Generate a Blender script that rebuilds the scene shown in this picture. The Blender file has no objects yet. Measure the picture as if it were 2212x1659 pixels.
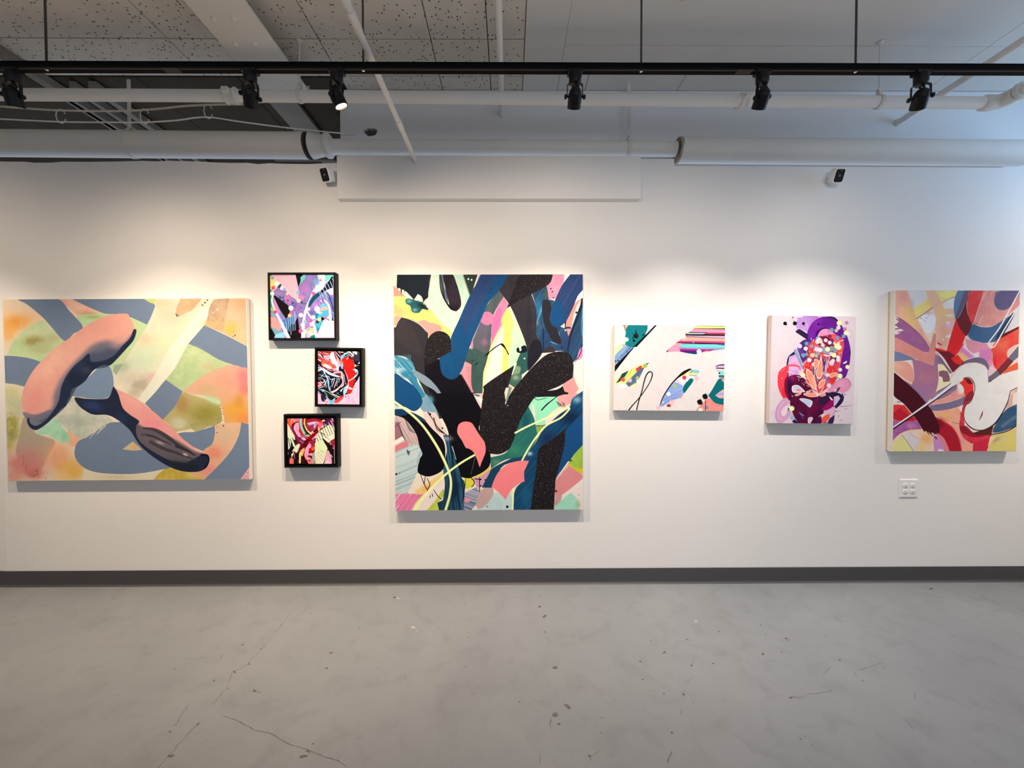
import bpy, bmesh, math, random
import numpy as np
from mathutils import Vector, Matrix

random.seed(7)
scene = bpy.context.scene
COL = scene.collection
# ---------------------------------------------------------------- camera, world, lights, exposure
FPX, W0, H0 = 850.0, 2212, 1659
EYE = Vector((0.0, -2.5, 1.33))
cam_data = bpy.data.cameras.new('camera')
cam_data.sensor_fit = 'HORIZONTAL'; cam_data.sensor_width = 36.0
cam_data.lens = FPX/W0*36.0
cam = bpy.data.objects.new('camera', cam_data); COL.objects.link(cam); scene.camera = cam
ROT = Matrix.Rotation(math.radians(-.35), 4, 'Z') @ Matrix.Rotation(math.radians(90-1.15), 4, 'X') @ Matrix.Rotation(-.002, 4, 'Z')
cam.matrix_world = Matrix.Translation(EYE) @ ROT
cam_data.clip_start = .05

scene.view_settings.view_transform = 'Standard'
scene.view_settings.look = 'None'
scene.view_settings.gamma = 1.0
scene.view_settings.use_curve_mapping = False
scene.view_settings.exposure = 0.0
scene.cycles.use_denoising = True
scene.cycles.max_bounces = 8
scene.cycles.diffuse_bounces = 6
scene.cycles.sample_clamp_indirect = 6

world = bpy.data.worlds.new('daylight'); scene.world = world; world.use_nodes = True
bg = world.node_tree.nodes['Background']; bg.inputs[0].default_value = (.62, .74, .95, 1); bg.inputs[1].default_value = 1.0

def area(name, loc, rot, sx, sy, energy, col):
    d = bpy.data.lights.new(name, 'AREA'); d.shape = 'RECTANGLE'; d.size = sx; d.size_y = sy; d.energy = energy; d.color = col
    o = bpy.data.objects.new(name, d); COL.objects.link(o); o.location = loc; o.rotation_euler = rot
    return o
# daylight through the high side window, plus an added fill light behind the camera
area('side_window_daylight', (3.93, -.75, 2.62), (0, math.radians(90), 0), .8, 1.3, 12.5, (.30, .60, 1.0))
area('rear_fill_light', (2.1, -5.9, 1.55), (math.radians(90), 0, 0), 2.6, 2.2, 17, (1.0, .97, .94))  # added fill from an unseen opening, lifts the overall level
LAMP_W, CORE_W = 13.5, 88
WARM, MID, NEUTRAL = (1.0, .79, .58), (1.0, .84, .68), (1.0, .89, .80)

def ray(px, py):
    v = Vector(((px-W0/2)/FPX, -(py-H0/2)/FPX, -1.0))
    return (ROT.to_3x3() @ v)
def at(px, py, Y):
    d = ray(px, py); return EYE+d*((Y-EYE.y)/d.y)
def atz(px, py, z):
    d = ray(px, py); return EYE+d*((z-EYE.z)/d.z)
def atx(px, py, x):
    d = ray(px, py); return EYE+d*((x-EYE.x)/d.x)
# ---------------------------------------------------------------- painted surfaces
def s2l(c):
    c = np.asarray(c, float)/255.0
    return np.where(c <= .04045, c/12.92, ((c+.055)/1.055)**2.4)

def l2s(c):
    c = np.clip(c, 0, 1)
    return np.where(c <= .0031308, c*12.92, 1.055*c**(1/2.4)-.055)

def parse(p):
    if isinstance(p, str):
        return np.array([[float(v) for v in q.split(',')] for q in p.split()])
    return np.array(p, float)

def homog(src, dst):
    A = []; b = []
    for (x, y), (u, v) in zip(src, dst):
        A.append([x, y, 1, 0, 0, 0, -u*x, -u*y]); b.append(u)
        A.append([0, 0, 0, x, y, 1, -v*x, -v*y]); b.append(v)
    h = np.linalg.solve(np.array(A), np.array(b))
    return np.append(h, 1).reshape(3, 3)

def catmull(P, closed=True, n=6):
    N = len(P); out = []
    if N < 3: return P
    rng = range(N) if closed else range(N-1)
    for i in rng:
        if closed: a, b, c, d = P[i-1], P[i], P[(i+1) % N], P[(i+2) % N]
        else: a, b, c, d = P[max(i-1, 0)], P[i], P[i+1], P[min(i+2, N-1)]
        for k in range(n):
            t = k/n
            out.append(.5*(2*b+(c-a)*t+(2*a-5*b+4*c-d)*t*t+(3*b-a-3*c+d)*t**3))
    if not closed: out.append(P[-1])
    return np.array(out)

def autosmooth(P, lim=50):
    N = len(P)
    if N < 4: return P
    d = np.roll(P, -1, 0)-P; a = np.arctan2(d[:, 1], d[:, 0])
    turn = np.abs((a-np.roll(a, 1)+np.pi) % (2*np.pi)-np.pi)
    sharp = [i for i in range(N) if turn[i] > math.radians(lim)]
    if not sharp: return catmull(P, n=4)
    out = []
    for j, i0 in enumerate(sharp):
        i1 = sharp[(j+1) % len(sharp)]
        n = (i1-i0) % N or N
        seg = np.array([P[(i0+k) % N] for k in range(n+1)])
        out.append(catmull(seg, False, 4)[:-1] if n > 1 else seg[:-1])
    return np.vstack(out)

def boxblur(m, r):
    r = int(r)
    if r < 1: return m
    for ax in (0, 1):
        for _ in range(2):
            q = np.pad(m, [(r+1, r) if a == ax else (0, 0) for a in (0, 1)], mode='edge')
            c = np.cumsum(q, axis=ax)
            if ax == 0: m = (c[2*r+1:]-c[:-2*r-1])/(2*r+1)
            else: m = (c[:, 2*r+1:]-c[:, :-2*r-1])/(2*r+1)
    return m

def vnoise(H, W, cell, rng, sx=1.0):
    cx = max(2, int(W/(cell*sx))+3); cy = max(2, int(H/cell)+3)
    g = rng.random((cy, cx))
    y = np.linspace(0, cy-1.001, H); x = np.linspace(0, cx-1.001, W)
    yi = y.astype(int); xi = x.astype(int); fy = (y-yi)[:, None]; fx = (x-xi)[None]
    fy = fy*fy*(3-2*fy); fx = fx*fx*(3-2*fx)
    return (g[yi][:, xi]*(1-fy)*(1-fx)+g[yi+1][:, xi]*fy*(1-fx)+g[yi][:, xi+1]*(1-fy)*fx+g[yi+1][:, xi+1]*fy*fx)

class Paint:
    def __init__(s, W, H, quad, base, seed=1, white=(238, 226, 214), alb=.80, off=(0, 0)):
        s.W, s.H = W, H
        s.h = homog(quad, [(0, 0), (W, 0), (W, H), (0, H)])
        s.k = W/np.hypot(quad[1][0]-quad[0][0], quad[1][1]-quad[0][1])
        s.ref = alb/s2l(white)
        s.rng = np.random.default_rng(seed)
        s.img = np.zeros((H, W, 3), np.float32); s.img[:] = np.array(base)/255.
        s.n1 = (.5*vnoise(H, W, 60, s.rng)+.3*vnoise(H, W, 20, s.rng)+.2*vnoise(H, W, 7, s.rng)).astype(np.float32)
        s.n2 = (.5*vnoise(H, W, 30, s.rng)+.5*vnoise(H, W, 3, s.rng)).astype(np.float32)
        s.off = off
    def T(s, P):
        P = parse(P)+np.array(s.off)
        q = np.c_[P, np.ones(len(P))] @ s.h.T
        return q[:, :2]/q[:, 2:]
    def mask(s, Q, fe=0):
        pad = int(fe*2)+2
        x0 = max(0, int(Q[:, 0].min())-pad); x1 = min(s.W, int(Q[:, 0].max())+pad+1)
        y0 = max(0, int(Q[:, 1].min())-pad); y1 = min(s.H, int(Q[:, 1].max())+pad+1)
        if x1 <= x0 or y1 <= y0: return None
        w, h = (x1-x0)*2, (y1-y0)*2
        cnt = np.zeros((h, w+1), np.int32)
        R = (Q-np.array([x0, y0]))*2; A = R; B = np.roll(R, -1, 0)
        for (ax, ay), (bx, by) in zip(A, B):
            if ay == by: continue
            if ay > by: ax, ay, bx, by = bx, by, ax, ay
            r0 = max(0, int(math.ceil(ay-.5))); r1 = min(h-1, int(math.ceil(by-.5))-1)
            if r1 < r0: continue
            r = np.arange(r0, r1+1)
            xs = np.clip(np.ceil(ax+(r+.5-ay)*(bx-ax)/(by-ay)-.5), 0, w).astype(int)
            cnt[r, xs] += 1
        m = (np.cumsum(cnt, 1)[:, :w] % 2).astype(np.float32)
        m = m.reshape(h//2, 2, w//2, 2).mean((1, 3))
        if fe >= 1: m = boxblur(m, fe/1.5)
        return (x0, y0, x1, y1, m)
    def put(s, M, col, a=1., tex=0., clip=None, col2=None, streak=None):
        if M is None: return M
        x0, y0, x1, y1, m = M
        m = m*a
        if clip is not None:
            X0, Y0, X1, Y1, cm = clip
            full = np.zeros_like(m)
            ix0, iy0, ix1, iy1 = max(x0, X0), max(y0, Y0), min(x1, X1), min(y1, Y1)
            if ix1 <= ix0 or iy1 <= iy0: return M
            full[iy0-y0:iy1-y0, ix0-x0:ix1-x0] = cm[iy0-Y0:iy1-Y0, ix0-X0:ix1-X0]
            m = m*full
        c = np.array(col, np.float32)/255.
        n = s.n1[y0:y1, x0:x1]
        if col2 is not None:
            t = np.clip((n-.5)*3.2+.5, 0, 1)[..., None]
            c = c*(1-t)+np.array(col2, np.float32)/255.*t
        if streak is not None:      # (angle in degrees, amount, colour)
            an, am, sc = streak; an = math.radians(an)
            yy, xx = np.mgrid[y0:y1, x0:x1]
            v = (-xx*math.sin(an)+yy*math.cos(an)); u = (xx*math.cos(an)+yy*math.sin(an))
            g = s.rng.random(8192).astype(np.float32)
            q = v/3.0+g[(u/90).astype(int) & 8191]*.8
            qi = np.floor(q).astype(int); f = q-qi
            t = g[qi & 8191]*(1-f)+g[(qi+1) & 8191]*f
            t = np.clip((t-.5)*2.2+.25, 0, 1)[..., None]*am
            c = c*(1-t)+np.array(sc, np.float32)/255.*t
        if tex: c = c*(1+tex*((n+s.n2[y0:y1, x0:x1])-1)[..., None])
        m = m[..., None]
        s.img[y0:y1, x0:x1] = s.img[y0:y1, x0:x1]*(1-m)+c*m
        return M
    def f(s, P, col, a=1., sm=1, fe=0, **k):
        Q = parse(P)
        Q = catmull(Q) if sm == 1 else autosmooth(Q) if sm == 0 else Q
        return s.put(s.mask(s.T(Q), fe*s.k), col, a, **k)
    def p(s, P, col, a=1., fe=0, **k): return s.f(P, col, a, 2, fe, **k)
    def c(s, x, y, r, col, a=1., **k):
        t = np.linspace(0, 2*math.pi, 20, endpoint=False)
        return s.f(np.c_[x+r*np.cos(t), y+r*np.sin(t)], col, a, 2, **k)
    def dots(s, txt, r, col, a=1.):
        for q in txt.split():
            v = [float(z) for z in q.split(',')]
            s.c(v[0], v[1], v[2] if len(v) > 2 else r, col, a)
    def g(s, x, y, rx, ry, col, a=1., rot=0, clip=None, n=.5):
        X, Y = s.T([(x, y)])[0]; rx *= s.k; ry *= s.k; R = int(max(rx, ry)*2)
        x0, x1 = max(0, int(X-R)), min(s.W, int(X+R)); y0, y1 = max(0, int(Y-R)), min(s.H, int(Y+R))
        if x1 <= x0 or y1 <= y0: return
        yy, xx = np.mgrid[y0:y1, x0:x1]; an = math.radians(rot)
        dx, dy = xx-X, yy-Y
        d = ((dx*math.cos(an)+dy*math.sin(an))/rx)**2+((-dx*math.sin(an)+dy*math.cos(an))/ry)**2
        m = np.clip(1.25*np.exp(-d*1.3)*(1+n*2*(s.n1[y0:y1, x0:x1]-.5)), 0, 1).astype(np.float32)
        s.put((x0, y0, x1, y1, m), col, a, clip=clip)
    def l(s, P, w, col, a=1., sm=1, **k):
        P = parse(P)
        w = np.atleast_1d(np.array(w, float))
        if sm and len(P) > 2: P = catmull(P, False)
        ww = np.interp(np.linspace(0, 1, len(P)), np.linspace(0, 1, len(w)), w)/2 if len(w) > 1 else np.full(len(P), w[0]/2)
        d = np.gradient(P, axis=0); d /= np.hypot(d[:, 0], d[:, 1])[:, None]+1e-9
        nn = np.c_[-d[:, 1], d[:, 0]]
        L = P+nn*ww[:, None]; R = P-nn*ww[:, None]
        a0 = math.atan2(*(nn[-1][::-1])); r = ww[-1]
        cap = [P[-1]+r*np.array([math.cos(a0-t), math.sin(a0-t)]) for t in np.linspace(.3, 2.8, 5)]
        a1 = math.atan2(*(-nn[0][::-1])); r = ww[0]
        cap0 = [P[0]+r*np.array([math.cos(a1-t), math.sin(a1-t)]) for t in np.linspace(.3, 2.8, 5)]
        Q = s.T(np.vstack([L, cap, R[::-1], cap0]))
        # fill with a union of quads so that loops stay filled
        if k.pop('union', False):
            for i in range(len(P)-1):
                s.put(s.mask(s.T(np.array([L[i], L[i+1], R[i+1], R[i]]))), col, a, **k)
            return
        return s.put(s.mask(Q), col, a, **k)
    def speck(s, M, dens, col, a=1.):
        if M is None: return
        x0, y0, x1, y1, m = M
        r = s.rng.random((y1-y0, x1-x0)).astype(np.float32)
        r = boxblur(r, 1)
        r = (r-r.mean())/(r.std()+1e-6)
        t = np.clip((r-dens)*1.2, 0, 1)*m
        s.put((x0, y0, x1, y1, t), col, a)
    def done(s, name):
        im = s.img*(1+.035*(s.n2+s.n1-1))[..., None]
        im = np.clip(s2l(np.clip(im, 0, 1)*255)*s.ref, 0, .95)
        im = l2s(im)
        px = np.ones((s.H, s.W, 4), np.float32); px[..., :3] = im[::-1]
        I = bpy.data.images.new(name, s.W, s.H); I.pixels.foreach_set(px.ravel()); I.update(); I.pack()
        return I

GB = (116, 129, 148)
def paint_banana():
    P = Paint(1590, 1180, [(10, 52), (2010, 58), (2035, 1535), (72, 1540)], (234, 212, 182), 3)
    f, g, p, l = P.f, P.g, P.p, P.l
    g(130, 200, 220, 130, (244, 196, 150), .8); g(110, 250, 130, 70, (238, 160, 70), .95, -10); g(60, 330, 60, 90, (240, 175, 100), .8)
    g(160, 100, 150, 60, (236, 205, 175), .8)
    G1 = f('60,500 100,410 180,320 280,255 350,235 420,300 560,420 480,520 340,572 180,530 60,515', (188, 208, 150), fe=8, col2=(205, 210, 160))
    g(270, 400, 90, 40, (160, 138, 78), .85, -5, n=1.4); g(330, 460, 110, 50, (175, 175, 120), .6, n=1.2); g(430, 380, 60, 40, (180, 165, 110), .5)
    f('455,50 570,50 700,110 800,165 870,190 720,190 640,205 560,135', (238, 176, 148), col2=(242, 190, 160))
    g(720, 175, 90, 18, (180, 150, 110), .6, 5)
    f('625,205 700,188 850,175 1000,185 1190,262 1205,290 1100,460 1000,590 940,650 860,600 800,300 680,280', (184, 212, 158), col2=(196, 205, 150))
    g(760, 205, 70, 18, (150, 165, 95), .6); g(1080, 330, 50, 70, (205, 200, 150), .6)
    f('150,50 450,50 560,150 675,290 600,340 525,400 420,290 350,212 280,150 210,95', GB)
    f('568,50 1150,50 1268,120 1235,200 1198,272 1120,235 1055,208 950,185 850,178 750,138 650,90', GB, sm=0)
    f('1160,50 1275,55 1262,105 1210,85', (196, 196, 120), sm=0)
    f('32,518 120,522 230,538 338,572 290,630 240,695 200,772 120,752 42,742', GB, sm=0)
    p('34,518 44,518 54,742 44,742', (90, 110, 130), .3)
    g(90, 830, 90, 70, (205, 196, 140), .8); g(120, 900, 90, 60, (196, 196, 150), .8); g(90, 1080, 80, 120, (160, 152, 70), .9, n=1.3); g(60, 1250, 60, 60, (185, 165, 80), .8)
    g(160, 960, 60, 60, (190, 190, 150), .7); g(100, 1170, 50, 50, (140, 135, 70), .5)
    f('200,1020 300,1150 450,1215 400,1330 330,1460 240,1500 135,1320 165,1160', (170, 150, 128), .85, fe=6)
    g(200, 1400, 190, 120, (214, 128, 116), .9); g(110, 1500, 90, 60, (222, 150, 128), .8); g(290, 1480, 80, 50, (205, 112, 100), .7); g(480, 1350, 120, 140, (232, 162, 118), .9); g(250, 1330, 80, 80, (200, 140, 125), .6)
    for q in ('190,1330 200,1380 190,1410', '300,1440 320,1470 280,1500', '230,1400 215,1420 225,1445'): l(q, 5, (170, 90, 85), .8)
    P.dots('280,1500,5 310,1485,4 380,1520,4 300,1460,5 330,1500,3', 4, (150, 60, 60))
    g(600, 1460, 110, 90, (230, 172, 78), .95); g(640, 1400, 60, 50, (226, 176, 110), .8); g(520, 1500, 60, 40, (240, 190, 120), .8)
    f('560,1130 665,1190 610,1260 560,1240', (236, 176, 140), fe=5)
    f('380,1075 460,1030 520,1110 570,1190 550,1230 470,1210 380,1165 290,1150', (166, 208, 168), fe=4, col2=(180, 215, 180))
    g(530, 1180, 30, 40, (140, 196, 150), .7)
    f('530,860 630,880 700,980 860,1010 930,1070 850,1100 760,1140 720,1190 650,1190 560,1130 490,1060 440,1010 530,930', (184, 186, 166), fe=3, col2=(204, 198, 176))
    g(560, 960, 60, 60, (226, 215, 190), .7)
    g(640, 1060, 60, 50, (160, 166, 150), .6)
    # translucent ribbon
    R = f('1280,52 1700,60 1770,60 1735,95 1705,140 1690,240 1620,340 1538,425 1480,520 1430,620 1350,722 1270,820 1185,915 1060,860 930,775 925,680 1000,590 1130,390 1200,275 1262,125', (230, 214, 184), sm=0)
    g(1400, 180, 160, 130, (243, 196, 165), .95, clip=R); g(1550, 120, 120, 60, (240, 200, 175), .8, clip=R); g(1300, 90, 90, 50, (226, 190, 150), .8, clip=R)
    g(1300, 430, 200, 130, (212, 214, 172), .95, clip=R); g(1150, 560, 160, 110, (206, 214, 178), .9, clip=R); g(1180, 390, 60, 50, (222, 190, 150), .6, clip=R)
    g(1000, 620, 60, 60, (170, 178, 150), .8, clip=R); g(1050, 700, 130, 60, (214, 200, 172), .9, clip=R)
    g(1140, 760, 90, 60, (176, 160, 138), .8, -20, clip=R, n=1.5); g(1250, 700, 70, 40, (216, 182, 160), .8, clip=R); g(1100, 830, 60, 40, (186, 168, 140), .6, clip=R)
    f('1640,140 1700,140 1688,245 1620,340 1538,425 1430,620 1270,820 1188,912 1130,880 1250,700 1390,450 1500,330', (231, 226, 204), .75, sm=0, clip=R)
    p('1130,390 1200,275 1262,125 1275,125 1000,590 930,680 926,676', (205, 208, 168), .5, clip=R)
    f('930,600 1000,590 950,680 920,660', (150, 160, 140), .8, sm=0)
    f('1475,55 1650,58 1570,150 1500,185 1452,210 1430,190 1440,130 1460,90', (226, 162, 118), sm=0, col2=(230, 172, 130))
    p('1428,182 1458,196 1440,212', (96, 100, 110))
    f('1740,70 1870,60 1850,190 1820,345 1740,310 1665,278 1690,220 1705,140', (182, 148, 120), sm=0, col2=(200, 165, 130))
    g(1730, 270, 90, 40, (210, 180, 120), .7)
    f('1868,58 2010,58 2012,452 1815,345 1840,200', (238, 178, 134), sm=0, col2=(232, 182, 150)); g(1880, 310, 60, 55, (226, 180, 84), .9); g(1960, 350, 50, 50, (226, 188, 140), .7); g(1960, 110, 50, 60, (240, 160, 120), .6)
    P.dots('1772,150,7 1735,178,5 1700,98,6 1680,110,5 1720,75,6 1740,62,7', 5, (240, 225, 205)); P.dots('1650,115,8 1670,95,9 1690,75,8', 6, (150, 110, 90)); P.dots('1915,365,7 1900,375,5 1905,330,3', 6, (130, 90, 60))
    f('1665,280 1830,358 2012,455 2020,668 1980,632 1900,606 1780,560 1650,482 1535,430 1600,356', GB, sm=0)
    f('1535,430 1650,482 1780,560 1900,612 1800,640 1660,690 1570,760 1500,822 1350,722 1430,620', (178, 194, 138), sm=0, col2=(190, 200, 150)); g(1580, 520, 60, 60, (200, 205, 150), .7); g(1700, 620, 70, 40, (200, 175, 130), .6)
    K = f('1500,822 1570,755 1660,690 1800,625 1900,608 1965,625 2022,675 2028,1090 1830,1080 1800,930 1750,880', (226, 166, 136), sm=0)
    g(1980, 700, 60, 70, (236, 122, 128), .9, clip=K); g(1990, 800, 50, 60, (228, 110, 110), .7, clip=K); g(1850, 740, 120, 80, (226, 150, 128), .7, clip=K); g(1920, 990, 150, 120, (228, 160, 62), .95, clip=K); g(1990, 1050, 70, 60, (234, 140, 80), .8, clip=K); g(1700, 800, 120, 60, (205, 170, 125), .8, clip=K); g(1950, 900, 40, 60, (205, 140, 60), .6, clip=K)
    p('1330,1045 1350,722 1500,820 1600,845 1800,930 1700,1100 1420,1150', (206, 190, 150))
    O = f('1500,822 1600,862 1700,895 1780,935 1808,1000 1800,1070 1750,1100 1700,1105 1640,1140 1610,1160 1560,1120 1420,1150 1380,1085 1325,1045 1400,950 1450,880', (186, 168, 112), sm=0)
    g(1680, 1000, 150, 90, (150, 140, 62), .95, clip=O); g(1480, 920, 60, 80, (170, 130, 75), .8, clip=O); g(1450, 1080, 80, 50, (205, 195, 160), .9, clip=O); g(1600, 1110, 60, 30, (176, 170, 120), .8, clip=O)
    g(1740, 890, 60, 30, (180, 210, 158), .9, 25); g(1690, 870, 40, 20, (190, 205, 150), .8, 20)
    for i in range(16): x = 1560+i*16; l(f'{x},{1090-i*4} {x+10},{1130-i*4+(i%3)*8}', (14, 3), (160, 150, 85), .8, 0)
    for i in range(10): y = 930+i*16; l(f'1780,{y} {1800+(i%3)*12},{y-6}', (12, 3), (160, 150, 85), .8, 0)
    p('1350,722 1490,820 1420,950 1325,1050 1260,992 1182,915 1270,820', GB)
    # bottom
    p('690,1440 800,1470 1000,1485 1250,1465 1385,1430 1250,1540 675,1540', (228, 210, 176)); g(950, 1510, 140, 20, (200, 180, 140), .5)
    f('1385,1430 1480,1460 1600,1470 1670,1500 1655,1538 1250,1538 1300,1480', (196, 166, 66), sm=0, col2=(214, 180, 90)); g(1560, 1500, 50, 30, (222, 200, 120), .7)
    BG = f('930,1065 860,1088 800,1125 720,1180 640,1220 612,1290 622,1360 685,1430 800,1472 1000,1486 1180,1476 1400,1435 1420,1200 1100,1080', GB, sm=0)
    for q in ('760,1130 700,1195', '800,1120 730,1200', '860,1095 780,1170', '720,1140 650,1190', '830,1105 800,1160'): l(q, (14, 3), (190, 188, 170), .9, 0)
    f('1000,1285 1085,1222 1160,1290 1090,1297', (208, 184, 134), sm=0); g(1110, 1270, 30, 20, (230, 160, 130), .7)
    f('1420,1165 1500,1150 1600,1145 1750,1098 1750,1170 1725,1250 1650,1305 1560,1260 1450,1195', GB, sm=0)
    RG = f('1755,1095 1830,1080 1965,1075 1945,1170 1880,1300 1790,1410 1660,1538 1560,1500 1650,1310 1725,1250 1750,1170', (226, 178, 142), sm=0)
    g(1820, 1170, 70, 60, (214, 180, 145), .8, clip=RG); g(1740, 1320, 90, 60, (236, 140, 110), .9, clip=RG); g(1690, 1450, 90, 60, (234, 142, 130), .9, clip=RG); g(1620, 1510, 50, 30, (226, 170, 100), .7, clip=RG)
    P.dots('1768,1155,5 1820,1100,6 1765,1110,3', 4, (110, 70, 60))
    f('1965,1072 2028,1092 2036,1420 1990,1490 1948,1538 1658,1538 1790,1410 1882,1300 1945,1175', GB, sm=0)
    p('1950,1540 2036,1425 2038,1540', (238, 168, 168)); P.dots('2005,1510,4 2015,1480,3 1990,1525,3', 4, (150, 60, 70))
    # centre patch
    f('868,595 900,622 920,680 928,760 925,810 895,855 840,876 740,872 640,858 560,852 590,800 690,730 770,650 830,600', (122, 139, 160), sm=0)
    # pink banana
    B = f('980,180 1040,183 1056,215 1085,258 1092,330 1075,410 900,600 760,640 640,760 540,930 380,1060 250,1040 195,985 175,880 200,770 260,655 340,560 450,460 540,395 680,290 800,222 900,190', (233, 162, 142), sm=1)
    f('222,1045 190,980 300,1000 420,960 400,1040 290,1110 240,1090', (118, 118, 134), sm=1, fe=4)
    g(450, 560, 260, 90, (243, 184, 158), .7, -42, clip=B); g(900, 260, 160, 90, (228, 158, 138), .8, -20, clip=B); g(280, 880, 60, 130, (236, 150, 138), .8, 20, clip=B); g(560, 500, 120, 30, (238, 170, 150), .6, -40, clip=B)
    f('1100,330 1000,420 880,400 760,430 640,540 540,650 480,740 440,840 420,960 300,1010 240,1030 260,1110 400,1100 900,640 1120,400', (120, 112, 124), .95, fe=26, clip=B)
    f('1080,370 980,470 860,450 740,500 600,620 520,760 480,900 400,1010 300,1080 300,1130 900,640 1100,420', (72, 78, 98), .9, fe=24, clip=B)
    g(960, 400, 90, 40, (205, 150, 140), .5, -35, clip=B); g(830, 460, 80, 35, (110, 108, 120), .6, -20, clip=B)
    D = f('1088,312 1112,320 1090,395 1040,455 985,510 905,597 840,598 790,622 750,655 700,722 640,770 590,795 570,850 545,900 538,930 500,955 470,990 400,1060 340,1105 290,1126 245,1100 222,1050 238,1022 250,1070 300,1090 370,1050 430,980 480,890 500,780 540,690 600,610 660,560 725,505 745,570 850,560 930,520 1000,440 1060,380', (38, 47, 68), sm=1, fe=2)
    f('700,560 760,585 850,575 960,510 1060,400 1090,330 1100,340 1060,430 900,595 780,620 700,720 600,780 560,700 640,580', (34, 42, 60), .85, fe=5, clip=D)
    g(640, 600, 60, 60, (46, 55, 80), .8, clip=D); g(700, 640, 40, 30, (70, 66, 84), .7, clip=D)
    # lower limb
    L = f('925,775 950,795 1100,868 1250,980 1330,1050 1440,1150 1500,1212 1640,1312 1695,1335 1706,1385 1672,1445 1590,1472 1450,1456 1300,1382 1150,1262 1060,1130 950,1040 870,1006 760,1002 680,960 630,912 612,862 700,872 840,877 895,855', (236, 158, 146), sm=1)
    g(1250, 1080, 90, 60, (240, 140, 146), .7, 30, clip=L); g(1080, 900, 90, 40, (240, 172, 158), .8, 30, clip=L); g(1560, 1270, 80, 30, (238, 170, 148), .8, 40, clip=L)
    f('1120,1080 1160,1100 1300,1150 1440,1215 1600,1310 1720,1340 1700,1480 1400,1480 1100,1280 1080,1150', (96, 86, 92), .95, fe=12, clip=L)
    D2 = f('915,770 962,830 1000,945 1060,1005 1135,1058 1112,1100 1118,1180 1170,1250 1290,1330 1420,1390 1500,1400 1590,1360 1650,1330 1700,1335 1706,1390 1670,1446 1590,1474 1450,1458 1300,1384 1140,1262 1050,1125 950,1045 870,1008 760,1004 680,962 628,912 610,860 700,872 840,877 895,855', (36, 42, 60), sm=1, fe=3, clip=L)
    g(760, 930, 90, 40, (44, 62, 104), .8, 10, clip=L); g(1500, 1420, 120, 40, (34, 36, 44), .9, 15, clip=L); g(1000, 1040, 60, 40, (40, 52, 84), .8, 30, clip=L)
    l('1165,1115 1250,1125 1340,1170 1420,1230 1500,1290', (8, 30, 30, 10), (58, 52, 60), .85, clip=L); l('1160,1170 1240,1180 1320,1215 1400,1250', (20, 14, 6), (52, 48, 58), .9, clip=L)
    l('1230,1225 1330,1280 1420,1310 1500,1340 1600,1380', (30, 26, 24, 10), (60, 56, 60), .8, clip=L); l('1440,1260 1530,1300 1590,1340', (30, 20, 8), (50, 46, 52), .9, clip=L)
    g(1300, 1232, 40, 12, (176, 150, 144), .9, 20, clip=L); g(1510, 1330, 22, 10, (210, 180, 168), .9, 20, clip=L); g(1190, 1190, 60, 18, (110, 98, 104), .6, 30, clip=L); g(1430, 1360, 90, 14, (88, 84, 88), .7, 22, clip=L)
    l('1640,1335 1690,1340 1704,1385 1670,1440', 16, (20, 22, 26), .9, clip=L)
    return P.done('pink_banana_canvas')

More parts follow.
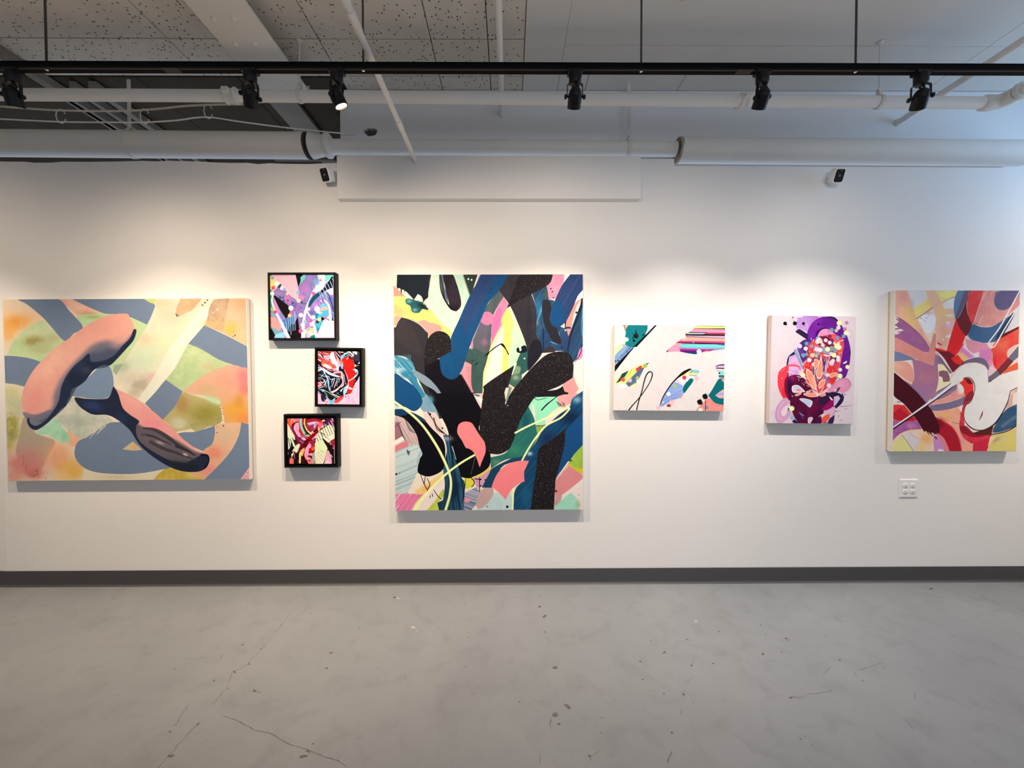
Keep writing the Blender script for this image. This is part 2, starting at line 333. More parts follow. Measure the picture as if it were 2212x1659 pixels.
BL, NV, CO = (20, 70, 112), (16, 18, 28), (246, 128, 128)
def paint_centre():
    P = Paint(1230, 1530, [(65, 60), (2088, 57), (2090, 2568), (93, 2570)], (234, 214, 190), 5)
    f, g, p, l = P.f, P.g, P.p, P.l
    CH, MT = (46, 42, 46), (196, 220, 190)
    f('60,170 110,215 190,290 200,300 60,300', (244, 140, 120), sm=0)
    Y = f('60,300 160,295 260,330 400,400 480,450 560,560 680,660 690,720 620,760 430,720 400,640 300,560 150,520 90,620 60,600', (244, 214, 112), sm=0)
    g(100, 430, 120, 60, (246, 160, 110), .9, 20, clip=Y); g(110, 560, 80, 70, (240, 140, 130), .9, clip=Y); g(240, 460, 140, 40, (246, 180, 100), .8, 25, clip=Y)
    f('240,520 330,560 400,545 450,570 520,585 580,620 560,680 440,712 360,620', (242, 146, 134), fe=5, clip=Y)
    f('110,60 470,60 450,200 440,300 410,330 390,360 370,300 330,270 290,330 250,290 200,240 150,215 105,200', (16, 26, 36), sm=0)
    for i in range(9): x = 120+i*38; l(f'{x},180 {x-6},{215+(i*53)%70}', (26, 6), (16, 26, 36), 1, 0)
    for q in ('290,300 280,330 330,350 380,360', '300,350 380,365 420,400', '380,360 400,325 415,320'): l(q, 7, (20, 26, 32))
    T = f('200,330 240,318 300,340 350,350 440,425 425,440 380,430 340,470 270,460 250,400 205,370', (30, 80, 84), fe=3); g(380, 400, 60, 30, (14, 30, 38), .9, 30, clip=T); g(235, 345, 30, 20, (110, 170, 150), .7, clip=T); g(300, 440, 30, 20, (110, 170, 160), .7, clip=T)
    f('475,60 800,60 860,200 885,290 820,400 740,560 690,640 600,600 520,500 480,400 440,280 460,150', MT, sm=0, streak=(70, .5, (176, 200, 176)))
    g(500, 150, 40, 60, (226, 220, 196), .8); l('470,240 480,400 560,520 700,590', (40, 30, 20), (186, 214, 186), .5); l('820,150 830,260 790,420', (30, 30, 30), (206, 222, 196), .6)
    f('555,60 600,60 610,180 640,280 650,360 620,340 580,230 558,120', (52, 52, 70), sm=0, streak=(80, .7, (190, 200, 200)))
    f('600,60 695,60 740,160 770,260 788,350 782,410 740,450 700,440 670,400 650,330 620,200', (30, 22, 30), col2=(44, 36, 44)); l('560,70 570,200 600,300 640,370 690,430 740,448', (6, 12, 14, 22, 12), (10, 10, 16))
    f('810,60 970,60 925,200 885,292 850,200', (44, 58, 50), sm=0); P.dots('865,112,10 900,121,10', 10, (232, 236, 228)); l('805,70 850,190 880,290', 12, (150, 165, 150), .6); p('965,60 1005,60 930,210 920,200', (240, 222, 200))
    # right of the blue stroke
    f('1180,220 1240,300 1130,500 1110,700 1090,950 1060,1100 1030,1376 880,1376 870,1000 900,800 1000,560 1060,400', (74, 84, 84), sm=0, streak=(100, .4, (120, 118, 112)))
    g(1010, 620, 90, 120, (108, 92, 110), .7); g(1000, 800, 60, 200, (92, 84, 96), .6); g(1040, 780, 40, 40, (140, 96, 118), .8)
    f('860,860 920,840 1000,880 1090,930 1060,1100 1030,1376 950,1340 860,1200 830,1010', (54, 76, 70), sm=0, col2=(60, 84, 78)); P.dots('910,977,6 893,1076,10 950,1010,6 823,1157,6', 6, (20, 28, 28)); l('940,1025 972,1000', 9, (20, 28, 28), sm=0)
    f('890,790 915,740 915,850 895,860', (236, 130, 160), sm=0)
    p('1240,300 1290,380 1250,470 1215,560 1110,560 1170,420', (246, 130, 150))
    f('1240,300 1200,370 1150,480 1120,600 1110,750 1085,950 1075,980 1110,860 1180,720 1215,640 1235,560 1260,460 1292,390', (228, 122, 160), sm=0, col2=(240, 132, 150))
    P.c(1065, 530, 72, (206, 116, 148)); f('1170,440 1215,430 1222,500 1180,640 1120,760 1110,620', (198, 100, 150), .8)
    f('1240,600 1180,700 1120,850 1080,1000 1040,1150 1030,1330 1050,1240 1225,1110 1240,800', (244, 222, 200), sm=0)
    l('1235,600 1160,740 1110,860 1075,1000 1040,1120 1025,1330', (22, 26, 30, 34, 30, 14), (248, 232, 140))
    f('1300,420 1250,470 1215,560 1240,620 1230,800 1225,1110 1290,1080 1300,880 1350,700 1340,560', (250, 236, 110), sm=0, fe=4)
    f('1330,430 1350,520 1410,640 1470,770 1480,850 1400,960 1355,1025 1290,1070 1300,900 1340,800 1320,700 1345,600', (190, 228, 176), sm=0, fe=5)
    f('1480,830 1500,900 1500,1080 1430,1130 1310,1180 1340,1060 1380,990 1420,900', (44, 84, 78), sm=0, fe=2)
    f('1345,1040 1420,1050 1400,1130 1330,1130', (140, 160, 120), .8, fe=6); l('1370,1010 1330,1110 1310,1170', 22, (220, 232, 190)); f('1300,1150 1420,1120 1430,1180 1380,1290 1310,1270', (60, 96, 80), fe=4); g(1370, 1160, 40, 30, (180, 180, 140), .7); f('1290,1220 1380,1280 1310,1376 1265,1376', (226, 196, 160), sm=0)
    P.dots('1463,957,9', 9, (210, 225, 200)); f('1380,850 1400,840 1410,880 1395,895 1380,880', (12, 18, 26)); f('1430,830 1475,820 1490,870 1470,890 1410,900 1400,885 1430,870', (14, 24, 34))
    l('1035,938 1120,862 1200,808 1230,812 1265,860 1292,912', (4, 12, 10, 26, 10, 12), (10, 12, 18)); l('1060,915 1080,900', 18, (10, 12, 18), sm=0)
    f('780,1100 840,990 900,1020 900,1240 950,1376 930,1376 860,1260', (238, 140, 146), sm=0)
    for i in range(12): y = 1050+i*22; l(f'{840+i*4},{y} {905+i*2},{y+8}', 4, (90, 90, 90), .8, 0)
    # charcoal upper right
    CHP = f('1290,57 1420,57 1500,160 1540,280 1590,450 1590,700 1640,780 1650,900 1560,1030 1500,1090 1495,900 1470,780 1400,600 1310,400 1180,220 1230,120', CH, sm=0, col2=(54, 48, 52)); f('1560,760 1640,790 1650,880 1560,1020 1500,1080 1500,900', (24, 24, 34), .8, fe=4); f('1500,300 1540,500 1520,800 1480,700', (36, 34, 40), .5, fe=6)
    f('1760,57 1895,57 1880,140 1820,260 1800,320 1720,330 1690,220 1710,170', (244, 140, 160), sm=0, col2=(240, 150, 170)); P.dots('1743,216,8 1758,246,8 1770,310,7', 8, (30, 14, 24))
    p('1885,57 1960,57 1890,170 1880,140', (242, 224, 208))
    BB = f('1540,260 1700,190 1720,330 1780,340 1750,500 1850,620 1960,640 1990,560 2070,350 2092,400 2092,850 1980,1000 1900,890 1780,880 1650,900 1640,780 1590,700 1590,450', (36, 58, 84), sm=0, streak=(-60, .45, (60, 130, 160)))
    g(1600, 420, 60, 120, (40, 120, 160), .6, 10, clip=BB); g(1700, 720, 60, 120, (34, 60, 96), .7, clip=BB); g(1850, 780, 120, 120, (44, 62, 100), .9, clip=BB); g(1590, 580, 30, 30, (150, 160, 150), .5, clip=BB)
    l('1700,330 1640,440 1600,560', (10, 26, 8), (90, 160, 190), .7); l('1800,640 1830,700 1830,760', (6, 16, 6), (110, 170, 200), .7); l('1740,780 1800,800 1840,800', (8, 14, 5), (120, 170, 180), .7); g(1690, 280, 22, 70, (60, 84, 66), .9)
    f('1700,330 1740,370 1750,480 1740,560 1800,620 1830,700 1855,780 1830,805 1770,780 1720,700 1670,580 1650,450 1655,350', (40, 36, 42), sm=1); f('1640,900 1700,840 1770,830 1790,890', (54, 46, 46), sm=0)
    l('1660,640 1665,760 1660,880', 8, (14, 16, 24)); P.dots('1860,838,9 1895,655,12 1640,580,6', 8, (18, 22, 34)); P.dots('1897,656,10', 10, (190, 210, 200))
    f('2092,200 2092,320 2040,360 1990,480 1960,640 1930,720 1900,600 1910,540 1960,420 2030,300', (240, 140, 126), sm=0)
    p('2040,230 2092,200 2092,310 2030,340 1970,400 1940,380', (244, 226, 208)); P.c(2014, 468, 11, (30, 20, 24)); f('1890,560 1910,555 1900,620 1950,620 1960,640 1890,640', (34, 50, 84), sm=0)
    l('2080,330 2060,420 2010,560 1960,700 1930,820 1925,900', (30, 24, 18, 16, 14, 10), (20, 30, 50)); l('2085,420 2070,600 2080,720', 14, (40, 130, 150))
    f('1955,57 2090,57 2092,205 2030,290 1985,400 1940,500 1905,560 1850,612 1790,620 1745,585 1730,520 1750,430 1790,330 1860,180', (38, 60, 100), sm=0, streak=(-60, .35, (70, 84, 120)))
    f('1760,400 1820,340 1880,420 1890,520 1860,600 1790,622 1745,585 1730,520', BL)
    # pink and cream right margin
    f('2092,830 2060,850 2040,930 1990,1020 1985,1180 2092,1250', (244, 222, 200), sm=0); f('2050,860 2092,840 2092,920 2040,980 2020,960', (240, 130, 170), sm=0); l('2075,810 2060,900 2000,1000', (5, 10, 4), (30, 20, 30))
    f('1980,1060 1995,1180 2040,1280 1990,1340 1900,1376 1780,1376 1860,1260 1900,1190', (240, 146, 138), sm=0)
    f('1560,1360 1640,1310 1800,1290 1870,1250 1890,1310 1930,1320 1925,1340 1860,1345 1700,1400 1600,1376', (26, 24, 28), sm=0)
    # glitter diagonal head
    def glit(q, sm=0):
        M = f(q, (29, 24, 26), sm=sm); P.speck(M, 1.15, (104, 90, 86), .75); P.speck(M, 2.1, (180, 165, 155), .8); return M
    glit('1420,58 1765,58 1720,170 1530,275 1350,375 1275,425 1310,330 1370,150')
    # left charcoal
    f('155,518 240,540 340,590 410,660 440,720 400,1000 560,960 620,1100 780,1120 860,1260 950,1420 1010,1500 1010,1560 920,1560 500,1600 430,1376 250,1010 200,940 80,920 72,620 95,625 120,570', CH, sm=0)
    f('400,1020 560,960 600,1120 720,1180 790,1120 860,1240 965,1440 500,1440 420,1200', (17, 14, 20), sm=0, fe=8)
    f('160,540 280,640 380,900 300,900 100,740', (56, 50, 52), .5, fe=8)
    f('80,920 130,930 200,960 260,980 300,1060 330,1200 380,1280 430,1376 360,1376 250,1200 150,1120 85,1110', (50, 120, 146), sm=0, streak=(50, .7, (170, 200, 200))); g(140, 1080, 60, 30, (190, 205, 205), .7, n=2); g(200, 1120, 60, 50, (40, 110, 140), .7)
    for i in range(9): x = 110+i*17; l(f'{x},{985} {x+8},{925-(i*31)%20}', (14, 4), (70, 130, 150), .8, 0)
    f('270,1070 340,1100 440,1160 520,1240 570,1310 592,1360 575,1362 500,1290 400,1230 300,1140', (124, 140, 150), sm=1); f('300,1100 260,1130 380,1290 420,1376 340,1300 240,1180', (40, 110, 140), .7)
    # blue stroke
    f('1005,57 1295,57 1240,160 1170,260 1080,360 1010,520 940,680 900,780 850,920 810,1050 760,1140 700,1178 640,1165 590,1120 570,1050 560,950 600,920 680,880 680,740 760,560 860,330 940,180', BL, sm=0, tex=.06)
    f('1005,57 1150,57 1060,220 960,400 880,560 840,700 800,560 880,320 950,170', (44, 62, 104), .8, fe=8); f('1120,62 1180,62 1000,400 930,560 900,520', (52, 66, 104), .6, fe=6)
    glit('560,664 620,680 665,720 682,780 682,880 560,950 480,1000 400,1040 398,960 405,860 440,740 500,680')
    # top left bottom blue disc
    P.off = (0, 0)
    f('78,1125 180,1170 290,1250 360,1340 380,1420 340,1490 280,1512 200,1470 78,1420', BL, sm=1)
    # glitter V and column
    P.off = (0, 1327)
    # lower part background
    f('85,110 250,200 400,300 420,560 400,640 330,830 200,1100 95,1240 85,1240', (196, 204, 198), sm=0, streak=(-22, .6, (120, 150, 156)))
    f('85,250 200,250 330,400 370,560 200,520 90,500', (205, 170, 160), sm=0, streak=(60, .6, (120, 120, 130))); f('85,320 130,310 170,460 90,490', (150, 100, 110), fe=3); f('88,560 160,520 240,510 230,560 150,590 90,625', (214, 120, 126), sm=0, fe=2); p('85,500 170,450 190,490 90,540', (240, 222, 210))
    l('120,310 170,440 210,510', (5, 14, 5), (40, 50, 60), .8); l('200,280 250,380 310,420', (10, 30, 5), (70, 80, 90), .6); l('80,360 150,300', 6, (60, 40, 50)); P.dots('105,853,11 140,845,5', 8, (20, 24, 32)); l('220,600 235,650 240,610', 12, (30, 50, 70))
    f('95,1060 230,1060 330,1060 420,1030 360,1130 260,1240 95,1240', (222, 110, 150), sm=0, streak=(-55, .8, (238, 220, 215))); f('160,1080 300,1080 380,1070 200,1243 140,1240', (226, 116, 152), .7, fe=4)
    f('300,1030 420,960 580,850 640,820 600,900 480,1000 400,1060 340,1070', (238, 196, 120), sm=0, fe=2); g(420, 1010, 50, 40, (238, 170, 110), .8)
    f('360,1120 560,960 620,960 560,1080 420,1243 280,1243', (236, 214, 200), sm=0); f('320,1150 400,1060 420,1080 330,1243 270,1243', (240, 226, 150), sm=0); f('420,1243 520,1130 600,1010 640,1060 560,1140 560,1243', (176, 186, 52), sm=0, col2=(190, 200, 80))
    f('840,890 920,880 930,960 870,1010 810,1000', (222, 206, 60), sm=0, fe=2); f('920,900 1100,770 1110,870 1050,990 960,1000', (206, 150, 166), sm=0); f('930,880 1090,760 1110,800 980,890', (226, 196, 90), sm=0, fe=2)
    f('820,1060 960,990 1010,1100 900,1240 800,1243', (190, 180, 190), sm=0, streak=(20, .7, (40, 60, 84))); f('820,1115 880,1110 880,1150 820,1150', (230, 140, 160)); P.dots('1000,910,8 1048,918,9 1000,980,8 960,1165,6', 8, (20, 16, 22))
    for q in ('900,900 925,925 930,960 905,990', '985,895 990,1110', '940,905 1000,918'): l(q, 9, (18, 16, 24))
    f('950,1243 1000,1100 1130,1060 1300,1040 1340,1130 1330,1243', (186, 206, 198), sm=0, streak=(30, .5, (210, 215, 210)))
    for r in (40, 62, 84): t = np.linspace(-2.6, 1.2, 12); l(np.c_[1135+r*np.cos(t), 1195+r*np.sin(t)], 5, (150, 172, 170), .6)
    P.c(1282, 1204, 14, (14, 22, 24)); P.c(1068, 1200, 7, (120, 60, 60))
    f('1000,1030 1080,990 1130,1010 1130,1080 1060,1180 990,1225 950,1190 960,1110', (196, 160, 152), sm=1, streak=(-50, .3, (160, 130, 125)))
    # dark blue lower middle
    f('1010,1000 1090,850 1130,790 1330,690 1450,640 1520,700 1250,760 1170,900 1120,1000', (24, 62, 86), sm=0)
    TL = f('1440,180 1500,130 1560,250 1580,330 1600,420 1580,520 1500,640 1400,680 1250,710 1110,800 1095,680 1250,640 1320,550 1370,420', (44, 110, 96), sm=0, streak=(-50, .5, (30, 80, 90)))
    g(1350, 600, 90, 60, (60, 130, 96), .8, clip=TL); g(1160, 730, 60, 40, (90, 130, 100), .8, clip=TL); g(1480, 280, 50, 100, (24, 76, 90), .9, clip=TL)
    f('1500,130 1575,40 1830,40 1900,90 1700,250 1690,330 1590,330 1560,230', (150, 222, 176), sm=0); f('1540,130 1565,125 1580,280 1560,220', (236, 214, 190)); f('1580,335 1720,340 1640,430 1600,430', (120, 190, 140), sm=0, col2=(140, 160, 60)); f('1600,470 1700,440 1600,580 1580,560', (176, 196, 80), fe=2)
    f('1820,40 2000,0 2050,20 1960,110 1860,140 1810,90', (238, 150, 146), sm=0, col2=(226, 160, 150)); l('1810,35 1700,120 1645,180', (6, 14, 12), (12, 14, 20)); l('1570,40 1600,70 1700,50', 5, (16, 18, 26)); l('1590,350 1720,332', 7, (30, 76, 70))
    for i in range(8): l(f'{1800+i*12},{85+(i*37)%30} {1815+i*11},{105+(i*37)%30} {1830+i*10},{135+(i*37)%24}', 4, (14, 22, 34), .9, 0)
    BD = f('1970,60 2050,0 2092,-30 2092,600 1990,700 1900,820 1850,940 1800,1080 1700,1243 1340,1243 1350,1090 1380,1000 1460,900 1430,720 1560,560 1640,420 1750,300 1840,220 1940,150', (18, 62, 92), sm=0, streak=(-50, .35, (50, 110, 140)))
    g(2020, 70, 50, 40, (150, 190, 200), .8, clip=BD); g(1960, 260, 120, 80, (18, 30, 56), .9, clip=BD); g(1700, 480, 100, 60, (24, 44, 76), .9, -50, clip=BD); g(1520, 640, 30, 22, (190, 210, 205), .8, clip=BD); g(1480, 1100, 60, 120, (30, 90, 120), .7, clip=BD)
    f('1910,390 2092,200 2092,560 1990,650 1920,760 1850,880 1800,1000 1790,800 1880,550', (22, 72, 116), sm=0)
    f('2092,540 2000,650 1900,780 1820,870 1790,960 1780,1243 2092,1243', (226, 176, 160), sm=0)
    f('2092,545 2000,640 1930,740 1960,800 2092,850', (150, 180, 60), sm=0, col2=(170, 190, 80)); f('1950,760 2020,800 2092,800 2092,850 2000,835 1940,790', (206, 190, 40), fe=4); P.c(1957, 716, 13, (70, 96, 30)); p('1940,730 1850,850 1830,860 1930,720', (246, 218, 170))
    f('1940,770 2092,880 2080,920 1960,1010 1800,1130 1790,960 1850,870', (222, 132, 130), sm=0, streak=(-45, .35, (200, 150, 140))); f('1800,1130 1960,1010 2092,900 2092,1243 1850,1243 1780,1200', (236, 214, 200), sm=0)
    f('1790,1200 1900,1100 1960,1060 2020,1120 2050,1200 2010,1243 1780,1243', (160, 212, 180), sm=0, fe=3); g(2035, 1180, 30, 50, (170, 180, 140), .8); f('1790,1130 1860,1070 1850,1140 1790,1200', (196, 150, 140), fe=3); P.dots('1800,1040,14 2043,1080,5 1835,910,4', 9, (90, 70, 66))
    # black mass
    f('430,0 940,-10 1005,150 1000,300 980,380 1050,560 1100,640 1095,760 1030,830 930,880 860,900 760,860 700,700 660,430 600,280 520,150', (13, 11, 17), sm=0)
    f('420,0 520,150 560,260 400,200 330,100 380,60', (120, 150, 165), sm=0, fe=3); g(460, 70, 40, 60, (90, 140, 160), .8)
    f('400,190 520,200 560,270 640,420 660,470 560,430 440,330 390,240', (226, 196, 184), sm=0, streak=(60, .3, (180, 160, 160)))
    for q in ('440,200 500,290 540,380 640,440', '560,380 660,460', '500,260 530,340 600,420'): l(q, (12, 6, 10, 4), (16, 14, 22))
    P.c(592, 367, 9, (20, 16, 24)); P.c(460, 220, 13, (20, 24, 34))
    MB_ = f('600,440 680,440 700,620 760,780 800,900 830,960 820,1243 560,1243 540,1160 600,1130 620,960 600,780 640,600', (18, 48, 68), sm=0, streak=(82, .55, (80, 140, 160)))
    g(720, 1000, 70, 200, (14, 34, 56), .9, clip=MB_); g(600, 830, 30, 30, (40, 120, 140), .8, clip=MB_); g(650, 480, 60, 26, (200, 170, 170), .6)
    for q in ('660,360 680,560 700,700 690,900', '690,500 740,760', '840,900 830,1000 800,1160', '740,700 690,560', '700,560 720,640 735,700'): l(q, (4, 8, 5), (8, 10, 18) if q[0] != '7' else (170, 180, 190))
    f('85,170 160,165 220,185 300,215 400,280 480,370 580,470 620,560 620,700 600,800 540,850 440,880 350,850 330,810 350,700 380,640 350,560 320,440 250,330 180,260 90,230', (11, 10, 18), sm=0)
    f('85,170 160,165 225,190 200,230 90,225', (20, 50, 80), sm=1); f('230,190 300,210 400,270 420,310 340,270 260,230', (20, 60, 80), .9); f('370,620 330,780 320,700 350,620', (160, 175, 180), .9)
    for q in ('360,850 400,960 440,1030', '410,880 400,960', '430,900 460,960 440,1010', '500,1020 540,1080 580,1120', '465,1080 462,1105', '485,1060 490,1090'): l(q, (6, 8, 9), (14, 12, 20))
    glit('1030,-30 1050,-95 1355,-300 1300,-100 1260,90 1262,120 1310,10 1400,-110 1530,-260 1680,-400 1800,-440 1900,-440 1960,-390 1985,-290 1975,-165 1830,-75 1640,0 1560,60 1500,150 1420,290 1370,430 1330,540 1290,600 1200,645 1100,640 1050,570 1000,440 985,380 1000,200')
    P.c(1287, 128, 6, (220, 215, 205)); P.p('1250,-10 1265,-60 1300,-60 1262,70', (226, 206, 180)); P.p('1300,-80 1330,-60 1280,90 1262,90', (90, 120, 110), .8)
    f('940,0 1020,0 1012,90 1003,165 960,90 915,0', (240, 190, 180), sm=0); p('910,0 1000,20 960,40', (90, 100, 90)); f('930,20 1018,60 1005,110', (240, 224, 206), sm=0)
    f('870,560 930,600 960,680 930,860 900,860', (14, 12, 18), sm=0)
    l('940,670 920,760 895,860', 5, (150, 150, 130), .6)
    glit('1620,590 1760,490 1900,375 1890,540 1860,680 1800,900 1790,1000 1778,1243 1530,1243 1560,1000 1590,800')
    f('78,-202 180,-157 290,-77 360,13 380,93 340,163 280,185 200,143 78,93', BL, sm=1)
    # yellow lines
    YL = (240, 240, 166)
    l('80,85 200,170 330,280 430,400 540,570 620,730 670,860 685,960 670,1090 625,1245', (22, 22, 24, 26, 28, 28, 26, 28, 28, 30), (206, 204, 120)); l('80,80 200,165 330,275 430,395 540,565 620,725 670,855 682,960 667,1090 622,1245', 18, YL)
    l('940,650 800,730 650,840 500,980 380,1120 290,1245', (20, 22, 22, 22, 30, 36), YL)
    l('1365,420 1500,350 1700,260 1880,172 1930,155 1935,175 1850,260 1700,340 1600,450 1500,600 1435,720', 19, YL, union=True); l('1365,420 1500,350 1700,260 1880,172 1932,157', 19, YL); l('1345,1010 1338,1245', 20, YL)
    f('760,340 800,305 850,298 900,312 930,350 960,400 1000,460 1040,520 1052,610 1030,680 1005,740 988,780 960,700 920,620 870,585 840,575 800,500 752,420', CO, sm=1)
    f('1512,716 1480,790 1460,840 1465,935 1390,970 1320,1030 1262,1132 1200,1060 1115,990 1150,900 1200,820 1290,750 1400,718', CO, sm=0)
    return P.done('dark_floral_canvas')
def paint_white():
    P = Paint(1100, 850, [(130, 120), (1862, 122), (1828, 1465), (112, 1462)], (234, 218, 214), 7, white=(244, 234, 230))
    f, g, p, l, c, d = P.f, P.g, P.p, P.l, P.c, P.dots
    TE = (14, 118, 124)
    for i in range(26):
        y = 150+i*50; x = 700+(i*173) % 500
        l(f'{x},{y} {x+300},{y+8} {x+700},{y-4}', 5, (218, 200, 196), .35); l(f'{x},{y+5} {x+300},{y+13} {x+700},{y+1}', 4, (246, 236, 234), .4)
    f('235,120 330,120 320,190 300,220 270,160', (228, 160, 150), sm=0); p('235,120 285,120 262,140', (120, 120, 110)); l('285,125 290,210', 8, (80, 60, 60)); g(320, 150, 16, 20, (240, 190, 180), .8)
    p('620,120 785,120 600,285 560,280 600,200 640,160', (236, 208, 222))
    f('365,120 640,120 640,190 610,260 600,300 420,480 360,470 290,440 300,370 290,320 302,250 300,200 330,150', TE, sm=0, streak=(60, .15, (60, 150, 150)))
    c(312, 355, 33, (250, 246, 224)); f('150,500 240,420 290,400 290,440 250,470 130,620 118,560', (250, 240, 150), sm=0); g(140, 530, 20, 26, (238, 200, 170), .8); c(268, 446, 22, (120, 180, 180), .8)
    BLU = f('130,610 290,450 410,480 400,520 130,770', (134, 164, 206), sm=0, streak=(-45, .6, (70, 90, 130)))
    g(330, 500, 60, 30, (110, 140, 190), .7, -45, clip=BLU); d('320,545,12 140,690,12 185,690,14 360,500,9 230,600,8', 10, (40, 60, 100)); l('300,480 260,540 200,610', 8, (180, 200, 230), .8); l('380,465 300,560 220,650', 8, (60, 80, 120), .7)
    p('765,120 795,120 470,470 410,500 130,860 122,930 106,980 108,880 128,770 420,470 600,290', (12, 10, 12)); l('105,655 135,655', 5, (60, 70, 90)); l('105,710 130,710', 5, (40, 40, 50))
    for x, y, r in ((465, 300, 36), (428, 372, 20), (440, 300, 22), (460, 212, 9), (462, 245, 14), (412, 330, 12)): c(x, y, r, (10, 14, 20))
    for q in ('400,255 440,290', '440,240 470,270', '590,280 560,300 580,270'): l(q, (4, 14), (10, 20, 26))
    P.c(468, 298, 12, (90, 24, 40)); c(452, 507, 38, (250, 246, 232))
    # stripes, top right
    p('1425,122 1865,122 1860,495 1620,520 1480,550 1380,578 1240,560 1140,535 930,545 965,500 1100,395 1230,290', (240, 150, 160))
    S = [('1430,122 1862,122 1862,140 1420,136', (20, 110, 112)), ('1420,136 1862,138 1862,172 1370,172', (250, 244, 128)), ('1370,172 1862,170 1862,186 1360,178', (40, 40, 50)),
         ('1360,180 1862,186 1862,236 1300,232', (240, 150, 170)), ('1640,225 1790,225 1790,236 1560,240 1300,232', (160, 150, 200)), ('1290,232 1560,236 1600,246 1270,246', (20, 40, 50)),
         ('1250,246 1862,240 1862,268 1540,262 1230,268', (200, 36, 70)), ('1270,246 1560,248 1500,262 1250,262', (240, 230, 232)), ('1250,262 1500,262 1862,268 1862,290 1225,286', (10, 30, 40)),
         ('1230,288 1862,292 1862,328 1700,318 1240,306', (206, 176, 210)), ('1240,300 1500,306 1700,318 1862,326 1862,332 1500,314 1240,308', (90, 40, 60)), ('1220,308 1862,334 1862,384 1150,374', (250, 172, 140)),
         ('1150,368 1862,376 1862,402 1110,392', (226, 50, 130)), ('1290,360 1420,364 1480,372 1480,376 1160,374', (240, 130, 160)), ('1100,390 1862,404 1862,416 1480,416 1090,402', (30, 16, 40)), ('1160,410 1480,416 1862,418 1862,440 1200,424', (30, 90, 150)),
         ('1160,420 1700,420 1862,440 1862,494 1740,494 1150,470', (120, 214, 206)), ('1150,466 1862,470 1862,496 1600,500 1150,488', (140, 176, 200)), ('1130,480 1400,490 1580,494 1862,490 1700,510 1150,516', (150, 120, 170)),
         ('1150,498 1700,500 1590,520 1150,520', (196, 30, 130)), ('1150,518 1560,520 1480,545 1380,575 1250,560 1140,535', (90, 24, 120)), ('1240,545 1420,538 1500,548 1380,578 1280,565', (20, 60, 110)), ('1480,560 1620,515 1700,508 1500,552', (30, 40, 80))]
    for q, col in S: p(q, col)
    p('965,500 1100,400 1160,410 1120,480 1140,540 1000,540', (236, 150, 180), streak=(0, .4, (240, 190, 200))); p('925,545 945,516 960,515 965,545', (120, 90, 100)); l('975,500 970,540', 4, (170, 60, 90))
    c(1206, 308, 33, (250, 246, 224)); c(1444, 538, 38, (250, 248, 228)); c(1355, 392, 12, (236, 150, 190)); d('1575,360,9 1640,362,8 1700,364,9 1780,368,8', 8, (250, 172, 140))
    # yellow and blue leaf
    f('100,1085 130,1040 200,930 240,890 355,835 480,775 560,740 665,712 600,790 560,860 520,950 480,1030 400,1090 350,1095 300,1045 180,1035', (246, 240, 120), sm=0)
    p('145,1040 210,950 240,890 350,836 290,930 210,1010', (32, 70, 74)); l('405,810 350,900 290,960', 5, (90, 80, 60)); p('300,1040 400,930 470,860 520,790 590,790 540,900 480,1010 350,1095', (96, 120, 150), streak=(-50, .6, (50, 70, 104))); p('600,735 668,710 590,800', (60, 90, 110))
    c(600, 764, 34, (186, 192, 90)); c(600, 764, 22, (170, 176, 100)); p('470,800 530,760 560,770 480,860 455,830', (224, 50, 60)); c(480, 820, 24, (228, 60, 60)); c(258, 980, 33, (230, 80, 84)); c(365, 990, 33, (240, 180, 196)); c(480, 955, 27, (186, 176, 110)); c(498, 1010, 34, (248, 242, 224)); c(256, 1078, 42, (250, 244, 222)); p('100,1090 120,1045 145,1040', (170, 180, 200)); c(458, 1026, 8, (40, 70, 90))
    # loop
    l('335,1470 400,1385 520,1250 640,1080 700,960 712,880 680,855 640,880 600,960 550,1160 500,1320 465,1470', (22, 16, 14, 14, 18, 16, 20, 18, 16, 16, 16), (12, 10, 14), union=True)
    # curved banana form
    f('1290,815 1340,815 1445,835 1430,900 1350,905 1360,970 1340,1020 1260,1130 1200,1200 1140,1275 1060,1290 1000,1370 850,1400 830,1385 880,1240 950,1130 1060,1000 1180,880', (240, 226, 224), sm=0)
    f('1060,1010 1180,1060 1195,1110 1190,1170 1200,1200 1140,1260 1060,1290 960,1340 870,1396 838,1390 870,1270 940,1150', (150, 170, 224), sm=0, streak=(-30, .3, (110, 130, 190)))
    l('900,1290 1020,1230 1100,1200', 5, (80, 100, 160), .8); l('1060,1150 1180,1110', 10, (180, 200, 236)); l('870,1370 960,1300 1100,1240', 7, (110, 120, 180), .8)
    p('1290,830 1445,835 1430,900 1300,895 1270,890 1130,945 1200,880', (246, 236, 130)); p('1330,818 1445,832 1440,860 1300,850', (130, 190, 196)); p('1300,870 1300,850 1440,862 1430,885', (150, 200, 204)); l('1340,830 1300,870 1300,905', 6, (80, 120, 130)); p('1300,905 1410,905 1400,914 1300,912', (60, 80, 90)); g(1365, 884, 26, 18, (246, 238, 140), .9)
    for q in ('1080,1000 1150,960', '1100,970 1140,1050', '1070,990 1130,1040', '1120,1000 1160,1040'): l(q, 6, (220, 150, 200), .9)
    f('1270,990 1300,960 1330,955 1355,975 1330,1030 1270,1110 1210,1185 1190,1150 1195,1090 1230,1030', (4, 104, 108)); f('1130,1240 1190,1210 1145,1280', (236, 140, 130), sm=0)
    l('830,1385 850,1320 900,1210 1000,1060 1100,950 1200,870 1290,818 1325,812', (8, 14, 16, 18, 22, 46, 30, 6), (10, 8, 10))
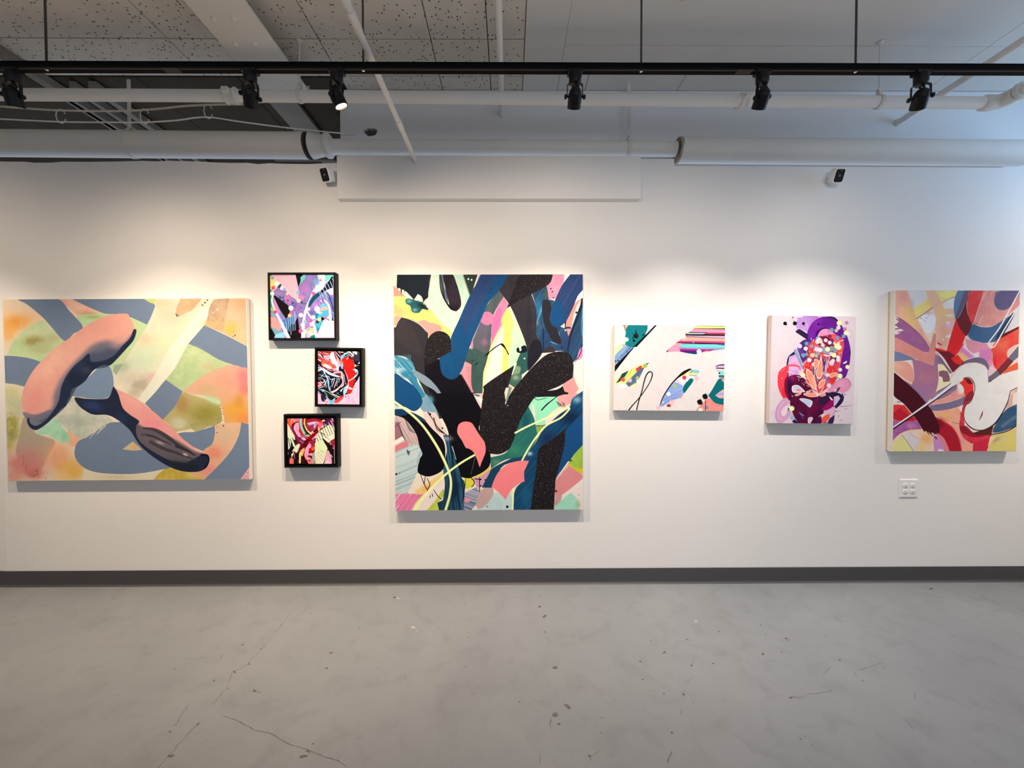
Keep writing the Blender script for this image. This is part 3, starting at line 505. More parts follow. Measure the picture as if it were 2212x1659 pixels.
    c(1212, 943, 32, (228, 50, 90)); c(1402, 952, 35, (236, 186, 202)); c(1060, 1076, 30, (176, 190, 110)); c(966, 1200, 32, (250, 246, 236)); c(806, 1412, 33, (240, 184, 200)); c(1020, 1330, 44, (240, 190, 190), .8); c(968, 1385, 31, (190, 36, 30)); p('930,1400 1010,1400 1000,1420 940,1420', (234, 218, 214)); c(880, 1326, 12, (244, 236, 226))
    # right edge
    f('1700,760 1750,740 1850,730 1850,800 1720,800 1730,820 1845,840 1840,935 1750,935 1740,870 1710,810', (226, 170, 190), sm=0)
    p('1720,765 1850,752 1850,792 1720,792', (200, 170, 212)); l('1700,765 1760,745 1850,736', (8, 14, 18), (14, 12, 22)); l('1715,792 1760,796 1850,800', 14, (12, 12, 24)); p('1740,842 1846,842 1846,905 1748,905', (130, 222, 208)); c(1762, 870, 13, (12, 20, 26)); p('1750,905 1846,905 1840,936 1752,936', (20, 26, 34)); l('1760,922 1840,918', 5, (120, 200, 190))
    f('1760,955 1850,940 1850,1360 1800,1362 1700,1340 1640,1290 1600,1240 1580,1225 1650,1120 1720,1000', (6, 104, 110), sm=0); f('1790,960 1850,950 1850,1020 1810,1000', (236, 150, 140), sm=0)
    f('1850,1110 1790,1140 1710,1200 1700,1220 1740,1250 1790,1262 1850,1250', (234, 170, 180), sm=0); p('1720,1190 1850,1160 1850,1210 1715,1215', (160, 170, 210))
    f('1375,1466 1440,1390 1500,1330 1560,1275 1600,1255 1640,1290 1700,1340 1800,1362 1850,1360 1850,1466', (242, 142, 132), sm=0)
    c(1556, 1405, 31, (110, 150, 164)); c(1462, 1450, 36, (250, 244, 216))
    for cx, cy in ((1535, 1235), (1452, 1322)):
        t = np.arange(22); r = np.where(t % 2, 44, 32)+(t*7 % 5)*3
        p(np.c_[cx+r*np.cos(t*2*math.pi/22), cy+r*np.sin(t*2*math.pi/22)], (12, 12, 16))
    l('1540,1240 1542,1350 1538,1455', 9, (20, 18, 22)); d('1485,1366,8 1465,1260,5 1420,1255,5 1570,1185,4', 5, (20, 20, 24))
    return P.done('white_ground_canvas')

def paint_bouquet():
    P = Paint(900, 1160, [(172, 68), (1293, 75), (1242, 1512), (132, 1508)], (226, 202, 204), 9, white=(243, 231, 225))
    f, g, p, l, c, d = P.f, P.g, P.p, P.l, P.c, P.dots
    PU, MA, NVY, RD, OR = (98, 22, 128), (92, 10, 52), (44, 26, 66), (238, 44, 48), (252, 148, 112)
    f('580,75 740,72 800,100 740,180 670,300 640,290 560,255 500,250 480,190 520,130 490,100 580,100', (206, 150, 206), sm=0, col2=(190, 140, 200))
    f('580,75 740,72 790,95 700,110 620,90', (176, 120, 190), .7)
    d('345,180,25 475,178,27 590,180,20', 20, (12, 8, 12)); d('450,100,9 365,195,8 500,170,8 605,200,7 420,150,4', 7, (60, 30, 40))
    for q in ('430,120 470,150', '595,185 605,215', '500,150 520,130'): l(q, 8, (180, 120, 150), .7)
    l('430,400 415,330 455,300 480,320', 4, (200, 190, 200), .8); l('440,480 430,430', 4, (210, 190, 200)); l('300,700 260,740 300,745', 5, (226, 170, 180), .8)
    # big purple arch
    f('640,390 640,300 680,210 740,140 820,95 900,85 980,100 1050,150 1110,240 1160,330 1200,450 1215,560 1200,700 1170,830 1130,900 1040,900 1000,700 1090,600 1110,450 1090,370 1000,310 960,270 890,250 830,260 780,310 750,390 700,440', PU, sm=1, col2=(110, 24, 140))
    g(800, 190, 100, 90, (140, 40, 165), .7); g(700, 330, 50, 70, (136, 40, 170), .6); g(850, 180, 40, 40, (84, 16, 110), .6); c(790, 188, 16, (50, 14, 70)); l('900,85 1000,105 1080,190 1160,330 1210,520 1200,700', (4, 26, 14, 6, 6, 4), (40, 30, 60))
    f('790,310 830,262 890,248 950,270 990,300 1060,380 1090,420 960,420 880,340 800,345', (236, 140, 180), sm=1); g(900, 290, 60, 40, (240, 160, 190), .6); f('760,300 830,240 900,235 830,262 790,310 770,360', (54, 14, 74))
    f('480,290 510,262 550,258 650,325 640,395 570,350', NVY, sm=0)
    f('510,490 540,440 590,400 650,390 720,430 700,520 640,640 600,690 560,720 520,600', (74, 40, 110), sm=1); g(550, 560, 40, 50, (120, 60, 150), .8)
    l('470,570 400,640 378,760 375,880 390,1000 400,1120', (36, 40, 34, 30, 30, 40), (40, 28, 66), sm=1)
    f('400,620 480,590 540,700 560,790 520,860 400,860 380,760', (212, 160, 206), sm=0); f('430,650 520,640 540,760 480,800 400,780', (236, 180, 210), .8); g(460, 720, 50, 30, (236, 140, 190), .6)
    l('480,540 520,640 570,760', (40, 34, 24), (150, 156, 190)); l('500,520 545,640 590,760', 8, (220, 210, 226))
    # red left
    f('380,740 300,780 255,840 243,940 255,1040 290,1130 340,1200 390,1190 360,1060 370,900 390,800', (244, 62, 76), sm=1); l('380,745 440,735 520,750 545,790', (20, 24, 24, 8), (244, 80, 100)); f('300,1050 340,1040 360,1140 330,1180', (230, 30, 50), .7); d('300,908,8', 8, (250, 200, 190)); l('290,820 340,780', 6, (250, 140, 140))
    f('340,930 390,880 400,1000 420,1130 450,1240 400,1210 360,1140 335,1060', (120, 16, 60), sm=1)
    # maroon bowl
    f('400,880 480,860 560,880 640,960 720,1080 780,1130 850,1090 960,1100 1060,1140 1000,1180 990,1280 960,1320 800,1400 730,1512 540,1512 470,1430 420,1300 390,1150 370,1000', MA, sm=0, col2=(74, 8, 50))
    g(440, 900, 50, 40, (170, 20, 110), .8); g(700, 1280, 110, 60, (112, 14, 66), .7); f('640,1300 780,1150 800,1160 700,1350 680,1512 640,1512', (110, 16, 66), .6, sm=0); f('540,1360 580,1390 590,1450 560,1440', (74, 50, 90), sm=0); g(400, 1010, 30, 90, (50, 10, 50), .8)
    # lower left pink ring
    f('330,1170 400,1200 410,1230 370,1260 320,1300 290,1350 310,1410 360,1380 400,1310 430,1310 420,1370 380,1440 310,1495 250,1500 215,1450 208,1370 240,1270', (216, 156, 186), sm=1); l('340,1180 270,1250 222,1360 235,1460 280,1492', 10, (190, 140, 180), .7); l('320,1220 260,1320 250,1420 290,1450', 14, (230, 180, 200), .8)
    f('345,1285 400,1310 370,1365', NVY, sm=0); f('310,1400 290,1350 330,1290 375,1290 370,1360', (232, 205, 210)); f('400,1440 430,1370 470,1430 520,1500 460,1480', (170, 170, 200), sm=0); f('430,1480 470,1450 540,1512 480,1512', NVY, sm=0)
    # right pink horn
    f('900,1075 960,1000 1040,930 1110,900 1170,905 1215,950 1215,1010 1180,1060 1120,1095 1060,1085 1040,1050 980,1085', (228, 142, 172), sm=1); l('960,1010 1060,930 1140,905 1200,940 1218,1000', 8, (150, 110, 160), .8); g(1090, 980, 60, 40, (238, 160, 180), .7); f('990,1080 1050,1030 1080,1020 1040,1090', (70, 40, 90), sm=0)
    f('800,1200 870,1130 960,1085 1060,1100 1125,1140 1110,1210 1060,1270 1000,1320 980,1300 1050,1200 1000,1140 900,1170 850,1260 800,1240', NVY, sm=0); l('960,1090 1060,1130 1080,1180 1000,1280 860,1350', (8, 20, 12, 8, 6), (30, 18, 60))
    f('990,1150 1050,1130 1075,1170 1020,1250 985,1280', (210, 180, 205), sm=0); f('860,1330 930,1270 1010,1290 1030,1340 960,1380 900,1390 850,1360', (226, 170, 196), sm=0); f('870,1260 960,1180 990,1210 960,1290 880,1330 820,1320', (150, 14, 90), sm=0)
    f('820,1440 880,1390 940,1380 930,1430 880,1490 830,1490 805,1460', (244, 90, 66), sm=0); f('930,1440 1000,1385 990,1460 970,1512 900,1512', (60, 30, 80), sm=0); f('740,1440 820,1400 830,1490 800,1512 730,1512', (80, 14, 60), sm=0); g(870, 1500, 40, 20, (120, 60, 110), .7)
    for q in ('800,1290 850,1240', '1075,1280 1160,1270 1245,1258', '1000,1345 1080,1330', '1070,1455 1100,1460', '1140,1303 1165,1305', '960,1395 1010,1350'): l(q, (7, 3), (80, 50, 90), .8)
    d('1050,1402,7 1105,1115,12 1138,1118,8 1085,1120,6 430,1140,8', 6, (90, 70, 100))
    # red heart of the bouquet
    f('720,400 860,340 1000,320 1110,370 1130,460 1110,560 1080,720 1050,860 1000,960 900,1040 800,1110 720,1060 640,960 590,840 580,740 620,680 660,560 640,480', (224, 70, 80), sm=0)
    f('800,345 900,350 1000,420 1010,560 900,560 760,440', (120, 24, 60), sm=0); f('960,330 1040,350 1080,430 1060,480 1000,420', (240, 90, 110), sm=0); f('590,740 620,690 680,680 700,760 660,830 600,820', RD, sm=1); f('1050,480 1115,460 1100,620 1060,760 1040,600', (238, 90, 84), sm=0); f('900,760 1000,740 1050,860 980,980 920,900', (226, 50, 50), sm=0); f('840,660 900,640 900,800 860,830', (90, 40, 120), sm=0); f('870,850 930,900 900,980 860,940', (140, 100, 150), sm=0)
    f('700,640 790,600 860,640 830,900 770,1000 700,880', (150, 60, 90), sm=0); g(980, 640, 70, 60, (80, 20, 60), .8); g(700, 560, 50, 40, (220, 60, 50), .8); g(800, 500, 90, 40, (190, 120, 130), .7)
    rng = np.random.default_rng(4)
    cols = [(238, 206, 220), (250, 246, 220), (226, 60, 60), (150, 158, 170), (246, 180, 190), (60, 20, 60), (252, 150, 120), (255, 232, 220)]
    for i in range(210):
        t = rng.random(); a = rng.normal(0, .42); r = 150+t*560
        x = 770+math.sin(a)*r*.9; y = 1100-math.cos(a)*r
        if y < 380 or x > 1110 or x < 530: continue
        L = 10+rng.random()*34; w = 5+rng.random()*12; s_ = math.sin(a); c_ = -math.cos(a)
        l(f'{x},{y} {x+s_*L},{y+c_*L}', (w*.4, w, w*.3), cols[rng.integers(8)], .9, 0)
    # dots cloud
    grey = (150, 160, 172)
    d('785,380,32 880,545,34 965,510,36 780,570,28 860,520,34 740,590,26 630,590,22 920,560,30 1010,540,28 700,480,22', 30, grey, .9)
    d('540,480,30 885,400,26 775,420,30 765,520,32 845,465,24 960,700,34 1055,230,28 905,860,26 925,1000,30 1050,450,26 1050,660,28 720,720,24 960,580,28', 28, (240, 206, 222))
    d('618,512,28 938,430,26 665,665,28 1075,790,26 810,530,30 800,400,34 980,670,26 1048,625,26 1070,490,26', 28, (236, 222, 232))
    d('630,445,26 585,600,28 965,260,27 1038,365,26 1122,345,26', 27, (112, 152, 182)); d('1025,270,25 710,600,30 760,610,20', 25, (206, 186, 150)); d('1165,165,25 1140,250,26 925,285,16', 25, (206, 120, 160)); d('940,345,24 970,400,22', 24, (140, 40, 80))
    d('700,600,26 1000,440,20 820,420,26 840,440,14', 24, (250, 196, 150)); d('1040,870,30 1070,890,26 850,840,22 745,790,18', 24, (160, 190, 196), .8)
    d('1065,170,33 1155,300,30 1185,310,24 1030,478,34 910,518,32 995,598,32 1172,752,28 1073,872,32 580,866,32 432,1308,33 1055,500,26', 32, (248, 246, 168)); c(1190, 305, 22, (246, 224, 220)); c(1152, 300, 28, (250, 248, 180))
    # petals
    def petal(q, col=OR, o=(255, 226, 214)):
        Q = parse(q); m = Q.mean(0); P.f(m+(Q-m)*1.18, o); P.f(Q, col)
    petal('820,650 835,780 820,880 785,895 765,850 780,760'); petal('740,660 790,690 750,770 730,740'); petal('640,800 700,850 745,960 740,1040 690,980 640,880'); petal('800,960 860,925 870,960 840,1010 800,1030'); petal('940,850 1000,830 1030,845 990,880 950,890'); petal('600,1120 660,1100 740,1110 770,1140 680,1150'); petal('480,1125 550,1095 545,1120 500,1140'); petal('795,1125 840,1110 880,1125 830,1145'); petal('620,950 680,990 720,1040 660,1000'); petal('690,1060 740,1100 765,1130 720,1100')
    petal('450,1020 520,1010 595,1080 560,1085 460,1090', (200, 196, 216)); petal('490,1055 530,1045 560,1075 500,1080', (240, 130, 150)); petal('545,1190 600,1180 690,1210 665,1280 610,1240', (190, 200, 220)); petal('650,1440 680,1425 705,1440 670,1500 650,1490', (220, 190, 210)); petal('860,590 920,600 930,608 880,610', (246, 240, 240)); petal('1115,700 1160,675 1150,700 1120,706', (246, 236, 226)); petal('930,1150 950,1160 975,1190 950,1185', (250, 230, 220)); petal('525,1355 570,1380 595,1400 560,1400', (120, 110, 150), (110, 60, 100))
    for q in ('530,800 540,830 580,850', '500,880 530,890 560,900', '560,870 610,900 640,910', '520,910 530,940', '570,970 600,1000', '630,1000 660,1020', '600,960 620,980', '750,800 730,900 760,1000', '900,640 880,760 870,850', '940,610 900,740 885,840', '370,820 420,830 480,850', '600,780 580,840 600,900', '820,600 800,700', '700,900 760,1060 780,1120', '860,1010 820,1080 790,1120', '900,1040 850,1090 800,1120', '1100,560 1050,570', '1040,430 1100,400 1130,400'): l(q, (5, 12, 4), (252, 216, 204), .95)
    d('1010,1060,20 860,1090,22 640,1090,18 440,1145,8 670,1075,16', 14, (252, 190, 180), .9)
    return P.done('purple_bouquet_canvas')

def paint_ribbons():
    P = Paint(1050, 1340, [(137, 68), (1263, 70), (1225, 1518), (115, 1515)], (244, 214, 196), 11, white=(238, 228, 220))
    f, g, p, l, c, d = P.f, P.g, P.p, P.l, P.c, P.dots
    WH, GY = (240, 228, 218), (126, 112, 134)
    f('137,70 250,70 300,220 330,330 460,560 480,640 350,560 240,400 160,300 137,290', (240, 172, 150), sm=0, col2=(244, 184, 150)); g(270, 300, 60, 120, (244, 196, 120), .8, -20); g(200, 130, 60, 60, (236, 160, 150), .7)
    p('250,70 405,70 445,150 470,200 300,240 280,160', (228, 218, 214)); g(290, 190, 20, 40, (180, 190, 200), .5)
    f('300,235 440,150 520,100 500,70 700,70 690,120 560,185 470,225 330,325', (246, 220, 130), sm=0); g(460, 170, 50, 60, (248, 200, 130), .8); g(600, 110, 80, 40, (248, 232, 150), .8)
    p('405,70 490,70 520,110 560,200 560,300 520,260 470,220 440,150', (244, 190, 156)); f('480,225 560,180 670,130 665,250 680,330 640,460 600,600 540,620 500,500 500,330', (246, 194, 160), sm=0); g(560, 280, 60, 80, (248, 200, 130), .8); g(580, 430, 60, 80, (244, 170, 150), .8); g(560, 540, 50, 50, (240, 160, 140), .7)
    p('560,185 670,130 668,235 580,235', (242, 230, 222)); p('590,288 660,285 655,310 600,308', (244, 226, 214)); p('590,355 640,360 605,376', (250, 240, 236)); p('590,380 665,350 660,390 620,420', (240, 190, 210)); p('585,485 640,462 635,500 600,495', (246, 230, 226)); p('555,510 580,512 570,525', (246, 230, 226))
    l('330,325 400,280 475,225', 6, (130, 90, 70)); l('560,185 620,150 680,128', 5, (150, 120, 80))
    f('350,325 430,270 495,300 500,360 480,430 440,455 400,430 370,370', (244, 236, 234), sm=1); g(430, 275, 40, 14, (226, 160, 160), .7); d('370,322,7 395,340,5 420,318,6 440,295,5 410,350,4 465,290,4', 5, (170, 140, 180), .8)
    f('137,300 200,330 300,410 400,520 450,605 440,635 330,600 200,540 130,490', (158, 96, 146), sm=0, col2=(176, 104, 140)); g(220, 490, 80, 30, (176, 100, 140), .7); l('140,310 260,380 380,490 450,600', 5, (120, 60, 100), .8)
    f('135,300 160,320 180,345 150,370 160,400 215,430 190,440 150,440 185,455 140,470 130,420', (246, 218, 196), sm=0); l('150,330 175,345', 10, (150, 90, 130)); l('140,380 165,390', 14, (150, 90, 130)); l('140,420 185,410', 12, (160, 96, 140))
    # V band
    f('130,490 200,520 330,590 430,640 445,600 480,460 505,460 490,730 460,745 350,690 200,635 130,610', (232, 146, 132), sm=0); l('500,470 490,720 455,742 340,690 130,615', (6, 10, 8, 6), (216, 130, 124), .8)
    f('130,615 200,635 320,690 280,700 130,710', (124, 130, 158), sm=0); f('130,715 280,695 300,750 250,730', (244, 224, 200), sm=0)
    f('130,715 230,710 290,760 308,830 300,900 240,880 130,790', (244, 164, 140), sm=0); g(170, 760, 50, 40, (246, 180, 150), .7)
    V = f('290,690 350,700 460,745 490,730 500,640 560,700 610,760 640,800 560,800 530,830 525,890 500,990 430,1070 360,1020 280,930 310,860 305,770', (186, 116, 140), sm=0, col2=(170, 120, 150)); g(380, 960, 80, 60, (170, 120, 150), .8, clip=V); g(420, 850, 80, 60, (200, 120, 136), .8, clip=V); g(560, 700, 60, 50, (140, 110, 150), .9, clip=V); f('220,880 290,920 380,1010 440,1080 400,1090 300,990', (150, 120, 150), sm=0)
    f('520,735 570,740 620,790 640,850 630,900 560,960 500,990 530,900 525,820', (250, 232, 180), sm=0); f('530,800 570,790 610,800 630,860 625,890 570,895 560,850 530,840', (150, 96, 110), sm=0)
    f('500,990 600,930 700,860 720,900 700,960 640,1010 560,1045 470,1060 440,1080', (140, 112, 140), sm=0); g(520, 1010, 50, 20, (200, 150, 160), .7)
    f('440,1075 560,1040 680,970 700,890 760,870 840,860 840,970 780,1020 640,1070 470,1100', (242, 160, 140), sm=0); f('690,900 740,890 770,940 750,1000 700,1010', (244, 196, 180), sm=0); p('700,930 730,900 760,980 720,1000', (240, 226, 220)); g(660, 1000, 40, 30, (236, 150, 150), .7)
    f('440,1100 600,1080 720,1040 840,980 830,1040 720,1110 590,1145 470,1152', GY, sm=0, col2=(140, 116, 140)); l('440,1100 600,1078 740,1035', 4, (244, 200, 200)); l('470,1155 590,1148 720,1112', 4, (244, 210, 200))
    # top right
    f('700,70 800,70 780,160 720,300 680,330 663,250 670,150', (96, 132, 164), sm=0, col2=(104, 126, 160)); p('760,70 800,70 790,130 700,320 672,330', (110, 90, 110))
    f('680,330 720,300 790,130 800,70 830,70 780,180 790,290 830,370 790,470 770,480 720,420', (112, 34, 42), sm=0, col2=(128, 36, 40))
    f('800,110 830,70 965,70 900,200 850,350 820,360 790,280 782,200', (240, 66, 70), sm=1, col2=(236, 80, 80))
    f('930,70 1180,70 1262,90 1262,190 1180,270 1090,350 1000,395 900,395 840,370 860,300 900,180', (238, 148, 138), sm=0, col2=(240, 160, 146)); l('965,72 900,190 848,350', 7, (250, 190, 180)); l('925,300 890,365', 7, (250, 200, 190)); c(867, 368, 8, (190, 130, 130))
    f('1060,80 1250,75 1240,130 1180,210 1120,250 1060,240 1028,190 1030,130', (112, 96, 128), sm=1); l('1070,80 1030,130 1028,200 1060,245 1120,252', 4, (160, 180, 190), .8); l('1010,90 1000,110', 4, (250, 220, 210))
    f('1262,190 1262,380 1200,400 1120,470 1100,460 1130,380', (232, 218, 210), sm=0)
    f('840,370 900,400 1000,400 1090,350 1220,265 1180,350 1090,500 1050,530 930,545 830,520 790,480 810,420', (62, 100, 138), sm=0, col2=(74, 104, 140)); f('1180,290 1215,270 1150,400 1080,510 1040,540 1060,460', (38, 56, 82), sm=0)
    f('680,335 720,420 770,480 740,560 710,620 670,665 640,690 600,640 620,540', (240, 40, 44), sm=0); f('740,560 760,550 700,640 670,660', (236, 60, 80), .8)
    f('770,510 830,520 930,545 970,560 990,590 1000,620 1010,700 990,810 975,790 960,730 900,690 840,660 790,600', (236, 150, 170), sm=0); f('900,610 1005,600 1005,690 950,720 900,680', (224, 130, 180), sm=0); g(810, 560, 30, 40, (240, 160, 150), .8); f('760,540 790,600 840,640 890,625 890,670 850,675 780,640 745,590', (246, 220, 216), sm=0); f('740,580 850,670 780,690 710,640', (232, 140, 190), sm=0); f('690,640 740,630 800,680 750,710 700,690', (248, 190, 130), sm=0)
    # reds centre
    f('500,590 560,600 650,640 700,700 760,720 700,800 650,805 590,700 540,640 500,610', (124, 28, 44), sm=0); f('640,680 700,650 740,700 770,715 720,740 670,720', (240, 50, 40), sm=0); l('500,595 560,610 600,620', (14, 20, 6), (236, 50, 40)); l('520,545 550,560', 12, (220, 40, 40)); p('500,620 560,690 620,780 650,810 630,820 560,720', (120, 100, 130))
    # rights
    f('1050,520 1110,470 1180,430 1262,395 1255,560 1180,590 1140,650 1150,680 1110,730 1050,790 1015,720 1010,640 1000,600', (240, 66, 60), sm=0, col2=(240, 90, 70)); g(1100, 560, 60, 40, (244, 110, 80), .8); f('1100,470 1200,420 1258,392 1255,410 1150,470 1080,505', (100, 30, 40), sm=0); g(1030, 720, 20, 60, (226, 30, 50), .7)
    f('1140,650 1150,610 1200,570 1250,555 1200,640 1150,670', (236, 200, 180), sm=0); f('1230,720 1250,735 1250,790 1180,800 1100,830 1150,770', (244, 100, 60), sm=0); p('1200,690 1250,660 1250,740 1230,720', (228, 216, 208))
    f('1255,560 1250,660 1170,730 1080,830 980,900 975,850 1050,790 1150,680', (112, 106, 122), sm=0); f('1050,790 1150,680 1200,710 1130,790 1080,835', (128, 46, 50), sm=0); f('970,790 1010,740 1040,790 980,840', (244, 196, 206), sm=0)
    # grey arch
    f('700,780 740,720 820,685 880,675 940,690 975,740 975,790 950,770 900,730 820,725 760,740', (116, 104, 130), sm=1); f('700,790 745,715 760,740 720,790 660,810', (124, 36, 50), sm=0)
    f('700,890 740,860 790,860 830,900 840,970 820,1040 790,1060 760,1000 750,940', (238, 56, 48), sm=0); f('760,862 800,862 832,900 830,915 790,910', (120, 24, 36), sm=0); f('800,990 840,970 835,1040 770,1100 740,1140 760,1050', (150, 40, 54), sm=0)
    f('760,1090 800,1070 790,1130 760,1200 760,1290 850,1350 1000,1340 995,1400 960,1518 830,1518 840,1440 770,1420 730,1360 715,1280 720,1180', (232, 60, 76), sm=0, col2=(214, 40, 60)); f('715,1290 780,1290 850,1350 1000,1330 960,1370 850,1390 740,1350', (150, 24, 44), .8, sm=0, streak=(10, .6, (90, 10, 24))); l('720,1250 720,1360 780,1430 850,1440', 8, (170, 20, 50))
    f('840,1350 1020,1290 1000,1370 860,1365', (96, 36, 30), sm=0); f('840,1440 960,1400 960,1518 830,1518', (214, 40, 66), sm=0)
    # orange field
    f('470,1155 600,1145 720,1110 725,1180 715,1290 740,1380 800,1430 840,1450 820,1518 730,1518 700,1380 640,1290 530,1220', (246, 176, 146), sm=0, col2=(244, 160, 130)); g(580, 1190, 60, 30, (248, 180, 110), .8); g(720, 1440, 50, 60, (236, 150, 150), .7); l('650,1255 720,1270', (5, 8), (190, 110, 90), .8); f('705,1120 740,1110 735,1170', (240, 226, 214), sm=0)
    f('500,1205 560,1240 640,1290 700,1370 735,1500 730,1518 630,1518 600,1440 560,1380 490,1350 520,1290', (190, 24, 42), sm=0, col2=(170, 30, 44)); g(540, 1260, 40, 40, (130, 16, 30), .8); l('560,1240 650,1300 710,1400 732,1500', 12, (220, 60, 60), .7)
    # lower left
    f('122,1100 220,1095 270,1160 340,1230 230,1250 120,1220', (226, 40, 48), sm=0, col2=(216, 60, 60)); f('120,1160 160,1120 230,1170 320,1230 240,1245 120,1225', (190, 26, 44), .8); f('125,1010 200,1070 240,1100 122,1100', (240, 222, 212), sm=0); d('165,1072,5 180,1072,5 192,1070,4', 4, (60, 20, 30)); f('122,1100 200,1100 150,1150 122,1165', (240, 60, 60), .8)
    f('118,1230 240,1250 340,1230 380,1320 280,1325 180,1360 118,1420', (160, 80, 150), sm=0, col2=(180, 100, 150)); g(280, 1280, 50, 30, (220, 150, 170), .7); l('118,1425 180,1362 260,1328 380,1318', 8, (240, 190, 150))
    f('118,1430 200,1370 300,1325 400,1330 470,1360 490,1420 500,1518 118,1518', (240, 206, 170), sm=0); f('118,1440 200,1375 250,1430 300,1515 118,1515', (232, 216, 140), sm=0); p('200,1370 290,1330 370,1400 330,1515 305,1515 240,1420', (222, 206, 204)); l('200,1365 250,1430 310,1515', 4, (140, 90, 80)); g(420, 1400, 60, 50, (244, 170, 110), .9); g(370, 1480, 40, 40, (244, 200, 120), .8); p('250,1330 340,1400 300,1380', (240, 150, 120))
    f('480,1360 540,1400 570,1450 580,1518 490,1518', (206, 140, 190), sm=0); f('490,1350 550,1370 600,1440 630,1518 580,1518 560,1440', (226, 130, 140), sm=0); l('500,1385 510,1400', 14, (90, 50, 110)); p('530,1490 575,1500 575,1518 520,1518', (240, 220, 220))
    f('122,800 220,880 330,980 400,1060 470,1150 530,1270 540,1340 490,1365 480,1350 390,1320 340,1240 220,1090 122,1000', (74, 14, 28), sm=0, streak=(48, .25, (100, 26, 40)))
    for q in ('390,1310 410,1340', '420,1320 445,1365', '450,1340 480,1380', '400,1320 395,1335'): l(q, (16, 4), (74, 14, 28))
    # right bottom
    f('1170,985 1240,955 1232,1080 1130,1140', (222, 170, 150), sm=0, col2=(236, 200, 185)); p('1200,1000 1238,980 1232,1080 1190,1100', (240, 220, 208)); f('1125,1150 1230,1095 1228,1290 1100,1340 1010,1350 1030,1290', (50, 86, 116), sm=0, col2=(64, 92, 120)); l('1230,1200 1100,1290', 30, (120, 130, 140), .5)
    f('1000,1370 1130,1345 1228,1290 1225,1518 965,1518', (232, 208, 106), sm=0, col2=(222, 200, 130)); g(1040, 1410, 50, 20, (190, 160, 110), .8, -30); g(1200, 1330, 30, 20, (226, 190, 150), .7); l('1000,1365 1130,1340 1230,1285', 9, (80, 20, 40)); p('990,1385 1050,1380 970,1470', (240, 210, 160))
    # off-white swoosh with dark rim
    l('120,1312 300,1190 500,1045 640,940 720,880', (16, 18, 24, 22, 14), (44, 16, 40), sm=0)
    f('640,850 680,790 740,745 820,725 890,728 940,750 970,800 980,900 1080,840 1170,805 1250,785 1245,945 1172,980 1150,1080 1100,1180 1040,1270 960,1320 890,1332 820,1310 765,1250 752,1180 770,1100 820,1060 850,960 830,880 780,855 720,880 660,920 640,930', (46, 18, 40), sm=0)
    f('640,845 680,788 740,742 820,724 890,727 940,748 968,795 975,900 1080,838 1170,803 1250,783 1245,938 1168,975 1145,1070 1095,1170 1030,1262 955,1312 890,1324 825,1302 770,1245 757,1180 775,1105 822,1068 856,960 838,880 790,850 730,868 660,912 640,925', WH, sm=0)
    l('120,1300 300,1178 500,1036 640,928 730,868', (12, 14, 20, 26, 40), WH, sm=0)
    l('640,850 740,744 860,722 945,752', 5, (250, 160, 120)); l('925,1155 915,1190 893,1235', (3, 15, 4), (140, 70, 90)); p('975,900 980,890 1040,850 1000,890', (120, 60, 70))
    l('1258,75 1180,220 1080,400 1000,510 975,550 985,580 1020,582 1050,545 1120,420 1230,240', 12, (246, 232, 222), union=True)
    return P.done('red_ribbon_canvas')
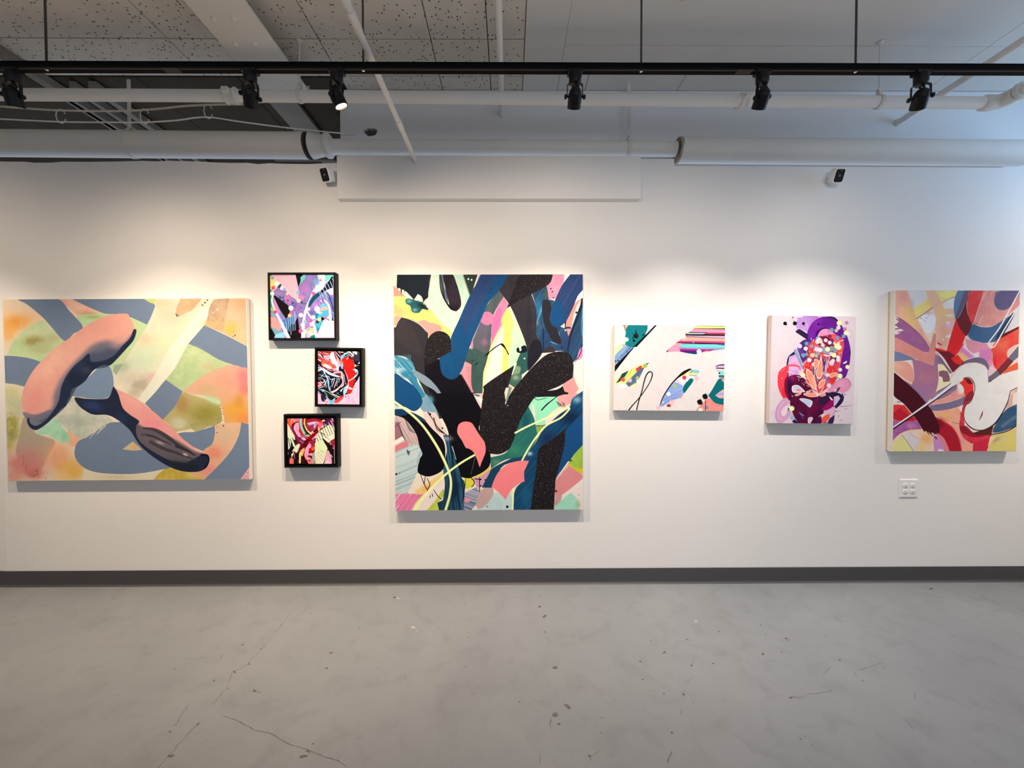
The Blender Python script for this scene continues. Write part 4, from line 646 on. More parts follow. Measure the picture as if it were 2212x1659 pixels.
def paint_dots():
    P = Paint(680, 680, [(105, 110), (1478, 118), (1485, 1478), (128, 1460)], (150, 120, 190), 13)
    f, g, p, l, c, d = P.f, P.g, P.p, P.l, P.c, P.dots
    PK, BK, LB, CR = (248, 178, 190), (24, 12, 18), (160, 200, 232), (250, 250, 214)
    p('105,110 160,120 350,330 200,480 105,400', (236, 200, 170)); p('105,180 200,240 230,330 150,440 105,400', (244, 214, 130)); c(180, 195, 34, (130, 170, 170)); l('240,300 205,380', 12, (200, 80, 60)); p('110,115 160,130 150,160', BK)
    p('105,420 200,480 215,600 190,900 130,880', (60, 150, 116), col2=(80, 140, 120)); p('110,920 250,960 260,1010 230,1020 130,970', (110, 170, 170)); p('110,1000 250,1030 330,1130 350,1200 360,1300 300,1300 130,1210', (248, 150, 144)); p('130,1210 250,1280 400,1330 430,1460 240,1440 150,1290', (110, 160, 176)); p('240,1380 440,1330 430,1460 220,1450', (140, 200, 226)); p('128,1220 180,1290 240,1400 210,1460 128,1460', BK)
    M = f('220,450 420,400 480,520 700,660 740,600 740,420 780,300 880,180 920,120 1130,120 1150,260 1100,380 1000,500 950,680 900,900 840,1100 800,1300 760,1460 700,1050 640,1000 560,1040 400,1100 300,900 200,600', (134, 122, 172), sm=0, streak=(80, .3, (84, 88, 136)))
    for x, y, rx, ry, q in ((850, 420, 100, 160, (180, 110, 184)), (800, 600, 60, 60, (226, 120, 180)), (980, 200, 80, 80, (150, 124, 186)), (320, 510, 90, 60, (176, 126, 176)), (480, 620, 60, 90, (200, 110, 176)), (620, 820, 90, 120, (90, 90, 160)), (720, 850, 80, 120, (150, 100, 180)), (640, 980, 60, 60, (110, 130, 190)), (920, 1150, 60, 90, (196, 110, 180)), (900, 1040, 40, 90, (150, 120, 180))): g(x, y, rx, ry, q, .85, n=1.5)
    d('400,610,20 420,680,24 500,680,26 340,610,26 600,720,26 800,720,30 850,750,16 790,830,18', 18, (50, 60, 110), .8)
    rng = np.random.default_rng(8)
    for i in range(90):
        x = 560+rng.random()*360; y = 640+rng.random()*460; l(f'{x},{y} {x+rng.normal(0,16)},{y+rng.normal(0,26)}', 7, [(60, 60, 130), (220, 130, 190), (150, 150, 210), (40, 70, 120)][rng.integers(4)], .7, 0)
    for q in ('450,560 520,640 580,720', '430,600 500,700 560,760', '470,540 560,620 620,690', '520,690 560,740'): l(q, 10, (240, 110, 170))
    p('780,120 900,120 860,220 780,310 740,380 770,240', (100, 200, 184)); p('770,190 830,130 900,120 850,200', (120, 190, 180)); p('660,118 840,118 770,190 775,260 728,400', BK)
    p('160,118 665,118 725,400 728,640 720,690 560,580 400,390 250,230', PK); g(420, 250, 120, 80, (250, 190, 196), .6)
    # left dark blade
    p('200,570 240,570 500,770 545,850 540,960 460,1065 330,850', BK); f('330,870 440,1020 470,1080 420,1180 380,1110', (120, 130, 190), sm=0); p('195,590 250,700 330,880 330,960 250,860 205,720', (200, 130, 180))
    # lower dark
    p('400,1090 640,1010 640,1110 560,1290 530,1440 400,1180', (76, 120, 170), streak=(80, .5, (30, 50, 90))); p('500,1330 640,1160 710,1020 740,1250 800,1462 520,1462', BK); p('480,1300 600,1160 640,1200 560,1420', (20, 30, 50))
    for x in range(6): l(f'{410+x*48},{1120-x*28} {445+x*42},{1330-x*6+(x==3)*80}', 11, LB, .95, 0)
    l('650,900 640,1000', 10, LB)
    # right half
    p('1130,118 1478,118 1470,180 1300,320 1050,460 1150,280', (250, 250, 226)); p('1290,118 1478,118 1478,160 1290,310', (110, 214, 200)); g(1400, 180, 50, 40, (140, 220, 220), .8); d('1190,255,30', 30, (234, 120, 150)); p('1050,220 1150,180 1180,330 1080,380', (110, 150, 200), .8)
    for x in range(5): l(f'{1150+x*55},{140} {1190+x*52},{300}', 5, (190, 200, 150), .9, 0)
    f('930,740 1000,600 1080,520 1200,470 1320,500 1440,620 1478,760 1478,1100 1420,1090 1380,860 1280,680 1200,620 1100,680 1000,800 940,900', (108, 120, 170), sm=0, streak=(60, .6, (186, 150, 196)))
    p('960,700 1050,570 1180,500 1200,560 1080,660 980,800 930,830', (16, 70, 100)); p('1380,560 1478,640 1478,900 1430,900 1360,640', (130, 120, 190), streak=(65, .7, (40, 50, 110))); l('1340,520 1420,700 1460,920', 20, (34, 50, 100), .8)
    f('1000,900 1050,760 1140,680 1220,660 1300,760 1200,860 1100,960 1000,1010', (140, 110, 180), sm=0); g(1080, 780, 60, 60, (196, 130, 190), .8); g(1000, 940, 60, 60, (80, 90, 150), .8); c(1205, 690, 26, (226, 160, 190)); c(1240, 675, 14, (30, 50, 90))
    p('1200,760 1280,740 1350,820 1340,880 1180,880', (90, 180, 214)); p('1180,870 1250,810 1340,830 1350,870 1250,930', (248, 170, 150)); p('1080,980 1200,900 1340,880 1380,960 1300,1010 1200,1040 1150,1120 1060,1060', (70, 170, 200)); p('1080,960 1150,940 1120,1060 1070,1060', (20, 130, 150)); p('1320,1040 1400,970 1400,1060 1360,1090', (250, 190, 150)); c(1190, 940, 36, (246, 170, 180)); c(1120, 860, 60, CR); p('1090,850 1110,950 1180,950 1170,850', (246, 240, 220)); l('1080,850 1100,940', 8, (140, 140, 120))
    p('1050,1130 1150,1080 1240,1090 1220,1180 1130,1340 1090,1260', (70, 170, 190)); g(1140, 1290, 30, 40, (40, 110, 140), .8); f('1190,1080 1210,1040 1250,1040 1270,1080 1210,1110', BK); c(1125, 1130, 34, (60, 40, 50)); f('1240,1100 1300,1080 1380,1110 1385,1140 1330,1170', (246, 216, 200), sm=0); l('1270,1080 1330,1160 1370,1150', 7, (90, 40, 40)); l('1340,1080 1390,1110', 12, BK)
    p('1240,1130 1478,1110 1485,1478 1110,1470 1150,1330', (252, 200, 214)); g(1350, 1330, 80, 90, (250, 190, 206), .5); c(1300, 1180, 38, (250, 240, 220)); c(1260, 1160, 30, (246, 230, 210)); p('1430,1050 1478,1030 1478,1110 1430,1110', (30, 50, 90)); l('1470,1040 1470,1090', 10, (230, 230, 240))
    p('850,1300 960,1230 1050,1300 1100,1460 900,1462', (190, 180, 180)); g(960, 1280, 50, 50, (160, 170, 170), .8); p('1000,1420 1080,1400 1100,1470 960,1465', (10, 120, 120)); p('790,1280 900,1180 870,1300 800,1420', (190, 120, 170), .7)
    # striped black and teal bars
    p('1170,490 1290,390 1440,170 1460,170 1460,400 1300,470 1190,560', (8, 24, 30))
    for x in range(6): l(f'{1190+x*52},{480-x*52} {1250+x*50},{600-x*50}', 13, (176, 214, 236), .98, 0)
    for x in range(5): l(f'{1040+x*40},{250+x*6} {1080+x*40},{380+x*10}', 9, (150, 190, 226), .8, 0); l(f'{920+x*50},{500+x*(-60)} {950+x*50},{580-x*60}', 10, (130, 170, 220), .7, 0)
    for x in range(5): l(f'{1110+x*50},{760-x*40} {1150+x*48},{860-x*40}', 9, (200, 200, 240), .7, 0)
    p('1310,480 1440,420 1460,420 1460,560 1400,560', (240, 250, 244)); l('1400,440 1420,540', 4, (170, 190, 150)); l('1290,490 1330,670', 12, LB); l('1170,490 1200,620', 12, LB)
    # white curves
    f('780,1462 810,1100 860,860 960,640 1040,460 1140,400 1290,330 1240,440 1100,520 1000,600 930,760 870,1050 855,1250 870,1462', (252, 250, 246), sm=0); f('880,860 910,900 1010,1030 990,1070 900,930', (252, 250, 246), sm=0); l('1030,1120 1070,1280 1110,1470', (40, 44, 60), (250, 248, 250)); l('1270,670 1360,780 1390,920 1405,1100', (16, 44, 46, 50), (246, 246, 250)); l('190,560 170,680 220,850 300,1010 400,1210 520,1470', (24, 34, 34, 46, 56, 80), (250, 250, 250)); l('340,1200 420,1300 500,1462', 10, (190, 210, 230))
    g(1180, 400, 80, 40, (250, 246, 220), .8); l('1100,400 1240,400', 4, (200, 190, 170))
    # dots
    d('275,320,58 175,522,44 568,835,52 775,985,45 1040,1035,44 845,1335,46 980,1365,48 815,1190,44', 46, CR); d('195,405,38 235,915,38', 38, (232, 70, 110)); d('570,930,36 770,1320,44 990,1105,36 1045,530,38', 36, (226, 90, 140)); d('380,410,46', 44, (226, 210, 220)); d('430,435,30 715,510,40 865,1130,38', 36, (130, 180, 200)); d('320,380,32 345,350,26', 26, (40, 70, 100)); d('730,680,44 490,530,30', 36, (246, 200, 150)); d('1165,1080,40', 38, (240, 236, 140)); d('540,990,38 1010,1310,50', 38, (236, 196, 140)); d('180,850,44', 40, (180, 190, 110), .8); d('935,860,40', 40, (246, 200, 210)); d('1000,1180,40', 40, (248, 236, 224)); d('1055,1390,12 485,1300,12 1060,1120,16 1095,1085,12', 12, (250, 250, 250)); p('1020,540 1060,560 1020,580', (226, 90, 140))
    return P.done('dotted_square_panel')

def paint_slash():
    P = Paint(570, 720, [(165, 185), (1112, 200), (1108, 1390), (168, 1385)], (20, 18, 30), 17)
    f, g, p, l, c, d = P.f, P.g, P.p, P.l, P.c, P.dots
    PK, BK, LB, RD, PP = (248, 180, 200), (16, 14, 22), (176, 200, 226), (250, 26, 22), (246, 160, 170)
    p('165,1080 260,1120 300,1230 420,1300 540,1300 700,1200 860,1150 960,1020 1000,920 1060,850 1110,740 1112,1390 165,1390', (246, 178, 206), col2=(248, 190, 210))
    p('165,185 1112,200 1112,740 1000,900 860,1000 700,1200 520,1290 300,1230 165,1060', BK); p('1000,250 1060,210 1112,220 1112,430 1040,420 960,400', (48, 42, 62))
    p('180,190 540,200 560,280 640,380 660,420 640,560 620,630 500,640 420,600 280,560 240,480 260,420 165,330', (196, 60, 60)); p('300,320 440,300 460,360 420,450 330,380', (180, 190, 210)); p('290,290 450,280 430,400 330,380', PP)
    l('180,205 300,230 450,285', (18, 16, 20), (250, 240, 240)); l('250,215 350,270 440,270', 14, (120, 20, 30)); l('190,190 300,210 460,220', 16, (90, 20, 30)); l('220,200 430,280', 6, (20, 10, 16)); d('205,215,22', 20, (240, 60, 90)); l('165,250 230,290 290,360', (30, 36, 10), (150, 196, 226)); l('250,270 290,330', 24, BK)
    f('250,420 340,390 440,400 480,480 560,500 560,540 480,560 380,530 270,520', (246, 96, 80), sm=0); d('350,420,12 410,450,14 440,380,16 530,500,14 380,470,10 520,540,10', 10, (150, 20, 30)); f('280,490 340,480 430,520 490,570 470,592 380,570 300,530', (252, 232, 240)); l('300,545 400,600 500,610', 12, (90, 20, 40)); p('500,580 640,560 640,620 520,640', PP); l('170,370 240,410', (14, 20), (250, 230, 240)); l('180,400 230,430', 14, (220, 40, 50)); l('200,310 260,360 250,460', 20, (180, 40, 40)); l('380,590 480,640', 14, (240, 170, 190))
    f('440,290 485,200 520,210 560,340 640,520 640,640 590,630 570,520 480,460 460,400', (186, 200, 218), sm=0)
    l('530,200 600,330 690,450', (10, 36, 16), PP); l('540,210 590,350', 8, BK); l('560,200 640,290 700,360', (10, 16, 6), (250, 220, 230)); l('620,200 660,230 700,300', 16, (200, 60, 60)); l('640,210 740,220', 14, (250, 226, 230)); p('600,330 680,420 690,520 640,560 600,420', PP); l('550,230 590,330', 6, (30, 10, 20)); f('680,310 760,250 830,215 860,230 770,300 700,400 680,390', (110, 180, 220), sm=0); l('760,240 880,240', 10, (250, 240, 244)); f('820,205 900,200 980,290 960,330 900,240', (252, 250, 250), sm=0); f('950,200 1040,200 1060,240 1030,275 1000,260 1000,230 960,250', (252, 250, 250), sm=0); l('970,210 970,300', 10, (250, 250, 250)); l('820,290 880,275 930,320', (8, 20, 8), (250, 200, 210)); l('730,350 800,310 880,320', 8, (250, 160, 160))
    f('700,430 720,370 770,330 850,340 920,390 970,470 1000,560 1005,640 1010,760 960,1020 930,1110 880,1160 830,1120 850,960 800,700 740,570 730,480', RD, sm=0, col2=(240, 30, 24)); f('890,320 980,350 960,430 930,400', (100, 24, 24), sm=0); f('810,370 850,330 860,345 830,380', (250, 200, 150), sm=0); l('940,380 980,450 990,520', 8, (250, 110, 90)); f('670,430 700,400 740,450 710,480', (250, 110, 90)); f('680,500 730,450 740,500 730,600 700,580', (120, 180, 220), sm=0); l('660,390 650,440', 12, (140, 30, 60))
    f('950,600 1010,590 1060,620 1075,670 1050,740 1000,790 940,830 870,865 860,850 960,790 1020,710 1010,650', (188, 204, 226), sm=0); l('1050,660 1030,720', 22, (30, 60, 110)); d('1015,520,24 930,320,10 1070,515,9 1010,850,10', 10, (244, 236, 220)); p('1070,470 1110,430 1110,480', (250, 240, 240))
    l('180,560 300,600 430,690 560,740 680,770', (30, 50, 60, 50, 14), (184, 200, 222)); l('170,600 290,620 340,700', (8, 24, 6), (250, 220, 240)); l('180,500 260,570', 12, (240, 200, 220)); l('170,640 230,620', 20, (250, 250, 250)); l('180,570 240,560', 14, (120, 160, 190)); p('240,640 290,660 260,690', (30, 90, 100)); l('300,650 360,740 440,770', (8, 20, 6), (240, 210, 230)); l('215,720 300,750 380,770', 20, (120, 180, 210)); l('165,800 240,780 300,700', 14, (150, 190, 210)); g(200, 740, 40, 30, (110, 24, 30), .8)
    f('500,690 560,650 680,640 740,690 750,800 760,960 700,1010 660,980 720,900 710,820 690,790 690,700 560,700', (244, 166, 176), sm=0); p('560,690 690,680 690,740 640,740', (110, 30, 40)); f('660,600 740,600 760,680 720,650', BK, sm=0); l('765,610 830,760 860,900 800,940', (10, 16, 14, 4), (246, 170, 180)); l('770,690 790,820 830,930', (6, 20, 6), (60, 20, 36)); l('760,720 780,880 800,930', 10, (200, 210, 226))
    for q in ('470,900 520,820 560,790', '500,980 530,880 560,800', '540,1020 560,960 590,860', '600,980 605,860 600,780', '640,900 650,830 620,780', '450,1050 500,900', '520,900 500,1000', '460,1100 560,1080', '630,820 690,800', '420,780 470,830 560,790', '300,960 350,900 390,800', '260,900 330,960', '230,860 290,900 330,820', '350,1000 370,900', '300,850 360,860', '360,1020 380,960', '270,790 340,900 330,980', '190,840 280,800', '320,1000 340,920', '240,930 310,1000', '350,760 420,880'): l(q, (6, 17, 5), (190, 200, 220) if (len(q)+ord(q[1])) % 2 else (248, 214, 226))
    f('360,760 400,760 430,880 430,960 460,1060 440,1100 410,1020 390,900', (130, 182, 212), sm=0); f('450,1110 560,1060 660,980 680,1000 600,1080 500,1130', (246, 200, 214), sm=0); l('470,1090 640,1010', 6, (160, 30, 60)); f('165,890 230,880 260,930 250,980 200,1000 165,990', (246, 150, 166), sm=0); d('190,930,22', 20, (240, 60, 70)); l('170,1030 240,1010 290,990', 14, (246, 190, 214)); l('200,1060 260,1050', 16, (120, 170, 200))
    f('230,1050 330,1060 380,1180 420,1260 480,1300 560,1230 560,1280 520,1380 430,1385 400,1260 330,1120 270,1100', (120, 186, 216), sm=0); f('660,1080 740,1020 860,930 870,960 840,1040 800,1130 760,1210 740,1100 770,1010 700,1090', (150, 196, 220), sm=0); l('690,1100 720,1050', 14, (250, 250, 250)); f('780,1050 850,950 830,1080 790,1150 770,1230 700,1300 640,1360 720,1370 780,1250', (196, 200, 206), sm=0)
    p('300,1060 470,1150 520,1220 470,1230 380,1170', (16, 40, 30)); l('280,1050 420,1120 560,1210 700,1270', 9, (250, 220, 190)); l('500,1150 700,1240', 16, (250, 236, 244)); l('560,1190 640,1120', 8, (120, 180, 200)); l('590,1110 690,1200', 6, (110, 150, 160))
    f('560,1290 640,1240 700,1200 750,1180 750,1220 700,1290 620,1350 540,1355', (226, 36, 50), sm=0); 
    for x in range(5): l(f'{570+x*36},{1310-x*20} {590+x*36},{1360-x*20}', 12, (240, 140, 150), .9, 0)
    f('240,1190 290,1150 340,1160 370,1220 330,1330 280,1320 250,1280', (34, 30, 50), sm=0)
    for q in ('290,1150 340,1200 320,1260', '280,1230 330,1290', '300,1330 380,1310', '350,1200 390,1280 380,1340', '310,1280 350,1320'): l(q, (6, 22, 5), (246, 200, 214) if q[0] == '3' else (40, 30, 50))
    d('1000,850,10 965,985,14 980,940,18 1000,1000,8 350,1370,10 380,1330,12 800,1210,12', 10, BK); f('840,1020 900,1000 960,1050 890,1050', (250, 200, 210), sm=0); l('860,990 940,1030', 9, (252, 230, 230)); l('820,1120 860,1200 885,1280', (12, 10, 6), (120, 110, 130)); l('1045,1120 1050,1220', 8, (130, 100, 130)); l('950,1220 975,1360', (4, 9), (170, 110, 160)); l('870,1260 850,1330 790,1350', 5, (200, 130, 170)); l('170,1100 240,1180 260,1280', (12, 10), (40, 20, 40))
    return P.done('red_slash_panel')

def paint_maroon():
    P = Paint(680, 680, [(220, 200), (1360, 210), (1370, 1300), (240, 1300)], (60, 10, 20), 19)
    f, g, p, l, c, d = P.f, P.g, P.p, P.l, P.c, P.dots
    GR, BK, MR, PK, RD = (226, 228, 190), (24, 8, 12), (138, 20, 36), (246, 160, 186), (240, 60, 50)
    p('220,200 600,210 640,330 560,420 640,600 800,620 640,860 520,830 400,620 300,470 230,330', (196, 40, 50)); f('220,200 380,205 400,300 340,380 300,430 240,310', RD, sm=0, col2=(244, 90, 60)); p('320,210 350,210 340,290 310,340', (248, 170, 110)); p('350,210 520,208 500,290 380,300', (236, 110, 130)); l('360,210 400,290', 26, (244, 150, 160))
    p('225,310 300,450 400,620 420,720 300,700 240,680 230,560', GR); p('240,440 290,480 250,560 230,600', (232, 226, 200)); p('225,330 250,400 235,520', (236, 228, 170))
    f('330,440 380,320 460,300 540,340 560,480 620,600 700,660 660,760 620,840 560,850 480,780 420,640', (110, 30, 70), sm=0); f('380,440 420,320 500,300 520,380 530,440 500,490 540,580 560,650 510,655 460,600 420,530', PK, sm=0, col2=(250, 176, 200)); l('440,380 480,500 540,620', 8, (200, 100, 140)); f('500,300 540,420 600,560 640,640 560,600 520,480', (196, 36, 46), sm=0)
    l('540,620 620,640 700,670', (6, 16, 6), (246, 130, 130)); f('560,650 640,670 680,720 620,740 560,700', (240, 180, 210), sm=0); l('600,650 560,700 620,720', 8, (90, 20, 60)); l('450,680 540,740 620,800', 20, (150, 24, 60)); l('530,740 620,800', 9, (240, 190, 214)); g(520, 800, 60, 30, (140, 20, 50), .8)
    l('320,380 400,320 470,290 540,300 640,280 720,240', (4, 26, 14, 8, 14, 10), (34, 6, 10)); l('340,440 370,350', 12, (40, 6, 10))
    l('555,205 550,330 590,470 650,580 720,620 760,610', (52, 60, 56, 54, 48, 20), (140, 206, 186)); l('655,580 690,595', 24, (20, 30, 30)); l('560,345 610,345', 5, (60, 70, 60))
    f('600,210 720,210 700,300 660,360 640,300', (130, 20, 30), sm=0); l('650,205 640,320 690,470 800,580', (24, 28, 34, 44), (250, 206, 120)); l('690,400 720,500', 8, (180, 60, 40)); 
    f('690,310 760,260 900,240 1020,270 1070,310 1020,390 920,470 830,520 770,500 700,440', (150, 36, 76), sm=0, col2=(170, 50, 80)); f('660,290 760,225 900,215 1040,260 1080,320 1010,310 900,250 780,260 700,310', (180, 24, 46), sm=0); f('700,330 830,290 950,290 880,340 760,380', (214, 200, 216), sm=0, streak=(-10, .6, (150, 60, 110))); f('870,350 900,320 930,360 890,450 860,440', (170, 176, 190), sm=0); f('940,290 1010,310 980,370 930,340', (240, 150, 160), sm=0); f('960,330 1060,300 1090,380 1000,500 960,520 970,420', (226, 90, 100), sm=0); l('960,440 980,380', 6, (250, 130, 120)); g(780, 420, 60, 40, (150, 40, 90), .7); p('790,540 830,510 860,520 800,590', (246, 180, 190))
    l('700,230 820,205 1000,215 1160,260', (8, 14, 10, 10), (30, 6, 12)); p('840,205 1360,205 1340,260 1160,250 1000,225', (40, 10, 24)); f('1050,300 1070,250 1120,245 1160,300 1140,310 1100,280', (250, 210, 120), sm=0); f('1080,330 1180,230 1340,210 1360,400 1340,440 1240,330 1130,420 1090,380', (90, 24, 80), sm=0, col2=(60, 14, 50)); l('1300,220 1330,300', (30, 8), (246, 180, 220)); l('1210,310 1240,350', 12, (246, 200, 220)); d('1140,375,26', 24, (160, 150, 200)); d('1100,340,30', 30, (130, 50, 120)); f('1030,400 1090,370 1110,410 1060,450', (246, 190, 200), sm=0); f('970,520 960,450 990,420 1010,490', (250, 190, 150), sm=0)
    f('950,570 1050,480 1240,350 1360,470 1362,680 1250,780 1200,790 1080,680 1000,760 920,800 900,700', GR, sm=0, col2=(236, 228, 200))
    for x in range(5): l(f'{1115+x*54},{430-x*32} {1205+x*54},{640-x*22}', 12, (40, 30, 36), .95, 0)
    l('1070,470 1150,670', 12, (50, 30, 40)); l('1270,270 1350,440', 30, (246, 200, 210), .7); l('1020,510 1080,640', 12, (40, 26, 30))
    for x in range(3): l(f'{920+x*52},{640-x*44} {980+x*52},{770-x*30}', 12, (50, 30, 36), .95, 0)
    f('840,540 960,560 960,620 900,690 860,700 820,720 800,700', (244, 176, 180), sm=0); f('840,710 870,680 920,690 900,750 860,770', (150, 50, 90), sm=1)
    p('640,860 760,760 840,720 880,830 880,950 820,1000 760,960 700,880', (170, 30, 60)); f('800,920 880,870 880,940 840,1000 820,960', (240, 90, 40), sm=0); p('750,960 790,900 820,960 800,1030 750,1010', (200, 10, 16)); g(800, 810, 40, 60, (140, 20, 60), .7); l('770,790 740,830 700,900', 10, (246, 150, 170))
    f('700,870 760,810 800,830 800,900 750,930 740,1000 740,1080 700,1120 760,1140 800,1170 780,1230 720,1200 660,1180 640,1060 650,960', (246, 156, 190), sm=0); l('650,990 640,1100 700,1200', 16, (240, 110, 110)); f('730,1050 830,1030 840,1100 760,1100', (246, 150, 150), sm=0); f('700,1210 800,1160 860,1220 880,1300 740,1300', (236, 120, 120), sm=0); f('720,1100 760,1090 790,1120 740,1130', (150, 10, 20), sm=0); f('720,1220 780,1190 780,1240', (150, 16, 24), sm=0)
    p('890,790 1000,760 1080,690 1130,790 1190,930 1150,1080 1110,1230 1080,1300 900,1300 880,1100', (222, 228, 176)); f('820,1100 870,1000 890,1100 880,1300 840,1290', (170, 166, 150), sm=0); p('890,1030 1000,990 1120,1160 1090,1300 920,1290 890,1200', (240, 226, 196), .8)
    for q in ('960,1000 1100,1160', '1020,960 1095,1045', '920,1040 1100,1230', '900,1130 1040,1275', '895,1200 950,1280'): l(q, 8, (150, 130, 100), .9, 0)
    l('890,830 890,1000', 7, (240, 200, 180)); f('1190,970 1230,1000 1290,1120 1290,1300 1110,1300 1150,1090', (240, 176, 190), sm=0, streak=(70, .4, (200, 130, 150))); f('1110,1280 1190,1200 1260,1290', (250, 200, 210), sm=0)
    f('1060,680 1110,720 1200,820 1340,870 1365,960 1365,1300 1310,1300 1270,1120 1200,930 1120,800', BK, sm=0); f('1230,830 1240,780 1290,730 1360,700 1362,940 1320,920 1300,860', (150, 36, 60), sm=0); l('1250,790 1270,840', 16, (240, 150, 160)); l('1310,920 1340,935', 14, (246, 160, 170)); l('1350,860 1355,1290', 8, (240, 200, 210)); l('1270,1080 1300,1140', 16, (220, 220, 230)); l('1050,560 1110,600 1160,680', (16, 14, 8), (34, 20, 30)); l('1160,650 1250,750', 8, (120, 60, 60)); l('1060,680 1120,600', 5, (120, 90, 90))
    # left bottom black
    f('300,870 330,780 360,870 400,900 340,980 420,1060 520,960 560,1040 640,1180 740,1300 240,1300 240,1040', BK, sm=0); f('240,700 300,690 350,680 430,850 500,810 540,840 490,980 440,1040 400,990 340,1000 400,900 370,870 300,880 310,930 250,950', GR, sm=0, col2=(214, 222, 200)); p('320,780 345,780 370,900 260,1010 250,960 310,880', BK)
    for q in ('250,680 300,890', '300,700 350,830', '350,670 430,860'): l(q, 16, (14, 24, 24), 1, 0)
    p('240,770 300,900 260,950', (196, 214, 210)); p('320,1070 390,1000 380,1060 340,1140', (226, 226, 170)); f('285,1190 320,1140 380,1180 385,1290 285,1290', (248, 96, 96), sm=0, col2=(248, 110, 90)); l('330,1130 340,1170', 20, (150, 130, 170)); l('400,1060 400,1180', (20, 10), (196, 110, 120)); l('250,1020 250,1060', 8, (200, 200, 190))
    p('510,1050 560,960 640,900 640,960 600,1090 580,1120 560,1060 550,1280 510,1280', (250, 214, 130)); p('540,1000 600,930 640,910 600,1060', (244, 170, 100)); p('560,1110 600,1170 610,1060 640,1190 700,1280 600,1290', (40, 12, 12)); l('590,1190 600,1280', 16, (90, 20, 20)); p('480,1220 500,1220 500,1290', (80, 90, 70))
    f('490,1030 500,930 560,850 640,780 720,680 810,600 930,510 970,540 900,620 840,680 740,770 640,860 560,940 510,1020', (150, 6, 14), sm=0, col2=(120, 6, 20)); f('600,840 700,700 740,720 660,850', (80, 4, 12), .8, fe=6); f('490,1030 500,930 560,860 540,950', (100, 10, 30), .8, sm=0); l('960,560 1020,550 1060,560', (12, 8, 4), (60, 8, 12)); l('760,680 780,640', 8, (220, 40, 40))
    p('660,850 740,790 680,900 650,880', (50, 6, 14))
    return P.done('maroon_hatched_panel')
# ---------------------------------------------------------------- materials
def nt(name):
    m = bpy.data.materials.new(name); m.use_nodes = True
    return m, m.node_tree.nodes, m.node_tree.links, m.node_tree.nodes['Principled BSDF']
def mat(name, col, rough=.6, metal=0., var=.06, scale=8., bump=.0, bscale=60., emit=None, spec=.5):
    m, N, L, B = nt(name)
    tc = N.new('ShaderNodeTexCoord'); no = N.new('ShaderNodeTexNoise'); no.inputs['Scale'].default_value = scale; no.inputs['Detail'].default_value = 4
    L.new(tc.outputs['Object'], no.inputs['Vector'])
    mx = N.new('ShaderNodeMix'); mx.data_type = 'RGBA'
    c = np.array(col)
    mx.inputs[6].default_value = (*np.clip(c*(1-var), 0, 1), 1); mx.inputs[7].default_value = (*np.clip(c*(1+var), 0, 1), 1)
    L.new(no.outputs['Fac'], mx.inputs[0]); L.new(mx.outputs[2], B.inputs['Base Color'])
    B.inputs['Roughness'].default_value = rough; B.inputs['Metallic'].default_value = metal; B.inputs['Specular IOR Level'].default_value = spec
    if bump:
        n2 = N.new('ShaderNodeTexNoise'); n2.inputs['Scale'].default_value = bscale; n2.inputs['Detail'].default_value = 3; L.new(tc.outputs['Object'], n2.inputs['Vector'])
        b = N.new('ShaderNodeBump'); b.inputs['Strength'].default_value = bump; b.inputs['Distance'].default_value = .004
        L.new(n2.outputs['Fac'], b.inputs['Height']); L.new(b.outputs['Normal'], B.inputs['Normal'])
    if emit: B.inputs['Emission Color'].default_value = (*emit[:3], 1); B.inputs['Emission Strength'].default_value = emit[3]
    return m
def perforated(name, col):
    m, N, L, B = nt(name)
    tc = N.new('ShaderNodeTexCoord'); mp = N.new('ShaderNodeMapping'); L.new(tc.outputs['Object'], mp.inputs['Vector'])
    mp.inputs['Scale'].default_value = (1, 1, .001)
    vo = N.new('ShaderNodeTexVoronoi'); vo.inputs['Scale'].default_value = 46; vo.inputs['Randomness'].default_value = .72; L.new(mp.outputs[0], vo.inputs['Vector'])
    no = N.new('ShaderNodeTexNoise'); no.inputs['Scale'].default_value = 5; L.new(tc.outputs['Object'], no.inputs['Vector'])
    r = N.new('ShaderNodeMapRange'); r.inputs[1].default_value = .15; r.inputs[2].default_value = .26; r.inputs[3].default_value = 0; r.inputs[4].default_value = 1
    L.new(vo.outputs['Distance'], r.inputs[0])
    sz = N.new('ShaderNodeMath'); sz.operation = 'GREATER_THAN'; sz.inputs[1].default_value = .86; L.new(vo.outputs['Color'], sz.inputs[0])
    ad = N.new('ShaderNodeMath'); ad.operation = 'MAXIMUM'; L.new(r.outputs[0], ad.inputs[0])
    ml = N.new('ShaderNodeMath'); ml.operation = 'MULTIPLY'; ml.inputs[1].default_value = .45; L.new(sz.outputs[0], ml.inputs[0]); ad.inputs[1].default_value = 0.0
    mx = N.new('ShaderNodeMix'); mx.data_type = 'RGBA'; c = np.array(col)
    mx.inputs[6].default_value = (*c*.1, 1); mx.inputs[7].default_value = (*c, 1); L.new(ad.outputs[0], mx.inputs[0])
    m2 = N.new('ShaderNodeMix'); m2.data_type = 'RGBA'; m2.blend_type = 'MULTIPLY'; m2.inputs[0].default_value = .25
    L.new(mx.outputs[2], m2.inputs[6]); L.new(no.outputs['Fac'], m2.inputs[7]); L.new(m2.outputs[2], B.inputs['Base Color'])
    b = N.new('ShaderNodeBump'); b.inputs['Strength'].default_value = .6; b.inputs['Distance'].default_value = .003; L.new(ad.outputs[0], b.inputs['Height']); L.new(b.outputs[0], B.inputs['Normal'])
    B.inputs['Roughness'].default_value = .95
    return m
